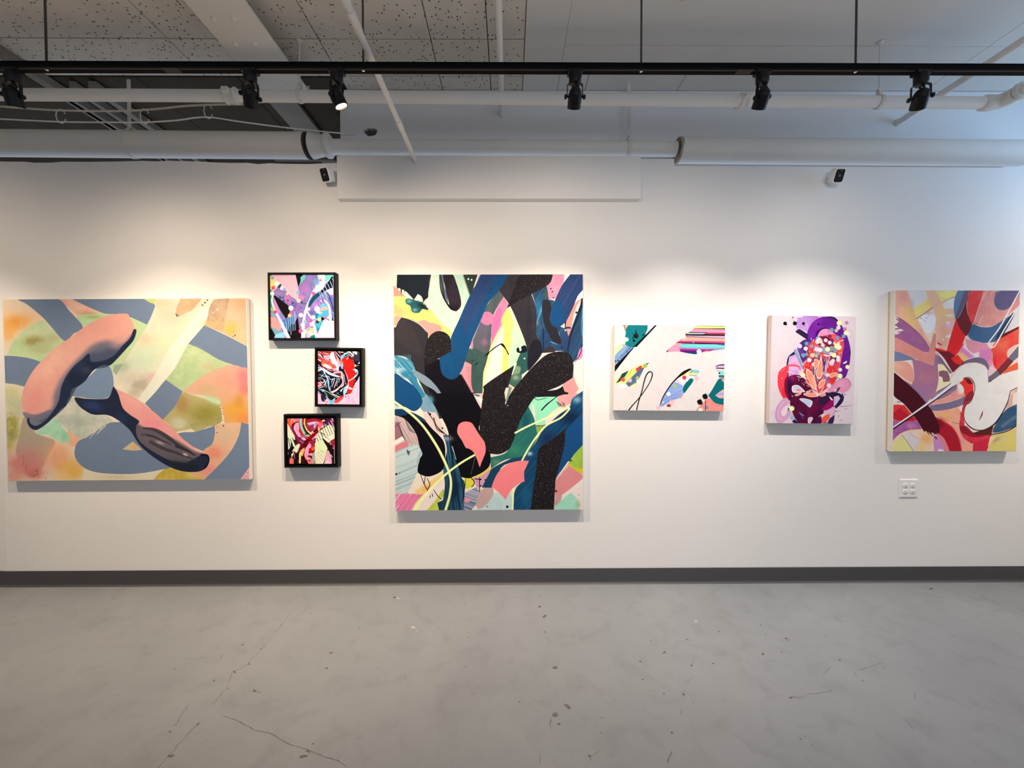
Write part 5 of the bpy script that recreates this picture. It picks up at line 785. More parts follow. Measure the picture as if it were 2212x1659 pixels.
def floor_mat():
    m, N, L, B = nt('painted_concrete')
    tc = N.new('ShaderNodeTexCoord')
    def noise(s, d=5, dist=0., sc=(1, 1, 1)):
        mp = N.new('ShaderNodeMapping'); mp.inputs['Scale'].default_value = sc; L.new(tc.outputs['Object'], mp.inputs[0])
        n = N.new('ShaderNodeTexNoise'); n.inputs['Scale'].default_value = s; n.inputs['Detail'].default_value = d; n.inputs['Distortion'].default_value = dist; L.new(mp.outputs[0], n.inputs['Vector']); return n
    def ramp(src, a, b, c0, c1):
        r = N.new('ShaderNodeValToRGB'); r.color_ramp.elements[0].position = a; r.color_ramp.elements[1].position = b
        r.color_ramp.elements[0].color = (*c0, 1); r.color_ramp.elements[1].color = (*c1, 1); L.new(src, r.inputs[0]); return r
    a = ramp(noise(1.6, 6).outputs['Fac'], .3, .7, (.212, .226, .243), (.252, .266, .282))
    b = ramp(noise(9, 8, .6).outputs['Fac'], .25, .5, (.80, .79, .78), (1, 1, 1))
    c = ramp(noise(38, 6, 1.2, (1, 1.6, 1)).outputs['Fac'], .26, .36, (.80, .80, .79), (1, 1, 1))
    m1 = N.new('ShaderNodeMix'); m1.data_type = 'RGBA'; m1.blend_type = 'MULTIPLY'; m1.inputs[0].default_value = .6; L.new(a.outputs[0], m1.inputs[6]); L.new(b.outputs[0], m1.inputs[7])
    m2 = N.new('ShaderNodeMix'); m2.data_type = 'RGBA'; m2.blend_type = 'MULTIPLY'; m2.inputs[0].default_value = .8; L.new(m1.outputs[2], m2.inputs[6]); L.new(c.outputs[0], m2.inputs[7])
    L.new(m2.outputs[2], B.inputs['Base Color'])
    r = ramp(noise(3, 5).outputs['Fac'], .3, .7, (.42, .42, .42), (.58, .58, .58)); L.new(r.outputs[0], B.inputs['Roughness'])
    bp = N.new('ShaderNodeBump'); bp.inputs['Strength'].default_value = .15; bp.inputs['Distance'].default_value = .003; L.new(noise(14, 6).outputs['Fac'], bp.inputs['Height']); L.new(bp.outputs[0], B.inputs['Normal'])
    B.inputs['Specular IOR Level'].default_value = .35
    return m
def painted(img, rough=.55):
    m, N, L, B = nt(img.name+'_paint')
    t = N.new('ShaderNodeTexImage'); t.image = img; t.extension = 'EXTEND'; uv = N.new('ShaderNodeUVMap'); uv.uv_map = 'UVMap'
    L.new(uv.outputs[0], t.inputs[0]); L.new(t.outputs['Color'], B.inputs['Base Color'])
    tc = N.new('ShaderNodeTexCoord'); n = N.new('ShaderNodeTexNoise'); n.inputs['Scale'].default_value = 260; L.new(tc.outputs['Object'], n.inputs['Vector'])
    b = N.new('ShaderNodeBump'); b.inputs['Strength'].default_value = .12; b.inputs['Distance'].default_value = .001; L.new(n.outputs['Fac'], b.inputs['Height']); L.new(b.outputs[0], B.inputs['Normal'])
    B.inputs['Roughness'].default_value = rough; B.inputs['Specular IOR Level'].default_value = .08
    return m

M = dict(
    wall=mat('white_wall_paint', (.80, .79, .775), .75, var=.012, scale=2.5, bump=.12, bscale=180, spec=.25),
    upper=mat('upper_wall_paint', (.78, .78, .78), .85, var=.03, scale=2, bump=.1, bscale=60, spec=.2),
    floor=floor_mat(),
    chip=mat('bare_concrete_chip', (.115, .105, .095), .85, var=.35, scale=60),
    crack=mat('floor_crack', (.125, .118, .11), .9, var=.2, scale=40),
    pale=mat('pale_scuff', (.36, .36, .36), .7, var=.1, scale=40),
    base=mat('grey_rubber_base', (.045, .045, .050), .5, var=.08, scale=12, bump=.1, bscale=90),
    tile=perforated('perforated_tile', (.78, .72, .62)),
    plaster=mat('ceiling_plaster', (.70, .68, .64), .9, var=.03, scale=3, bump=.08, bscale=40),
    void=mat('dark_void_board', (.07, .052, .036), .95, var=.25, scale=5, spec=.1),  # base colour set very dark so the gap reads dark
    joist=mat('dusty_tan_joist', (.26, .22, .175), .9, var=.2, scale=6, spec=.1),
    dark=mat('dark_plenum', (.10, .09, .075), .95, var=.3, scale=4),
    seam=mat('dark_seam', (.06, .055, .05), .95),
    beam=mat('painted_steel_beam', (.80, .77, .71), .7, var=.04, scale=5, bump=.08, bscale=50),
    pipe=mat('white_painted_pipe', (.76, .74, .70), .55, var=.04, scale=7, bump=.06, bscale=80),
    wrap=mat('pipe_insulation_wrap', (.72, .69, .64), .7, var=.04, scale=4, bump=.15, bscale=30),
    iron=mat('painted_iron_fitting', (.68, .66, .61), .6, var=.12, scale=14, bump=.3, bscale=70),
    rust=mat('bare_insulation_end', (.36, .30, .24), .9, var=.3, scale=40, bump=.4),
    wood=mat('rough_brown_board', (.16, .125, .095), .9, var=.3, scale=12),
    black=mat('black_powder_coat', (.007, .007, .009), .45, var=.1, scale=20, spec=.3),
    rail=mat('matt_black_rail', (.006, .006, .007), .8, var=.1, scale=20, spec=.08),
    slot=mat('grey_track_slot', (.07, .062, .06), .7, spec=.1),
    rod=mat('dark_steel_rod', (.075, .07, .06), .5, metal=.6),
    chrome=mat('bright_screw', (.7, .68, .65), .25, metal=1.),
    lens=mat('lit_lamp_lens', (.9, .85, .7), .3, emit=(1.0, .80, .52, 30.)),
    frame=mat('black_wood_frame', (.005, .005, .005), .5, var=.2, scale=20, spec=.15),
    linen=mat('raw_canvas_side', (.70, .66, .60), .85, var=.04, scale=30, bump=.15, bscale=400),
    linenw=mat('white_canvas_side', (.78, .76, .72), .85, var=.03, scale=30, bump=.15, bscale=400),
    linenp=mat('pink_canvas_side', (.70, .58, .55), .85, var=.03, scale=30, bump=.15, bscale=400),
    stretch=mat('pine_stretcher', (.50, .40, .28), .7, var=.1, scale=12),
    plastic=mat('white_plastic', (.80, .80, .80), .35, var=.01),
    plate=mat('white_outlet_plate', (.80, .79, .78), .35, var=.01),
    slotd=mat('outlet_slot_dark', (.05, .045, .045), .6),
    glass=mat('black_camera_glass', (.004, .004, .006), .12, var=.0),
    camdot=mat('camera_sensor_dot', (.10, .10, .12), .3),  # dark grey of the lens disc on the camera face
    cable=mat('white_cable', (.75, .71, .65), .6, var=.03),
    trimw=mat('window_frame_paint', (.7, .7, .7), .5),
)
gm = bpy.data.materials.new('window_glass'); gm.use_nodes = True
_n = gm.node_tree.nodes; _b = _n['Principled BSDF']; _b.inputs['Base Color'].default_value = (.95, .98, 1, 1); _b.inputs['Roughness'].default_value = .02; _b.inputs['Transmission Weight'].default_value = 1.0; _b.inputs['IOR'].default_value = 1.02
M['wglass'] = gm

# ---------------------------------------------------------------- mesh helpers
class MB:
    def __init__(s): s.v = []; s.f = []; s.m = []; s.uv = {}
    def quad(s, a, b, c, d, mi=0, uv=None):
        n = len(s.v); s.v += [Vector(a), Vector(b), Vector(c), Vector(d)]; s.f.append((n, n+1, n+2, n+3)); s.m.append(mi)
        if uv: s.uv[len(s.f)-1] = uv
        return s
    def box(s, x0, x1, y0, y1, z0, z1, mi=0):
        n = len(s.v); s.v += [Vector((x, y, z)) for z in (z0, z1) for x, y in ((x0, y0), (x1, y0), (x1, y1), (x0, y1))]
        for q in ((0, 3, 2, 1), (4, 5, 6, 7), (0, 1, 5, 4), (1, 2, 6, 5), (2, 3, 7, 6), (3, 0, 4, 7)):
            s.f.append(tuple(n+i for i in q)); s.m.append(mi)
        return s
    def rings(s, rs, mi=0, cap=(1, 1), closed=True):
        n0 = len(s.v); k = len(rs[0])
        for r in rs: s.v += [Vector(p) for p in r]
        for i in range(len(rs)-1):
            for j in range(k if closed else k-1):
                a = n0+i*k+j; b = n0+i*k+(j+1) % k
                s.f.append((a, b, b+k, a+k)); s.m.append(mi)
        if cap[0]: s.f.append(tuple(n0+j for j in range(k))[::-1]); s.m.append(mi)
        if cap[1]: s.f.append(tuple(n0+(len(rs)-1)*k+j for j in range(k))); s.m.append(mi)
        return s
    def tube(s, pts, r, n=12, mi=0, cap=(1, 1)):
        pts = [Vector(p) for p in pts]; rr = r if isinstance(r, (list, tuple)) else [r]*len(pts)
        rs = []; up = None
        for i, p in enumerate(pts):
            d = (pts[min(i+1, len(pts)-1)]-pts[max(i-1, 0)])
            if d.length < 1e-9: d = Vector((0, 0, 1))
            d.normalize()
            if up is None:
                up = d.orthogonal().normalized()
            u = (up-d*up.dot(d))
            u = u.normalized() if u.length > 1e-6 else d.orthogonal().normalized()
            up = u; w = d.cross(u)
            rs.append([p+(u*math.cos(t)+w*math.sin(t))*rr[i] for t in [2*math.pi*j/n for j in range(n)]])
        return s.rings(rs, mi, cap)
    def lathe(s, prof, O, A, n=20, mi=0, cap=(1, 1)):
        A = Vector(A).normalized(); O = Vector(O); u = A.orthogonal().normalized(); w = A.cross(u)
        rs = [[O+A*h+(u*math.cos(t)+w*math.sin(t))*r for t in [2*math.pi*j/n for j in range(n)]] for r, h in prof]
        return s.rings(rs, mi, cap)
    def build(s, name, mats, parent=None, smooth=True, loc=None, bevel=0, seg=2):
        me = bpy.data.meshes.new(name)
        o0 = Vector(loc) if loc is not None else Vector((0, 0, 0))
        me.from_pydata([v-o0 for v in s.v], [], s.f)
        if not isinstance(mats, (list, tuple)): mats = [mats]
        for m in mats: me.materials.append(m)
        me.polygons.foreach_set('material_index', s.m)
        if s.uv:
            l = me.uv_layers.new(name='UVMap')
            for fi, uv in s.uv.items():
                for li, c in zip(me.polygons[fi].loop_indices, uv): l.data[li].uv = c
        bm = bmesh.new(); bm.from_mesh(me)
        if bevel: bmesh.ops.remove_doubles(bm, verts=bm.verts, dist=1e-6)
        if not s.uv: bmesh.ops.recalc_face_normals(bm, faces=bm.faces)
        if bevel: bmesh.ops.bevel(bm, geom=list(bm.edges), offset=bevel, segments=seg, profile=.6, affect='EDGES', clamp_overlap=True)
        bm.to_mesh(me); bm.free()
        if smooth:
            me.polygons.foreach_set('use_smooth', [True]*len(me.polygons)); me.set_sharp_from_angle(angle=math.radians(38))
        o = bpy.data.objects.new(name, me); COL.objects.link(o)
        if parent is not None: o.parent = parent; o.location = o0-parent_world(parent)
        else: o.location = o0
        return o
def parent_world(p):
    v = Vector(p.location)
    while p.parent: p = p.parent; v = v+Vector(p.location)
    return v
def part(mb, name, m, parent, **k):       # a child whose origin coincides with its parent's
    return mb.build(name, m, parent, loc=parent_world(parent), **k)
def tag(o, label, cat, group=None, kind=None):
    if label: o['label'] = label
    if cat: o['category'] = cat
    if group: o['group'] = group
    if kind: o['kind'] = kind
    return o
def empty(name, loc, label, cat, group=None, kind=None):
    o = bpy.data.objects.new(name, None); COL.objects.link(o); o.location = loc; o.empty_display_size = .1
    return tag(o, label, cat, group, kind)
def struct(o, label=None):
    o['kind'] = 'structure'
    if label: o['label'] = label
    return o

# ---------------------------------------------------------------- the room
XR, XL = 4.0, -4.6
UP_Y, YREAR = .18, -6.0
CZ = at(1400, 196, UP_Y).z
XU = at(735, 270, UP_Y).x
XJOG = at(13, 1150, 0).x
BX0, BX1 = at(728, 385, -.045).x, at(1384, 385, -.045).x
BZT, BZB = at(1050, 336, -.045).z, at(1050, 429, -.045).z
STEPX = at(1456, 350, 0).x

rnd = random.Random(3)
top = []
zl = at(300, 348, 0).z
x = XJOG
while x < BX0:
    px = 1093+x*340
    top.append((x, zl+rnd.uniform(-.004, .004)-.006*math.sin(px*.013)-.012*(px/700))); x += .06+rnd.random()*.05
top += [(BX0, zl-.012), (BX0+.001, at(900, 339, 0).z-.012), (STEPX, at(1420, 341, 0).z-.006), (STEPX+.001, at(1600, 356, 0).z-.008), (XR, at(2212, 359, 0).z-.012)]
def wall_slab(name, outline, y0, y1, m):
    mb = MB(); n = len(outline)
    mb.v = [Vector((x, y0, z)) for x, z in outline]+[Vector((x, y1, z)) for x, z in outline]
    mb.f = [tuple(range(n)), tuple(range(2*n-1, n-1, -1))]+[(i, (i+1) % n, (i+1) % n+n, i+n) for i in range(n)]
    mb.m = [0]*len(mb.f)
    return mb.build(name, m, smooth=False)
w = wall_slab('wall_back', [(XJOG, 0)]+top+[(XR, 0)], 0, .10, M['wall'])
struct(w, 'long white painted gallery wall with an uneven top edge below the pipes')
mb = MB(); a = .45
mb.v = []
for (x0, y0, x1, y1) in ((XJOG, 0, XL, (XJOG-XL)*.06),):
    mb.quad((x1, y1, 0), (x0, y0, 0), (x0, y0, zl), (x1, y1, zl)); mb.quad((x1, y1+.1, 0), (x0, y0+.1, 0), (x0, y0+.1, zl), (x1, y1+.1, zl)); mb.quad((x1, y1, zl), (x0, y0, zl), (x0, y0+.1, zl), (x1, y1+.1, zl))
struct(mb.build('wall_left', M['wall'], smooth=False), 'white wall turning slightly away at the far left edge')
struct(MB().box(XL-.1, XL, YREAR, 1.7, 0, CZ+.3).build('wall_left.001', M['wall'], smooth=False))

# upper wall with the ragged hole
bm = bmesh.new()
hc = at(800, 284, UP_Y); zb = at(1100, 350, UP_Y).z-.05
hole = []
hr = random.Random(5)
for i in range(22):
    t = 2*math.pi*i/22
    hole.append((hc.x+math.cos(t)*.046*(1+hr.uniform(-.18, .14)), hc.z+math.sin(t)*.027*(1+hr.uniform(-.25, .2))))
out = [(XU, zb), (XR, zb), (XR, CZ), (XU, CZ)]
es = []
for loop in (out, hole):
    vs = [bm.verts.new((x, UP_Y, z)) for x, z in loop]
    es += [bm.edges.new((vs[i], vs[(i+1) % len(vs)])) for i in range(len(vs))]
    if loop is hole:
        v2 = [bm.verts.new((x, UP_Y+.05, z)) for x, z in loop]
        for i in range(len(vs)): bm.faces.new((vs[i], vs[(i+1) % len(vs)], v2[(i+1) % len(vs)], v2[i]))
bmesh.ops.triangle_fill(bm, edges=es, use_beauty=True)
vs = [bm.verts.new(p) for p in ((XU, UP_Y, zb), (XU, UP_Y, CZ), (XU, UP_Y+.12, CZ), (XU, UP_Y+.12, zb))]; bm.faces.new(vs)
me = bpy.data.meshes.new('wall_upper'); bm.to_mesh(me); bm.free(); me.materials.append(M['upper'])
wu = bpy.data.objects.new('wall_upper', me); COL.objects.link(wu); struct(wu, 'grey shaded upper wall behind the pipes with a ragged hole')
mb = MB()
for i in range(16):
    c = Vector((hc.x+rnd.uniform(-.036, .036), UP_Y+.022+rnd.random()*.02, hc.z+rnd.uniform(-.016, .016))); r = rnd.uniform(.008, .015)
    mb.lathe([(r*.4, -r), (r, -r*.3), (r*.9, r*.5), (r*.3, r)], c, (rnd.random()-.5, rnd.random()-.5, rnd.random()-.5), 6)
tag(part(mb, 'hole_rubble', M['dark'], wu), 'dark crumbled masonry inside the hole', None, kind='stuff')
struct(MB().box(XU-.02, XR, UP_Y+.06, UP_Y+.12, zb, CZ).build('wall_upper.001', M['seam'], smooth=False))

# boxed bulkhead
o = MB().box(BX0, BX1, -.045, .098, BZB, BZT).build('bulkhead_box', M['wall'], bevel=.003); struct(o, 'long shallow white box over the top of the wall')

# baseboard with a toe
def base_profile(dz=.096):
    return [(-.0015, dz), (-.005, dz), (-.0062, dz-.003), (-.0062, .016), (-.009, .008), (-.016, .003), (-.019, .001), (-.0015, .001)]
mb = MB(); pr = base_profile()
mb.rings([[Vector((x, y, z)) for y, z in pr] for x in (XJOG, XR)], cap=(1, 1))
struct(mb.build('baseboard_back', M['base']), 'dark grey rubber baseboard along the white wall')
mb = MB(); mb.rings([[Vector((x, y+(XJOG-x)*.06, z)) for y, z in pr] for x in (XL, XJOG)])
struct(mb.build('baseboard_left', M['base']))

fl = MB().box(XL, XR, YREAR, .2, -.06, 0).build('floor', M['floor'], smooth=False); struct(fl, 'pale grey painted concrete floor with chips and cracks')
# marks on the floor: thin flakes of missing paint, laid where they show
def fpt(px, py, z=.0006): return atz(px, py, z)
chips, cracks, pales = MB(), MB(), MB()
def blob(mb, px, py, rx, ry, n=9, ang=0):
    vs = []
    for i in range(n):
        t = 2*math.pi*i/n; r = (1+rnd.uniform(-.45, .3))*.78
        u, v = rx*r*math.cos(t), ry*r*math.sin(t)
        vs.append(fpt(px+u*math.cos(ang)-v*math.sin(ang), py+u*math.sin(ang)+v*math.cos(ang)))
    k = len(mb.v); mb.v += vs; mb.f.append(tuple(range(k, k+n))); mb.m.append(0)
def ribbon(mb, pts, w, jit=2.):
    P = [pts[0]]
    for a, b in zip(pts, pts[1:]):
        n = max(2, int(math.hypot(b[0]-a[0], b[1]-a[1])/7))
        for i in range(1, n+1):
            t = i/n; P.append((a[0]+(b[0]-a[0])*t+rnd.uniform(-jit, jit)*(i < n), a[1]+(b[1]-a[1])*t+rnd.uniform(-jit, jit)*.6*(i < n)))
    Q = [fpt(*p, .0004) for p in P]; n = len(Q); L_, R_ = [], []
    for i, q in enumerate(Q):
        d = (Q[min(i+1, n-1)]-Q[max(i-1, 0)]); d.z = 0
        d = d.normalized() if d.length else Vector((1, 0, 0)); s_ = Vector((-d.y, d.x, 0))*w*(.35+.9*rnd.random())*(.2 if i in (0, n-1) else 1)
        L_.append(q+s_); R_.append(q-s_)
    k = len(mb.v); mb.v += L_+R_
    for i in range(n-1): mb.f.append((k+i, k+i+1, k+n+i+1, k+n+i)); mb.m.append(0)
def s5(q, ox, oy=1250): return [(ox+float(a.split(',')[0])/2, oy+float(a.split(',')[1])/2) for a in q.split()]
for q, w in (('1250,150 1215,205 1160,270 1125,305 1070,370 1005,402 980,470 910,550', .0011), ('880,605 850,630 780,705 735,755 700,800 680,818', .0013), ('820,540 785,585 760,630', .0012), ('960,590 1040,620 1100,655 1160,665 1205,690 1250,715 1320,735 1400,770 1460,785 1500,815', .0012), ('1060,270 1020,310', .0008), ('870,240 835,265', .0008), ('800,350 900,340', .0006)):
    ribbon(cracks, s5(q, 0), w)
for q, w in (('1950,40 2040,80 2110,115', .0016), ('1385,160 1435,190', .0014), ('1675,72 1720,88', .0016), ('1790,42 1830,46', .003), ('2190,130 2212,142', .002), ('790,345 775,380', .0016), ('780,430 748,450', .0012), ('745,480 740,515', .0022), ('735,560 728,590', .0014), ('690,740 672,800', .002), ('165,600 165,660', .002), ('180,575 205,590', .003), ('115,740 120,800', .0012), ('330,760 345,790', .0012), ('380,740 345,765', .0009), ('1380,375 1340,420', .0009), ('1450,380 1500,425', .001), ('1700,610 1740,655', .0013), ('1590,365 1490,400', .0007), ('1735,490 1740,520', .001), ('1100,350 1135,362', .001), ('1200,512 1260,512', .0014), ('1270,500 1380,485', .0007), ('1100,75 1135,92', .0009), ('1245,68 1285,78', .0012), ('1000,40 1050,68', .0007)):
    ribbon(cracks, s5(q, 1106), w)
for q in ('832,75,3 1345,150,4 1215,200,5 1130,302,5 1075,369,6 1012,402,9 1550,215,5 2008,113,3 1750,427,4 1995,402,4 2012,380,5 985,475,5 1100,485,12 1120,490,6 925,440,6 855,628,9 758,630,5 1312,768,16 1352,713,8 1330,745,10 740,765,14 1430,320,10 1410,387,8 1255,585,4 1048,285,6 1948,797,4 955,335,5 765,265,3 755,390,5 1705,80,10 2025,253,4 735,660,8'.split(),):
    for t in q: X, Y, r = map(float, t.split(',')); blob(chips, X/2, 1250+Y/2, r*.5*rnd.uniform(.8, 1.3), r*.28, ang=rnd.uniform(-.5, .5))
for t in '118,75,5 120,120,9 140,163,12 143,230,6 118,122,5 185,385,14 240,552,18 185,590,20 202,628,12 33,532,6 73,541,4 388,600,6 415,393,4 660,318,9 555,357,8 755,262,7 775,375,8 870,366,7 1075,200,6 1085,325,11 895,228,6 1185,258,8 1195,265,5 1355,250,4 1270,350,4 1203,514,9 1375,484,5 657,496,7 740,500,10 690,665,10 335,765,10 385,665,5 445,522,4 565,435,7 1245,692,6 1265,680,5 1295,718,5 1812,43,12 1165,317,5 1095,240,4 1415,352,6 600,268,4 590,583,4 1590,365,5 785,535,4 1515,440,5'.split():
    X, Y, r = map(float, t.split(',')); blob(chips, 1106+X/2, 1250+Y/2, r*.5*rnd.uniform(.8, 1.3), r*.3, ang=rnd.uniform(-.6, .6))
for _ in range(150):
    blob(chips, rnd.uniform(0, 2212), 1270+389*rnd.random()**.8, rnd.uniform(.6, 1.6), rnd.uniform(.4, 1.), 6)
for X, Y, r in ((1785, 210, 14), (1720, 85, 12), (1800, 225, 6)): blob(pales, X/2, 1250+Y/2, r/2, r/4)
for X, Y, r in ((1295, 718, 4), (1450, 85, 8), (795, 185, 12)): blob(pales, 1106+X/2, 1250+Y/2, r/2, r/4)
for mb_, nm, mm in ((chips, 'floor_chip', 'chip'), (cracks, 'floor_crack', 'crack'), (pales, 'floor_scuff', 'pale')):
    o = mb_.build(nm, M[mm], fl, smooth=False, loc=(0, 0, 0)); o['kind'] = 'stuff'

# rear wall with an added opening for the fill light, right wall with high window
def wall_with_opening(name, axis, c, a0, a1, z1, o0, o1, oz0, oz1, t=.1):
    mb = MB()
    for (p0, p1, q0, q1) in ((a0, o0, 0, z1), (o1, a1, 0, z1), (o0, o1, 0, oz0), (o0, o1, oz1, z1)):
        if p1-p0 < .01 or q1-q0 < .01: continue
        if axis == 'x': mb.box(c, c+t, p0, p1, q0, q1)
        else: mb.box(p0, p1, c-t, c, q0, q1)
    return struct(mb.build(name, M['wall'], smooth=False))
wall_with_opening('wall_right', 'x', XR, YREAR, .3, CZ+.3, -1.4, -.1, 2.2, 3.05)
wall_with_opening('wall_rear', 'y', YREAR, XL, XR, CZ+.3, -2.6, 3.4, .4, 2.7)
def window(name, axis, c, a0, a1, z0, z1, mull):
    fr = MB(); w_ = .05
    def bx(p0, p1, q0, q1, mb=fr, t=.06, off=0):
        if axis == 'x': mb.box(c+.02+off, c+.02+off+t, p0, p1, q0, q1)
        else: mb.box(p0, p1, c-.02-off-t, c-.02-off, q0, q1)
    bx(a0, a1, z0, z0+w_); bx(a0, a1, z1-w_, z1); bx(a0, a0+w_, z0+w_, z1-w_); bx(a1-w_, a1, z0+w_, z1-w_)
    for k in range(1, mull): x_ = a0+(a1-a0)*k/mull; bx(x_-.02, x_+.02, z0+w_, z1-w_)
    o = struct(fr.build(name, M['trimw'], smooth=False))
    for k in range(mull):
        g = MB(); p0 = a0+(a1-a0)*k/mull+.03; p1 = a0+(a1-a0)*(k+1)/mull-.03
        bx(p0, p1, z0+w_, z1-w_, g, .006, .025); g.build('pane', M['wglass'], o, smooth=False, loc=(0, 0, 0))
window('window_1', 'x', XR, -1.4, -.1, 2.2, 3.05, 2)
window('window_2', 'y', YREAR, -2.6, 3.4, .4, 2.7, 4)

# ---------------------------------------------------------------- ceiling
ce = bpy.data.objects.new('ceiling', None); COL.objects.link(ce); ce.location = (0, 0, CZ); struct(ce, 'ceiling of perforated tiles on the left and smooth panels on the right')
bk = MB().box(XL-.1, XR+.1, YREAR-.1, 1.8, CZ+.03, CZ+.1).build('ceiling_backing', M['seam'], ce, smooth=False, loc=(0, 0, CZ))
XT = atz(1134, 83, CZ).x
cols_t = [XL, -3.1, atz(361, 83, CZ).x, atz(687, 83, CZ).x, atz(930, 83, CZ).x, atz(1053.4, 83, CZ).x, XT]
rowY = atz(915, 85, CZ).y
rows_t = [YREAR]+[rowY-.62*k for k in range(8, -1, -1) if rowY-.62*k > YREAR+.2]+[.06]
def slab(x0, x1, y0, y1, z, name, m, g=.0025):
    o = MB().box(x0+g, x1-g, y0+g, y1-g, z, z+.028).build(name, m, ce, smooth=False, loc=Vector((0, 0, CZ)), bevel=.0015, seg=1)
    return o
for i in range(len(cols_t)-1):
    for j in range(len(rows_t)-1):
        slab(cols_t[i], cols_t[i+1], rows_t[j], rows_t[j+1], CZ+rnd.uniform(-.001, .001), 'ceiling_tile', M['tile'])
# strip over the end of the room and tiles seen above the wall
for a_, b_ in zip(cols_t, cols_t[1:]):
    if a_ > XU-.6: slab(a_, b_, .06, UP_Y, CZ, 'ceiling_tile', M['tile'])
for a_, b_ in ((XL, -3.1), (-3.1, -2.4), (-2.4, -1.75), (-1.75, XU+.02)):
    for c_, d_ in ((.08, .66), (.66, 1.24), (1.24, 1.75)):
        slab(a_, b_, c_, d_, CZ+.01, 'ceiling_tile', M['void'])
XP = atz(1222, 83, CZ).x
pc = [XT, XP, XP+.01, atz(1268, 170, CZ).x]
rY = atz(1800, 100, CZ).y
XC = atz(2121, 111, CZ).x
slab(XT, XP, YREAR, UP_Y, CZ-.004, 'smooth_panel', M['plaster'], .001)
for (a_, b_) in ((XP, XC), (XC, XR)):
    for c_, d_ in ((YREAR, rY-2.44), (rY-2.44, rY-1.22), (rY-1.22, rY)): slab(a_, b_, c_, d_, CZ, 'smooth_panel', M['plaster'], .0008)
xs = [XP, atz(1268, 178, CZ).x, atz(1472, 180, CZ).x, XC, XR]
Yt = atz(1400, 156, CZ).y
for a_, b_ in ((XP, XC), (XC, XR)): slab(a_, b_, rY, Yt, CZ, 'smooth_panel', M['plaster'], .0008)
for a_, b_ in zip(xs, xs[1:]): slab(a_, b_, Yt, UP_Y, CZ, 'smooth_panel', M['plaster'], .0016)
# rear of the void above the wall
struct(MB().box(XL, XU+.1, 1.75, 1.8, 2.2, CZ+.1).build('wall_void', M['dark'], smooth=False), 'dark back of the void above the wall')
struct(MB().box(XU, XU+.04, UP_Y+.12, 1.75, 2.2, CZ+.03).build('wall_void.001', M['dark'], smooth=False))

# steel beam: flanges, web, rivets
BH = EYE.z+1.80
def bx_at(px): return atz(px, 0, BH).x
b0, b1 = bx_at(395), bx_at(527)
beam = empty('steel_beam', ((b0+b1)/2, -1, BH), 'white painted steel beam with bolt heads crossing the perforated ceiling tiles', 'beam')
part(MB().box(b0, b1, YREAR, .02, BH, BH+.014), 'lower_flange', M['beam'], beam, bevel=.003)
part(MB().box((b0+b1)/2-.006, (b0+b1)/2+.006, YREAR, .02, BH+.014, CZ), 'web', M['beam'], beam, smooth=False)
mb = MB(); R_ = random.Random(2); n = 9; ys = [.02+.05*(i % 2) for i in range(n)]
mb.v = [Vector((b0+(b1-b0)*i/(n-1), .018, BH+.001)) for i in range(n)]+[Vector((b0+(b1-b0)*i/(n-1), .03+R_.random()*.03, BH+.003)) for i in range(n)]+[Vector((b0+(b1-b0)*i/(n-1), .03+R_.random()*.02, BH+.045)) for i in range(n)]
for r_ in range(2):
    for i in range(n-1): mb.f.append((r_*n+i, r_*n+i+1, (r_+1)*n+i+1, (r_+1)*n+i)); mb.m.append(0)
part(mb, 'plaster_edge', M['iron'], beam)
for px, py in ((462, 40), (505, 40), (508, 95), (550, 95), (545, 143), (584, 143), (585, 185), (618, 185)):
    p_ = atz(px, py, BH)
    mb = MB().lathe([(.013, 0), (.0125, -.004), (.009, -.009), (.004, -.011)], p_, (0, 0, 1), 12, cap=(0, 1)); part(mb, 'bolt_head', M['beam'], beam)
# void framing left of the upper wall
g_ = 'pale roof joists in the dark gap above the wall'
for i, (px, py, w_, lab, y0, y1) in enumerate(((60, 160, .055, 'pale joist passing over the pipes at the far left corner of the ceiling', -2.9, 1.7), (175, 236, .05, 'pale joist in the dark gap, second from the left', .1, 1.7), (222, 236, .035, 'narrow pale joist in the dark gap between two others', .1, 1.7), (262, 236, .05, 'pale joist in the dark gap, nearest the strap', .1, 1.7))):
    z_ = CZ-.055; X = atz(px, py, z_).x
    o = MB().box(X-w_/2, X+w_/2, y0, y1, z_, CZ-.002).build('roof_joist', M['joist'], loc=(X, 0, z_), bevel=.002, seg=1); tag(o, lab, 'joist', g_)
X = atz(655, 240, CZ-.03).x
o = MB().box(X-.19, X+.0, .075, 1.7, CZ-.03, CZ-.002).build('roof_joist', M['joist'], loc=(X, 0, CZ-.03), bevel=.002); tag(o, 'wide pale board in the gap behind the end of the steel beam', 'joist', g_)
fr = empty('timber_hatch', at(665, 275, .75), 'dark brown timber hatch in the gap left of the upper wall', 'hatch')
def bpx(mb, x0, y0, x1, y1, Y, t=.03):
    a_, b_ = at(x0, y1, Y), at(x1, y0, Y); mb.box(a_.x, b_.x, Y, Y+t, a_.z, b_.z); return mb
for q in ((588, 256, 724, 260), (588, 260, 592, 330), (722, 256, 727, 335)):
    part(bpx(MB(), *q, .75), 'frame_rail', M['wood'], fr, smooth=False)
part(bpx(MB(), 592, 260, 722, 345, .80), 'backing_board', M['wood'], fr, smooth=False)
part(bpx(MB(), 698, 240, 735, 247, .70, .1), 'bracket', M['dark'], fr, smooth=False)
o = bpx(MB(), 727, 247, 740, 340, .40, .3).build('timber_post', M['wood'], smooth=False); tag(o, 'brown timber post at the open left end of the upper wall', 'post')

# ---------------------------------------------------------------- pipes
def polar(c, u, w, r, t): return c+(u*math.cos(t)+w*math.sin(t))*r
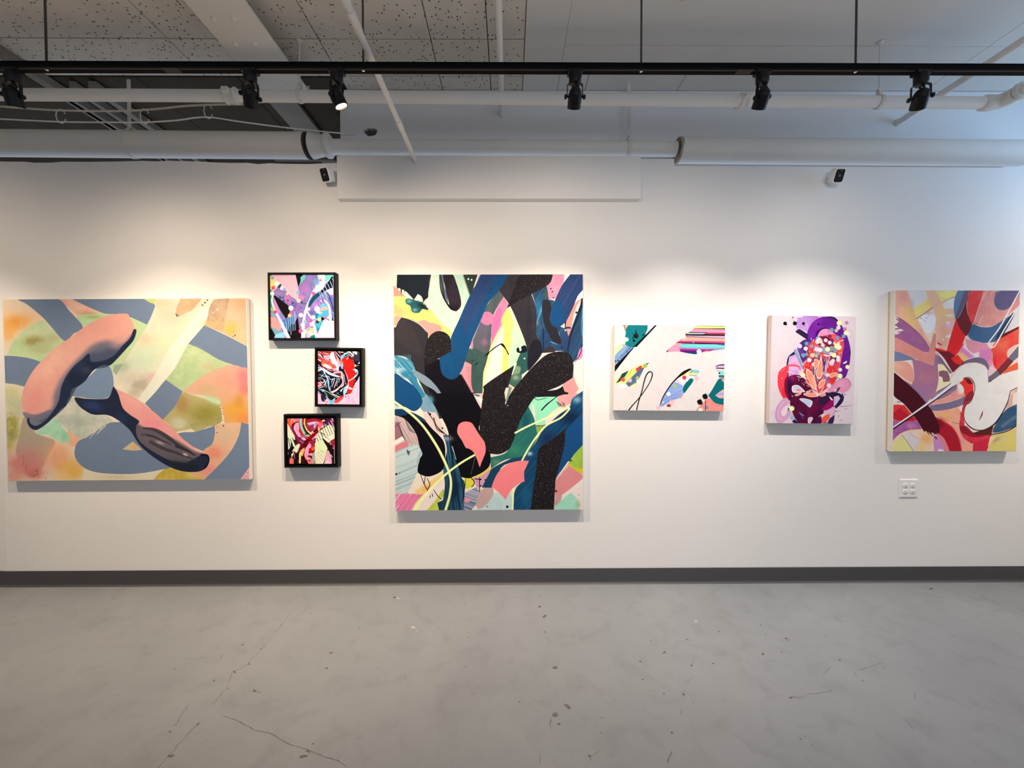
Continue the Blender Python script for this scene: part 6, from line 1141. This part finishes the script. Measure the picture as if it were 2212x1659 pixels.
# sprinkler main
PY = -.21
def P1(px, py): return at(px, py, PY)
pts = [P1(-140, 203.5), P1(735, 208.5), P1(1250, 214.5), P1(2140, 222.5)]
sp = empty('sprinkler_main', pts[2], 'long white sprinkler pipe running level behind the black light track', 'pipe')
end = pts[-1]
bend = [end+Vector((.05*math.sin(t), -.05*(1-math.cos(t)), 0)) for t in [i*math.pi/2/6 for i in range(7)]]
part(MB().tube(pts, .0315, 20), 'pipe_run', M['pipe'], sp)
part(MB().tube([bend[-1]+Vector((0, -.02, 0)), bend[-1]+Vector((0, -2.6, 0))], .030, 18), 'return_run', M['pipe'], sp)
part(MB().tube([end-Vector((.05, 0, 0)), end-Vector((.04, 0, 0))]+[b for b in bend]+[bend[-1]-Vector((0, .03, 0))], [.034, .041, .041, .04, .039, .039, .039, .04, .041, .038], 18), 'elbow', M['iron'], sp)
part(MB().lathe([(.036, -.012), (.045, -.010), (.045, .010), (.036, .012)], bend[-1]-Vector((0, .05, 0)), (0, 1, 0), 18), 'collar', M['iron'], sp)
def coupling(px, py, L=.075, R=.043):
    c = P1(px, py); mb = MB().lathe([(.033, -L/2), (R-.004, -L/2), (R, -L/2+.008), (R-.006, -L/2+.016), (R-.006, L/2-.016), (R, L/2-.008), (R-.004, L/2), (.033, L/2)], c, (1, 0, 0), 20)
    mb.box(c.x-.018, c.x+.018, c.y-.06, c.y-.03, c.z-.012, c.z+.012); mb.box(c.x-.018, c.x+.018, c.y+.03, c.y+.06, c.z-.012, c.z+.012); return mb
part(coupling(500, 207), 'coupling', M['iron'], sp); part(coupling(1606, 217.5, .05, .04), 'coupling', M['iron'], sp)
def loop_hanger(px, py, mm='pipe', rodz=None):
    c = P1(px, py); mb = MB()
    prof = [(c.x, c.y+math.cos(t)*.0345, c.z+math.sin(t)*.0345) for t in [math.pi*.62+i*(math.pi*1.76)/18 for i in range(19)]]
    path = [(c.x, c.y-.006, c.z+.075)]+prof+[(c.x, c.y+.006, c.z+.075)]
    for a_, b_ in zip(path, path[1:]):
        a_, b_ = Vector(a_), Vector(b_); d = (b_-a_).normalized(); nrm = Vector((0, d.z, -d.y))*.0015; wd = Vector((.010, 0, 0))
        mb.rings([[a_+wd+nrm, a_-wd+nrm, a_-wd-nrm, a_+wd-nrm], [b_+wd+nrm, b_-wd+nrm, b_-wd-nrm, b_+wd-nrm]])
    mb.tube([(c.x, c.y, c.z+.07), (c.x, c.y, CZ)], .0045, 8)
    mb.lathe([(.018, 0), (.018, -.004), (.008, -.012)], (c.x, c.y, CZ-.001), (0, 0, 1), 10)
    return mb
part(loop_hanger(1899, 220.5), 'loop_hanger', M['iron'], sp); part(loop_hanger(648, 208), 'loop_hanger', M['iron'], sp); part(loop_hanger(-60, 204), 'loop_hanger', M['iron'], sp)

# drain line just over the wall: insulated, bare, insulated
DY = .09
def D(px, py): return at(px, py, DY)
def rad(px, y0, y1): return (at(px, y0, DY).z-at(px, y1, DY).z)/2
dr = empty('drain_line', D(1100, 318), 'horizontal drain pipe resting above the wall, insulated at both ends', 'pipe')
RL = rad(400, 285, 339)*.98
o = part(MB().tube([D(-160, 308), D(300, 312), D(664, 315)], RL, 28, cap=(0, 1)), 'insulation', M['wrap'], dr); o['label'] = 'thick wrapped left length'
part(MB().lathe([(RL*.97, -.003), (RL*1.002, -.002), (RL*1.002, .003), (RL*.95, .005)], D(664, 315), (1, 0, 0), 28), 'end_band', M['seam'], dr)
c = D(672, 315); L_ = D(716, 317).x-c.x
part(MB().lathe([(RL*.9, 0), (RL*.99, .006), (RL*.96, .02), (RL*.88, L_*.35), (RL*.80, L_*.6), (RL*.82, L_*.7), (RL*.95, L_*.78), (RL*.95, L_*.92), (RL*.80, L_), (RL*.6, L_+.01)], c, (1, 0, 0), 28), 'hub_fitting', M['iron'], dr)
RT = rad(1100, 303, 334)
o = part(MB().tube([D(712, 317.5), D(1100, 318.8), D(1460, 322)], RT, 24), 'bare_pipe', M['pipe'], dr); o['label'] = 'thin bare middle length'
RR = rad(1700, 302, 355)*.97
c0 = D(1462, 325)
mb = MB().lathe([(RR*.62, .012), (RR*.98, 0), (RR, .003), (RR, .02)], c0, (1, 0, 0), 30, cap=(1, 0)); part(mb, 'insulation_end', M['rust'], dr)
o = part(MB().tube([c0+Vector((.012, 0, 0)), D(1800, 327.5), D(2212, 331)], RR, 30, cap=(0, 1)), 'insulation', M['wrap'], dr); o['label'] = 'thick wrapped right length'
# strap hangers
def strap(px, ztop, c, r, nm='strap'):
    mb = MB(); path = [(c.x, c.y-.004, ztop), (c.x, c.y-.004, c.z+r+.03)]+[(c.x, c.y+math.cos(t)*(r+.003), c.z+math.sin(t)*(r+.003)) for t in [math.pi*.6+i*(math.pi*1.8)/20 for i in range(21)]]+[(c.x, c.y+.004, c.z+r+.03)]
    for a_, b_ in zip(path, path[1:]):
        a_, b_ = Vector(a_), Vector(b_); d = (b_-a_).normalized(); nrm = Vector((0, d.z, -d.y))*.0012; wd = Vector((.012, 0, 0))
        mb.rings([[a_+wd+nrm, a_-wd+nrm, a_-wd-nrm, a_+wd-nrm], [b_+wd+nrm, b_-wd+nrm, b_-wd-nrm, b_+wd-nrm]])
    return mb
part(strap(1358, CZ-.003, D(1358, 321), RT), 'strap', M['iron'], dr)
mb = MB().lathe([(.004, 0), (.004, .004)], D(1357, 302)+Vector((.0, -.008, .018)), (0, 1, 0), 8); part(mb, 'strap_screw', M['slotd'], dr)
part(strap(282, CZ-.003, D(282, 312), RL), 'strap', M['wrap'], dr)

# three pipes running front to back
def depth_pipe(name, px, py, Y1, r, label, Y0=-5.9, m='pipe'):
    e = at(px, py, Y1); t = empty(name, e, label, 'pipe', 'pipes crossing the ceiling from front to back')
    part(MB().tube([e+Vector((0, .02, 0)), (e.x, Y0, e.z)], r, 18), 'pipe_run', M[m], t); return t, e
t, e = depth_pipe('conduit', 897, 346, -.045, .0135, 'white conduit sloping across the track into the top of the white box')
for px, py, L_ in ((868, 272, .02), (788, 52, .03)):
    q = atz(px, py, e.z); part(MB().lathe([(.014, -L_-.03), (.0165, -L_-.028), (.0165, L_), (.014, L_+.004)], (e.x, q.y, e.z), (0, 1, 0), 18), 'sleeve', M['pipe'], t)
q = atz(778, 25, e.z)
part(MB().tube([(e.x, q.y-.03, e.z), (e.x, YREAR+.1, e.z)], .018, 18), 'wide_run', M['pipe'], t)
part(MB().lathe([(.013, .0), (.019, .0), (.019, -.006), (.013, -.008)], e, (0, 1, 0), 18), 'flange', M['iron'], t)
t, e = depth_pipe('branch_pipe', 1084, 248, UP_Y, .0165, 'white pipe entering the upper wall straight ahead above the middle of the box')
part(MB().lathe([(.020, 0), (.020, -.008), (.016, -.010)], e, (0, 1, 0), 18), 'flange', M['iron'], t)
t, e = depth_pipe('branch_pipe', 1937, 266, UP_Y, .0185, 'white pipe running diagonally at the right into the bluish upper wall')
part(MB().lathe([(.023, 0), (.023, -.008), (.018, -.010)], e, (0, 1, 0), 18), 'flange', M['iron'], t)

# thin rod fixed flat to the ceiling
a_, b_ = atz(1503, 138, CZ-.006), atz(1790, 141, CZ-.006); a_.y = b_.y = (a_.y+b_.y)/2
o = MB().tube([a_+Vector((0, .06, 0)), a_+Vector((.004, .01, 0)), a_+Vector((.02, 0, 0)), b_], .0035, 8).build('ceiling_wire', M['rod'], loc=a_); tag(o, 'thin dark wire fixed under the smooth ceiling behind the light track', 'wire')
q = atz(1480, 5, CZ-.03)
mb = MB(); q2 = atz(1481, 18, CZ)
mb.v = [Vector(p) for p in ((q.x-.016, q.y-.06, CZ-.001), (q.x+.02, q.y-.06, CZ-.001), (q.x, q.y+.03, CZ-.001), (q.x-.012, q.y-.05, CZ-.045), (q.x+.014, q.y-.05, CZ-.045), (q.x-.002, q.y-.03, CZ-.045))]
mb.f = [(0, 1, 2), (3, 5, 4), (0, 3, 4, 1), (1, 4, 5, 2), (2, 5, 3, 0)]; mb.m = [0]*5
tag(mb.build('ceiling_bracket', M['beam'], smooth=False), 'small triangular bracket under the smooth ceiling at the top edge', 'bracket')

# ---------------------------------------------------------------- cables over the left part of the wall
CY = -.06
for q, lab, r in (('-60,226 0,230 120,238 250,240 330,236 400,229 470,226 530,225 560,221 600,215', 'upper of two thin white cables sagging over the left of the wall', .0055),
               ('-60,254 0,257 130,263 220,264 310,264 380,260 445,253 520,263 620,276 740,288 796,291', 'lower thin white cable running right into the ragged hole', .0042)):
    P = catmull(parse(q), False, 5); pts = []
    for i, (a_, b_) in enumerate(P):
        Y = CY if 'upper' in lab else CY+(UP_Y+.03-CY)*min(1, max(0, (a_-560)/236))
        pts.append(at(a_, b_, Y))
    o = MB().tube(pts, r, 8).build('cable', M['cable'], loc=pts[0]); tag(o, lab, 'cable', 'thin white cables over the wall')
for px, y0, y1, lab in ((131, 237, 265, 'white wire ring joining the two cables, leftmost of three'), (312, 236, 266, 'white wire ring joining the two cables, middle of three'), (449, 226, 255, 'white wire ring joining the two cables, beside the second spotlight')):
    c = at(px, (y0+y1)/2, CY); rz = (at(px, y0, CY).z-at(px, y1, CY).z)/2+.002
    pts = [c+Vector((math.cos(t)*.018+(.003 if i % 2 else 0), math.cos(t)*.01, math.sin(t)*rz)) for i, t in enumerate([.5+i*5.5/20 for i in range(21)])]
    o = MB().tube(pts, .0032, 6).build('cable_ring', M['cable'], loc=c); tag(o, lab, 'ring', 'wire rings joining the cables')

# ---------------------------------------------------------------- light track
TZ = EYE.z+1.262
tl = atz(1106, 153.5, TZ); TY = tl.y
def TX(px): return at(px, 150, TY).x
def tz(x): return TZ
tr = empty('light_track', (0, TY, TZ), 'black ceiling-hung lighting track running across the whole room', 'track')
x0, x1, w_, h_ = -3.9, 3.9, .0185, .021
mb = MB().box(x0, x1, TY-w_, TY-w_+.009, TZ, TZ+h_).box(x0, x1, TY+w_-.018, TY+w_, TZ, TZ+h_).box(x0, x1, TY-w_, TY+w_, TZ+h_-.003, TZ+h_+.001)
part(mb, 'rail', M['rail'], tr, smooth=False)
part(MB().box(x0, x1, TY-w_+.009, TY+w_-.018, TZ+.001, TZ+.010), 'conductor_strip', M['slot'], tr, smooth=False)
for px in (371, 1607):
    x = TX(px); part(MB().box(x-.032, x+.032, TY-.013, TY+.013, TZ-.0015, TZ+.007), 'joint_plate', M['slot'], tr, smooth=False)
for px in (101, 785, 1385, 1848):
    x = TX(px); o = part(MB().tube([(x, TY, TZ+h_), (x, TY, CZ+.002)], .0042, 8).lathe([(.016, 0), (.016, -.004), (.006, -.012)], (x, TY, CZ), (0, 0, 1), 12), 'hanger_rod', M['rod'], tr)
    part(MB().lathe([(.006, .006), (.006, -.001), (.003, -.003)], (x, TY, TZ), (0, 0, 1), 10), 'screw', M['chrome'], tr)

# ---------------------------------------------------------------- spotlights
def beams(loc, A, lit, col, spill=1.0):
    # a reflector lamp: a wide soft spill along the head and a tighter core that reaches down the wall
    for w_, sz, ax in ((LAMP_W*spill, 152, A), (CORE_W, 93, Vector((A.x*.4, .37, -1.0)).normalized())):
        d = bpy.data.lights.new('spot_beam', 'SPOT'); d.energy = w_*lit; d.color = col; d.spot_size = math.radians(sz); d.spot_blend = 1.0; d.shadow_soft_size = .018
        lo = bpy.data.objects.new('spot_beam', d); COL.objects.link(lo); lo.location = loc
        lo.rotation_euler = (-ax).to_track_quat('Z', 'Y').to_euler()
def spotlight(px, axis, yaw, label, lit, col, spill=1.0):
    x = TX(px); O = Vector((x, TY, TZ)); A = Vector(axis).normalized()
    t = empty('track_spotlight', O, label, 'spotlight', 'black track spotlights')
    part(MB().box(x-.030, x+.030, TY-.018, TY+.018, TZ-.012, TZ+.006).lathe([(.024, -.010), (.025, -.016), (.025, -.042), (.020, -.052), (.008, -.054)], O, (0, 0, 1), 18), 'adapter', M['black'], t)
    h = Vector((A.x, A.y, 0)); 
    K = Vector((math.cos(yaw), math.sin(yaw), 0))           # knob axis
    K = (K-A*K.dot(A)).normalized()
    piv = O+Vector((0, 0, -.105))
    topp = O+Vector((0, 0, -.052))
    Kh = Vector((math.cos(yaw), math.sin(yaw), 0)); up = Vector((0, 0, 1)); hw = .0315
    path = [piv+K*hw, topp+Kh*hw-up*.006, topp+Kh*(hw-.007), topp-Kh*(hw-.007), topp-Kh*hw-up*.006, piv-K*hw]
    mb = MB(); ny = up.cross(Kh)*.006
    for a_, b_ in zip(path, path[1:]):
        d = (b_-a_).normalized(); nn = d.cross(ny).normalized()*.0012
        mb.rings([[a_+ny+nn, a_-ny+nn, a_-ny-nn, a_+ny-nn], [b_+ny+nn, b_-ny+nn, b_-ny-nn, b_+ny-nn]])
    part(mb, 'yoke', M['black'], t)
    r = .0275
    body = MB().lathe([(.004, -.034), (.010, -.033), (.018, -.028), (.0235, -.020), (.0262, -.012), (.0262, -.010), (r, -.009), (r, .012), (r-.0006, .0125), (r-.0006, .0135), (r, .014), (r, .040), (r-.002, .041), (r-.0035, .040), (r-.0035, .030)], piv, A, 28)
    lh = part(body, 'lamp_head', M['black'], t)
    for s_ in (-1, 1):
        kb = MB().lathe([(.004, r-.002), (.004, r+.006), (.009, r+.007), (.0095, r+.013), (.007, r+.016)], piv, K*s_, 12); part(kb, 'knob', M['black'], lh)
    ln = part(MB().lathe([(r-.004, .030), (r-.006, .0345), (.012, .037)], piv, A, 24), 'lens', M['lens'], lh)
    part(MB().tube(catmull(np.array([tuple(topp+Vector((.004, 0, 0))), tuple(topp+Vector((.012, -.004, -.014))), tuple(topp+Vector((-.012, -.004, -.016))), tuple(topp+Vector((.010, -.002, -.004))), tuple(topp+Vector((.016, 0, -.022))), tuple(piv-A*.032)]), False, 5), .0028, 8), 'lead_wire', M['black'], t)
    if not lit: return
    beams(piv+A*.048, Vector((A.x, max(A.y, .5), A.z)).normalized(), lit, col, spill)
spotlight(26, (-.12, .36, -.86), .05, 'leftmost black track spotlight above the wide pastel canvas', 1.0, WARM, 1.9)
spotlight(540, (-.32, .68, -.74), -.08, 'black spotlight hanging in front of the steel beam', 1.0, WARM, 1.4)
spotlight(727, (.36, .22, -.86), 1.15, 'black spotlight tilted right with its lens glowing towards the camera', 1.1, WARM, 1.9)
spotlight(1242, (-.01, .68, -.72), 0, 'upright black spotlight above the right edge of the large dark canvas', 1.0, MID, .85)
spotlight(1647, (.02, .64, -.72), .5, 'black spotlight between the two right canvases tilted to the left', 0.86, NEUTRAL, .78)
spotlight(1990, (.30, .62, -.76), -.35, 'rightmost black spotlight above the tall ribbon canvas', 0.86, NEUTRAL, .78)
for x, e_, c_ in ((-3.4, .85, WARM), (3.7, 1.15, MID)):     # the same track goes on outside the frame
    beams(Vector((x, TY, TZ-.16)), Vector((0, .66, -.75)), e_, c_)

# ---------------------------------------------------------------- pictures
def rect_from(quad, Y):
    P = [at(x, y, Y) for x, y in quad]                      # TL TR BR BL
    c = sum(P, Vector())/4
    w = ((P[1]-P[0]).length+(P[2]-P[3]).length)/2; h = ((P[0]-P[3]).length+(P[1]-P[2]).length)/2
    d = (P[1]-P[0])+(P[2]-P[3]); ang = math.atan2(d.z, d.x); e = (P[0]-P[3])+(P[1]-P[2]); a2 = math.atan2(-e.x, e.z)
    return c, w, h, (ang*.35+a2*.65)
def rounded_slab(c, w, h, y0, y1, ang, r=.003, uvface=True):
    """front face at y0 carries uv; soft front edges"""
    mb = MB(); ca, sa = math.cos(ang), math.sin(ang)
    def V(u, v, y): return Vector((c.x+u*ca-v*sa, y, c.z+u*sa+v*ca))
    def ring(i, y): return [V(-w/2+i, h/2-i, y), V(w/2-i, h/2-i, y), V(w/2-i, -h/2+i, y), V(-w/2+i, -h/2+i, y)]
    rs = [ring(r, y0), ring(r*.3, y0+r*.3), ring(0, y0+r), ring(0, y1)]
    n = 0
    for a_, b_, fi in ((rs[0], rs[1], 1), (rs[1], rs[2], 1), (rs[2], rs[3], 1)):
        for j in range(4):
            k = (j+1) % 4; mb.quad(a_[j], a_[k], b_[k], b_[j], fi if fi else 0)
    A = rs[0]; ux, uy = r/w, r/h
    mb.quad(A[0], A[3], A[2], A[1], 0, [(ux, 1-uy), (ux, uy), (1-ux, uy), (1-ux, 1-uy)])
    mb.quad(rs[3][0], rs[3][1], rs[3][2], rs[3][3], 1)
    return mb, V
def canvas_picture(name, quad, img, side, label, T=.0375):
    c, w, h, ang = rect_from(quad, -T)
    t = empty(name, (c.x, -T, c.z), label, 'painting')
    mb, V = rounded_slab(c, w, h, -T, -.012, ang)
    part(mb, 'canvas', [painted(img), side], t, smooth=False)
    for (u0, u1, v0, v1) in ((-w/2+.002, w/2-.002, h/2-.045, h/2-.002), (-w/2+.002, w/2-.002, -h/2+.002, -h/2+.045), (-w/2+.002, -w/2+.045, -h/2+.045, h/2-.045), (w/2-.045, w/2-.002, -h/2+.045, h/2-.045)):
        b = MB(); q = [V(u0, v0, 0), V(u1, v0, 0), V(u1, v1, 0), V(u0, v1, 0)]
        b.rings([[Vector((p.x, -.0118, p.z)) for p in q], [Vector((p.x, -.0005, p.z)) for p in q]]); part(b, 'stretcher_bar', M['stretch'], t, smooth=False)
def framed_picture(name, outer, inner, img, label, T=.045, deep=.008):
    c, w, h, ang = rect_from(outer, -T); ci, wi, hi, a2 = rect_from(inner, -T+deep)
    t = empty(name, (c.x, -T, c.z), label, 'painting', 'small paintings in black box frames')
    ca, sa = math.cos(ang), math.sin(ang)
    def V(u, v, y): return Vector((c.x+u*ca-v*sa, y, c.z+u*sa+v*ca))
    fw = .010 if w-wi < .06 else .014
    outr = [(-w/2, h/2), (w/2, h/2), (w/2, -h/2), (-w/2, -h/2)]
    inn = [(-w/2+fw, h/2-fw), (w/2-fw, h/2-fw), (w/2-fw, -h/2+fw), (-w/2+fw, -h/2+fw)]
    for j in range(4):
        k = (j+1) % 4; a_, b_, c_, d_ = outr[j], outr[k], inn[k], inn[j]
        b = MB().rings([[V(*q, -T) for q in (a_, b_, c_, d_)], [V(*q, -.0005) for q in (a_, b_, c_, d_)]]); part(b, 'frame_side', M['frame'], t, smooth=False)
    b = MB(); q = [V(*p, -.012) for p in inn]; b.rings([q, [V(*p, -.006) for p in inn]]); part(b, 'backing_board', M['frame'], t, smooth=False)
    mb, _ = rounded_slab(ci, wi, hi, -T+deep, -.0122, ang, .0015); part(mb, 'painted_panel', [painted(img), M['frame']], t, smooth=False)
def Q(o, s, pts): return [(o[0]+x/s, o[1]+y/s) for x, y in pts]
canvas_picture('pastel_painting', Q((0, 630), 3.7696, [(10, 52), (2010, 58), (2035, 1535), (72, 1540)]), paint_banana(), M['linenw'], 'wide unframed pastel painting with two pink and navy brush forms over grey bands', .038)
framed_picture('dotted_painting', Q((570, 580), 9.759, [(72, 80), (1510, 85), (1528, 1508), (105, 1505)]), Q((570, 580), 9.759, [(105, 110), (1478, 118), (1485, 1478), (128, 1460)]), paint_dots(), 'square black-framed painting with cream dots, pink panel and lilac, topmost of three')
framed_picture('slashed_painting', Q((670, 740), 10.37, [(102, 105), (1175, 122), (1170, 1445), (102, 1440)]), Q((670, 740), 10.37, [(165, 185), (1112, 200), (1108, 1390), (168, 1385)]), paint_slash(), 'smallest black-framed painting with a bright red oval and slashes, middle of three')
framed_picture('hatched_painting', Q((600, 885), 11.06, [(135, 112), (1430, 102), (1442, 1385), (160, 1382)]), Q((600, 885), 11.06, [(220, 200), (1360, 210), (1370, 1300), (240, 1300)]), paint_maroon(), 'black-framed maroon painting with hatched cream patches, lowest of three')
canvas_picture('dark_floral_painting', Q((835, 580), 4.9156, [(65, 60), (2088, 57), (2090, 2568), (93, 2570)]), paint_centre(), M['linenw'], 'large tall painting with black glitter strokes, blue bands and coral petals in the centre', .038)
canvas_picture('white_ground_painting', Q((1310, 685), 7.2143, [(130, 120), (1862, 122), (1828, 1465), (112, 1462)]), paint_white(), M['linenw'], 'small horizontal canvas with white ground, coloured stripes and a black loop', .038)
canvas_picture('bouquet_painting', Q((1640, 670), 6.1444, [(172, 68), (1293, 75), (1242, 1512), (132, 1508)]), paint_bouquet(), M['linenp'], 'small upright pale pink canvas with a purple and red dotted bouquet form', .045)
canvas_picture('ribbon_painting', Q((1900, 610), 4.1474, [(137, 68), (1263, 70), (1225, 1518), (115, 1515)]), paint_ribbons(), M['linen'], 'upright red and peach canvas with an off-white looping ribbon at the far right', .045)

# ---------------------------------------------------------------- security cameras
def security_camera(px, py, yaw, pitch, label):
    c = at(px, py, -.062); t = empty('security_camera', (c.x, 0, c.z), label, 'camera', 'white security cameras on the wall')
    Rm = Matrix.Rotation(yaw, 3, 'Z') @ Matrix.Rotation(pitch, 3, 'X')
    def T_(p): return c+Rm @ (Vector(p)*1.16)
    def rrect(w_, h_, r_, y, n=5):
        out = []
        for cx, cz, a0 in ((w_-r_, h_-r_, 0), (-w_+r_, h_-r_, 90), (-w_+r_, -h_+r_, 180), (w_-r_, -h_+r_, 270)):
            for i in range(n+1): a_ = math.radians(a0+90*i/n); out.append(T_((cx+r_*math.cos(a_), y, cz+r_*math.sin(a_))))
        return out
    mb = MB().rings([rrect(.0245, .0325, .010, -.0285), rrect(.027, .035, .012, -.026), rrect(.0275, .0355, .012, -.010), rrect(.026, .034, .012, .012), rrect(.018, .025, .010, .020)])
    part(mb, 'housing', M['plastic'], t)
    part(MB().rings([rrect(.0225, .0305, .009, -.0290), rrect(.0225, .0305, .009, -.0275)]), 'front_glass', M['glass'], t)
    part(MB().lathe([(.008, -.0343), (.006, -.0348)], c, Rm @ Vector((0, 1, 0)), 14), 'lens', M['camdot'], t)
    part(MB().lathe([(.002, -.0343), (.001, -.0348)], T_((.004, 0, .024)), Rm @ Vector((0, 1, 0)), 8), 'sensor', M['plastic'], t)
    b0 = T_((0, .017, 0)); part(MB().tube([b0, (c.x*.5+b0.x*.5, -.022, c.z), (c.x, -.001, c.z)], [.008, .007, .010], 12).lathe([(.018, -.0005), (.018, -.005), (.012, -.008)], (c.x, 0, c.z), (0, 1, 0), 18), 'wall_mount', M['plastic'], t)
security_camera(709, 378, math.radians(-17), math.radians(24), 'white security camera with black face pointing left, beside the white box')
security_camera(1805, 380, math.radians(-2), math.radians(24), 'white security camera with black face pointing right, under the insulated pipe')

# ---------------------------------------------------------------- double outlet
tl_, br_ = at(1943.5, 1035, -.005), at(1983, 1075, -.005); cx, cz = (tl_.x+br_.x)/2, (tl_.z+br_.z)/2; hw, hh = .0585, .0585
ou = empty('wall_outlet', (cx, 0, cz), 'white double outlet plate with four sockets below the ribbon canvas', 'outlet')
mb = MB().rings([[Vector((cx+sx*(hw-i), y, cz+sz*(hh-i))) for sx, sz in ((-1, -1), (1, -1), (1, 1), (-1, 1))] for i, y in ((0, -.0003), (0, -.004), (.004, -.0065))])
part(mb, 'cover_plate', M['plate'], ou, smooth=False)
for sx in (-.0232, .0232):
    for sz in (-.0195, .0195):
        c = Vector((cx+sx, -.0065, cz+sz)); n = 20; pts = []
        for i in range(n):
            a_ = 2*math.pi*i/n; pts.append((.0172*math.cos(a_), max(-.0142, min(.0142, .0172*math.sin(a_)))))
        s_ = part(MB().rings([[c+Vector((x, .0005, z)) for x, z in pts], [c+Vector((x, -.002, z)) for x, z in pts], [c+Vector((x*.93, -.0026, z*.93)) for x, z in pts]]), 'socket', M['plastic'], ou)
        sl = MB().box(c.x-.0068, c.x-.0052, c.y-.003, c.y-.0020, c.z-.001, c.z+.0075).box(c.x+.0052, c.x+.0068, c.y-.003, c.y-.0020, c.z-.000, c.z+.0065).lathe([(.0024, -.003), (.0024, -.0018)], (c.x, c.y, c.z-.0075), (0, 1, 0), 10)
        part(sl, 'socket_slots', M['slotd'], s_, smooth=False)
    part(MB().lathe([(.0028, -.0066), (.002, -.0076)], (cx+sx, 0, cz), (0, 1, 0), 10), 'screw', M['chrome'], ou)
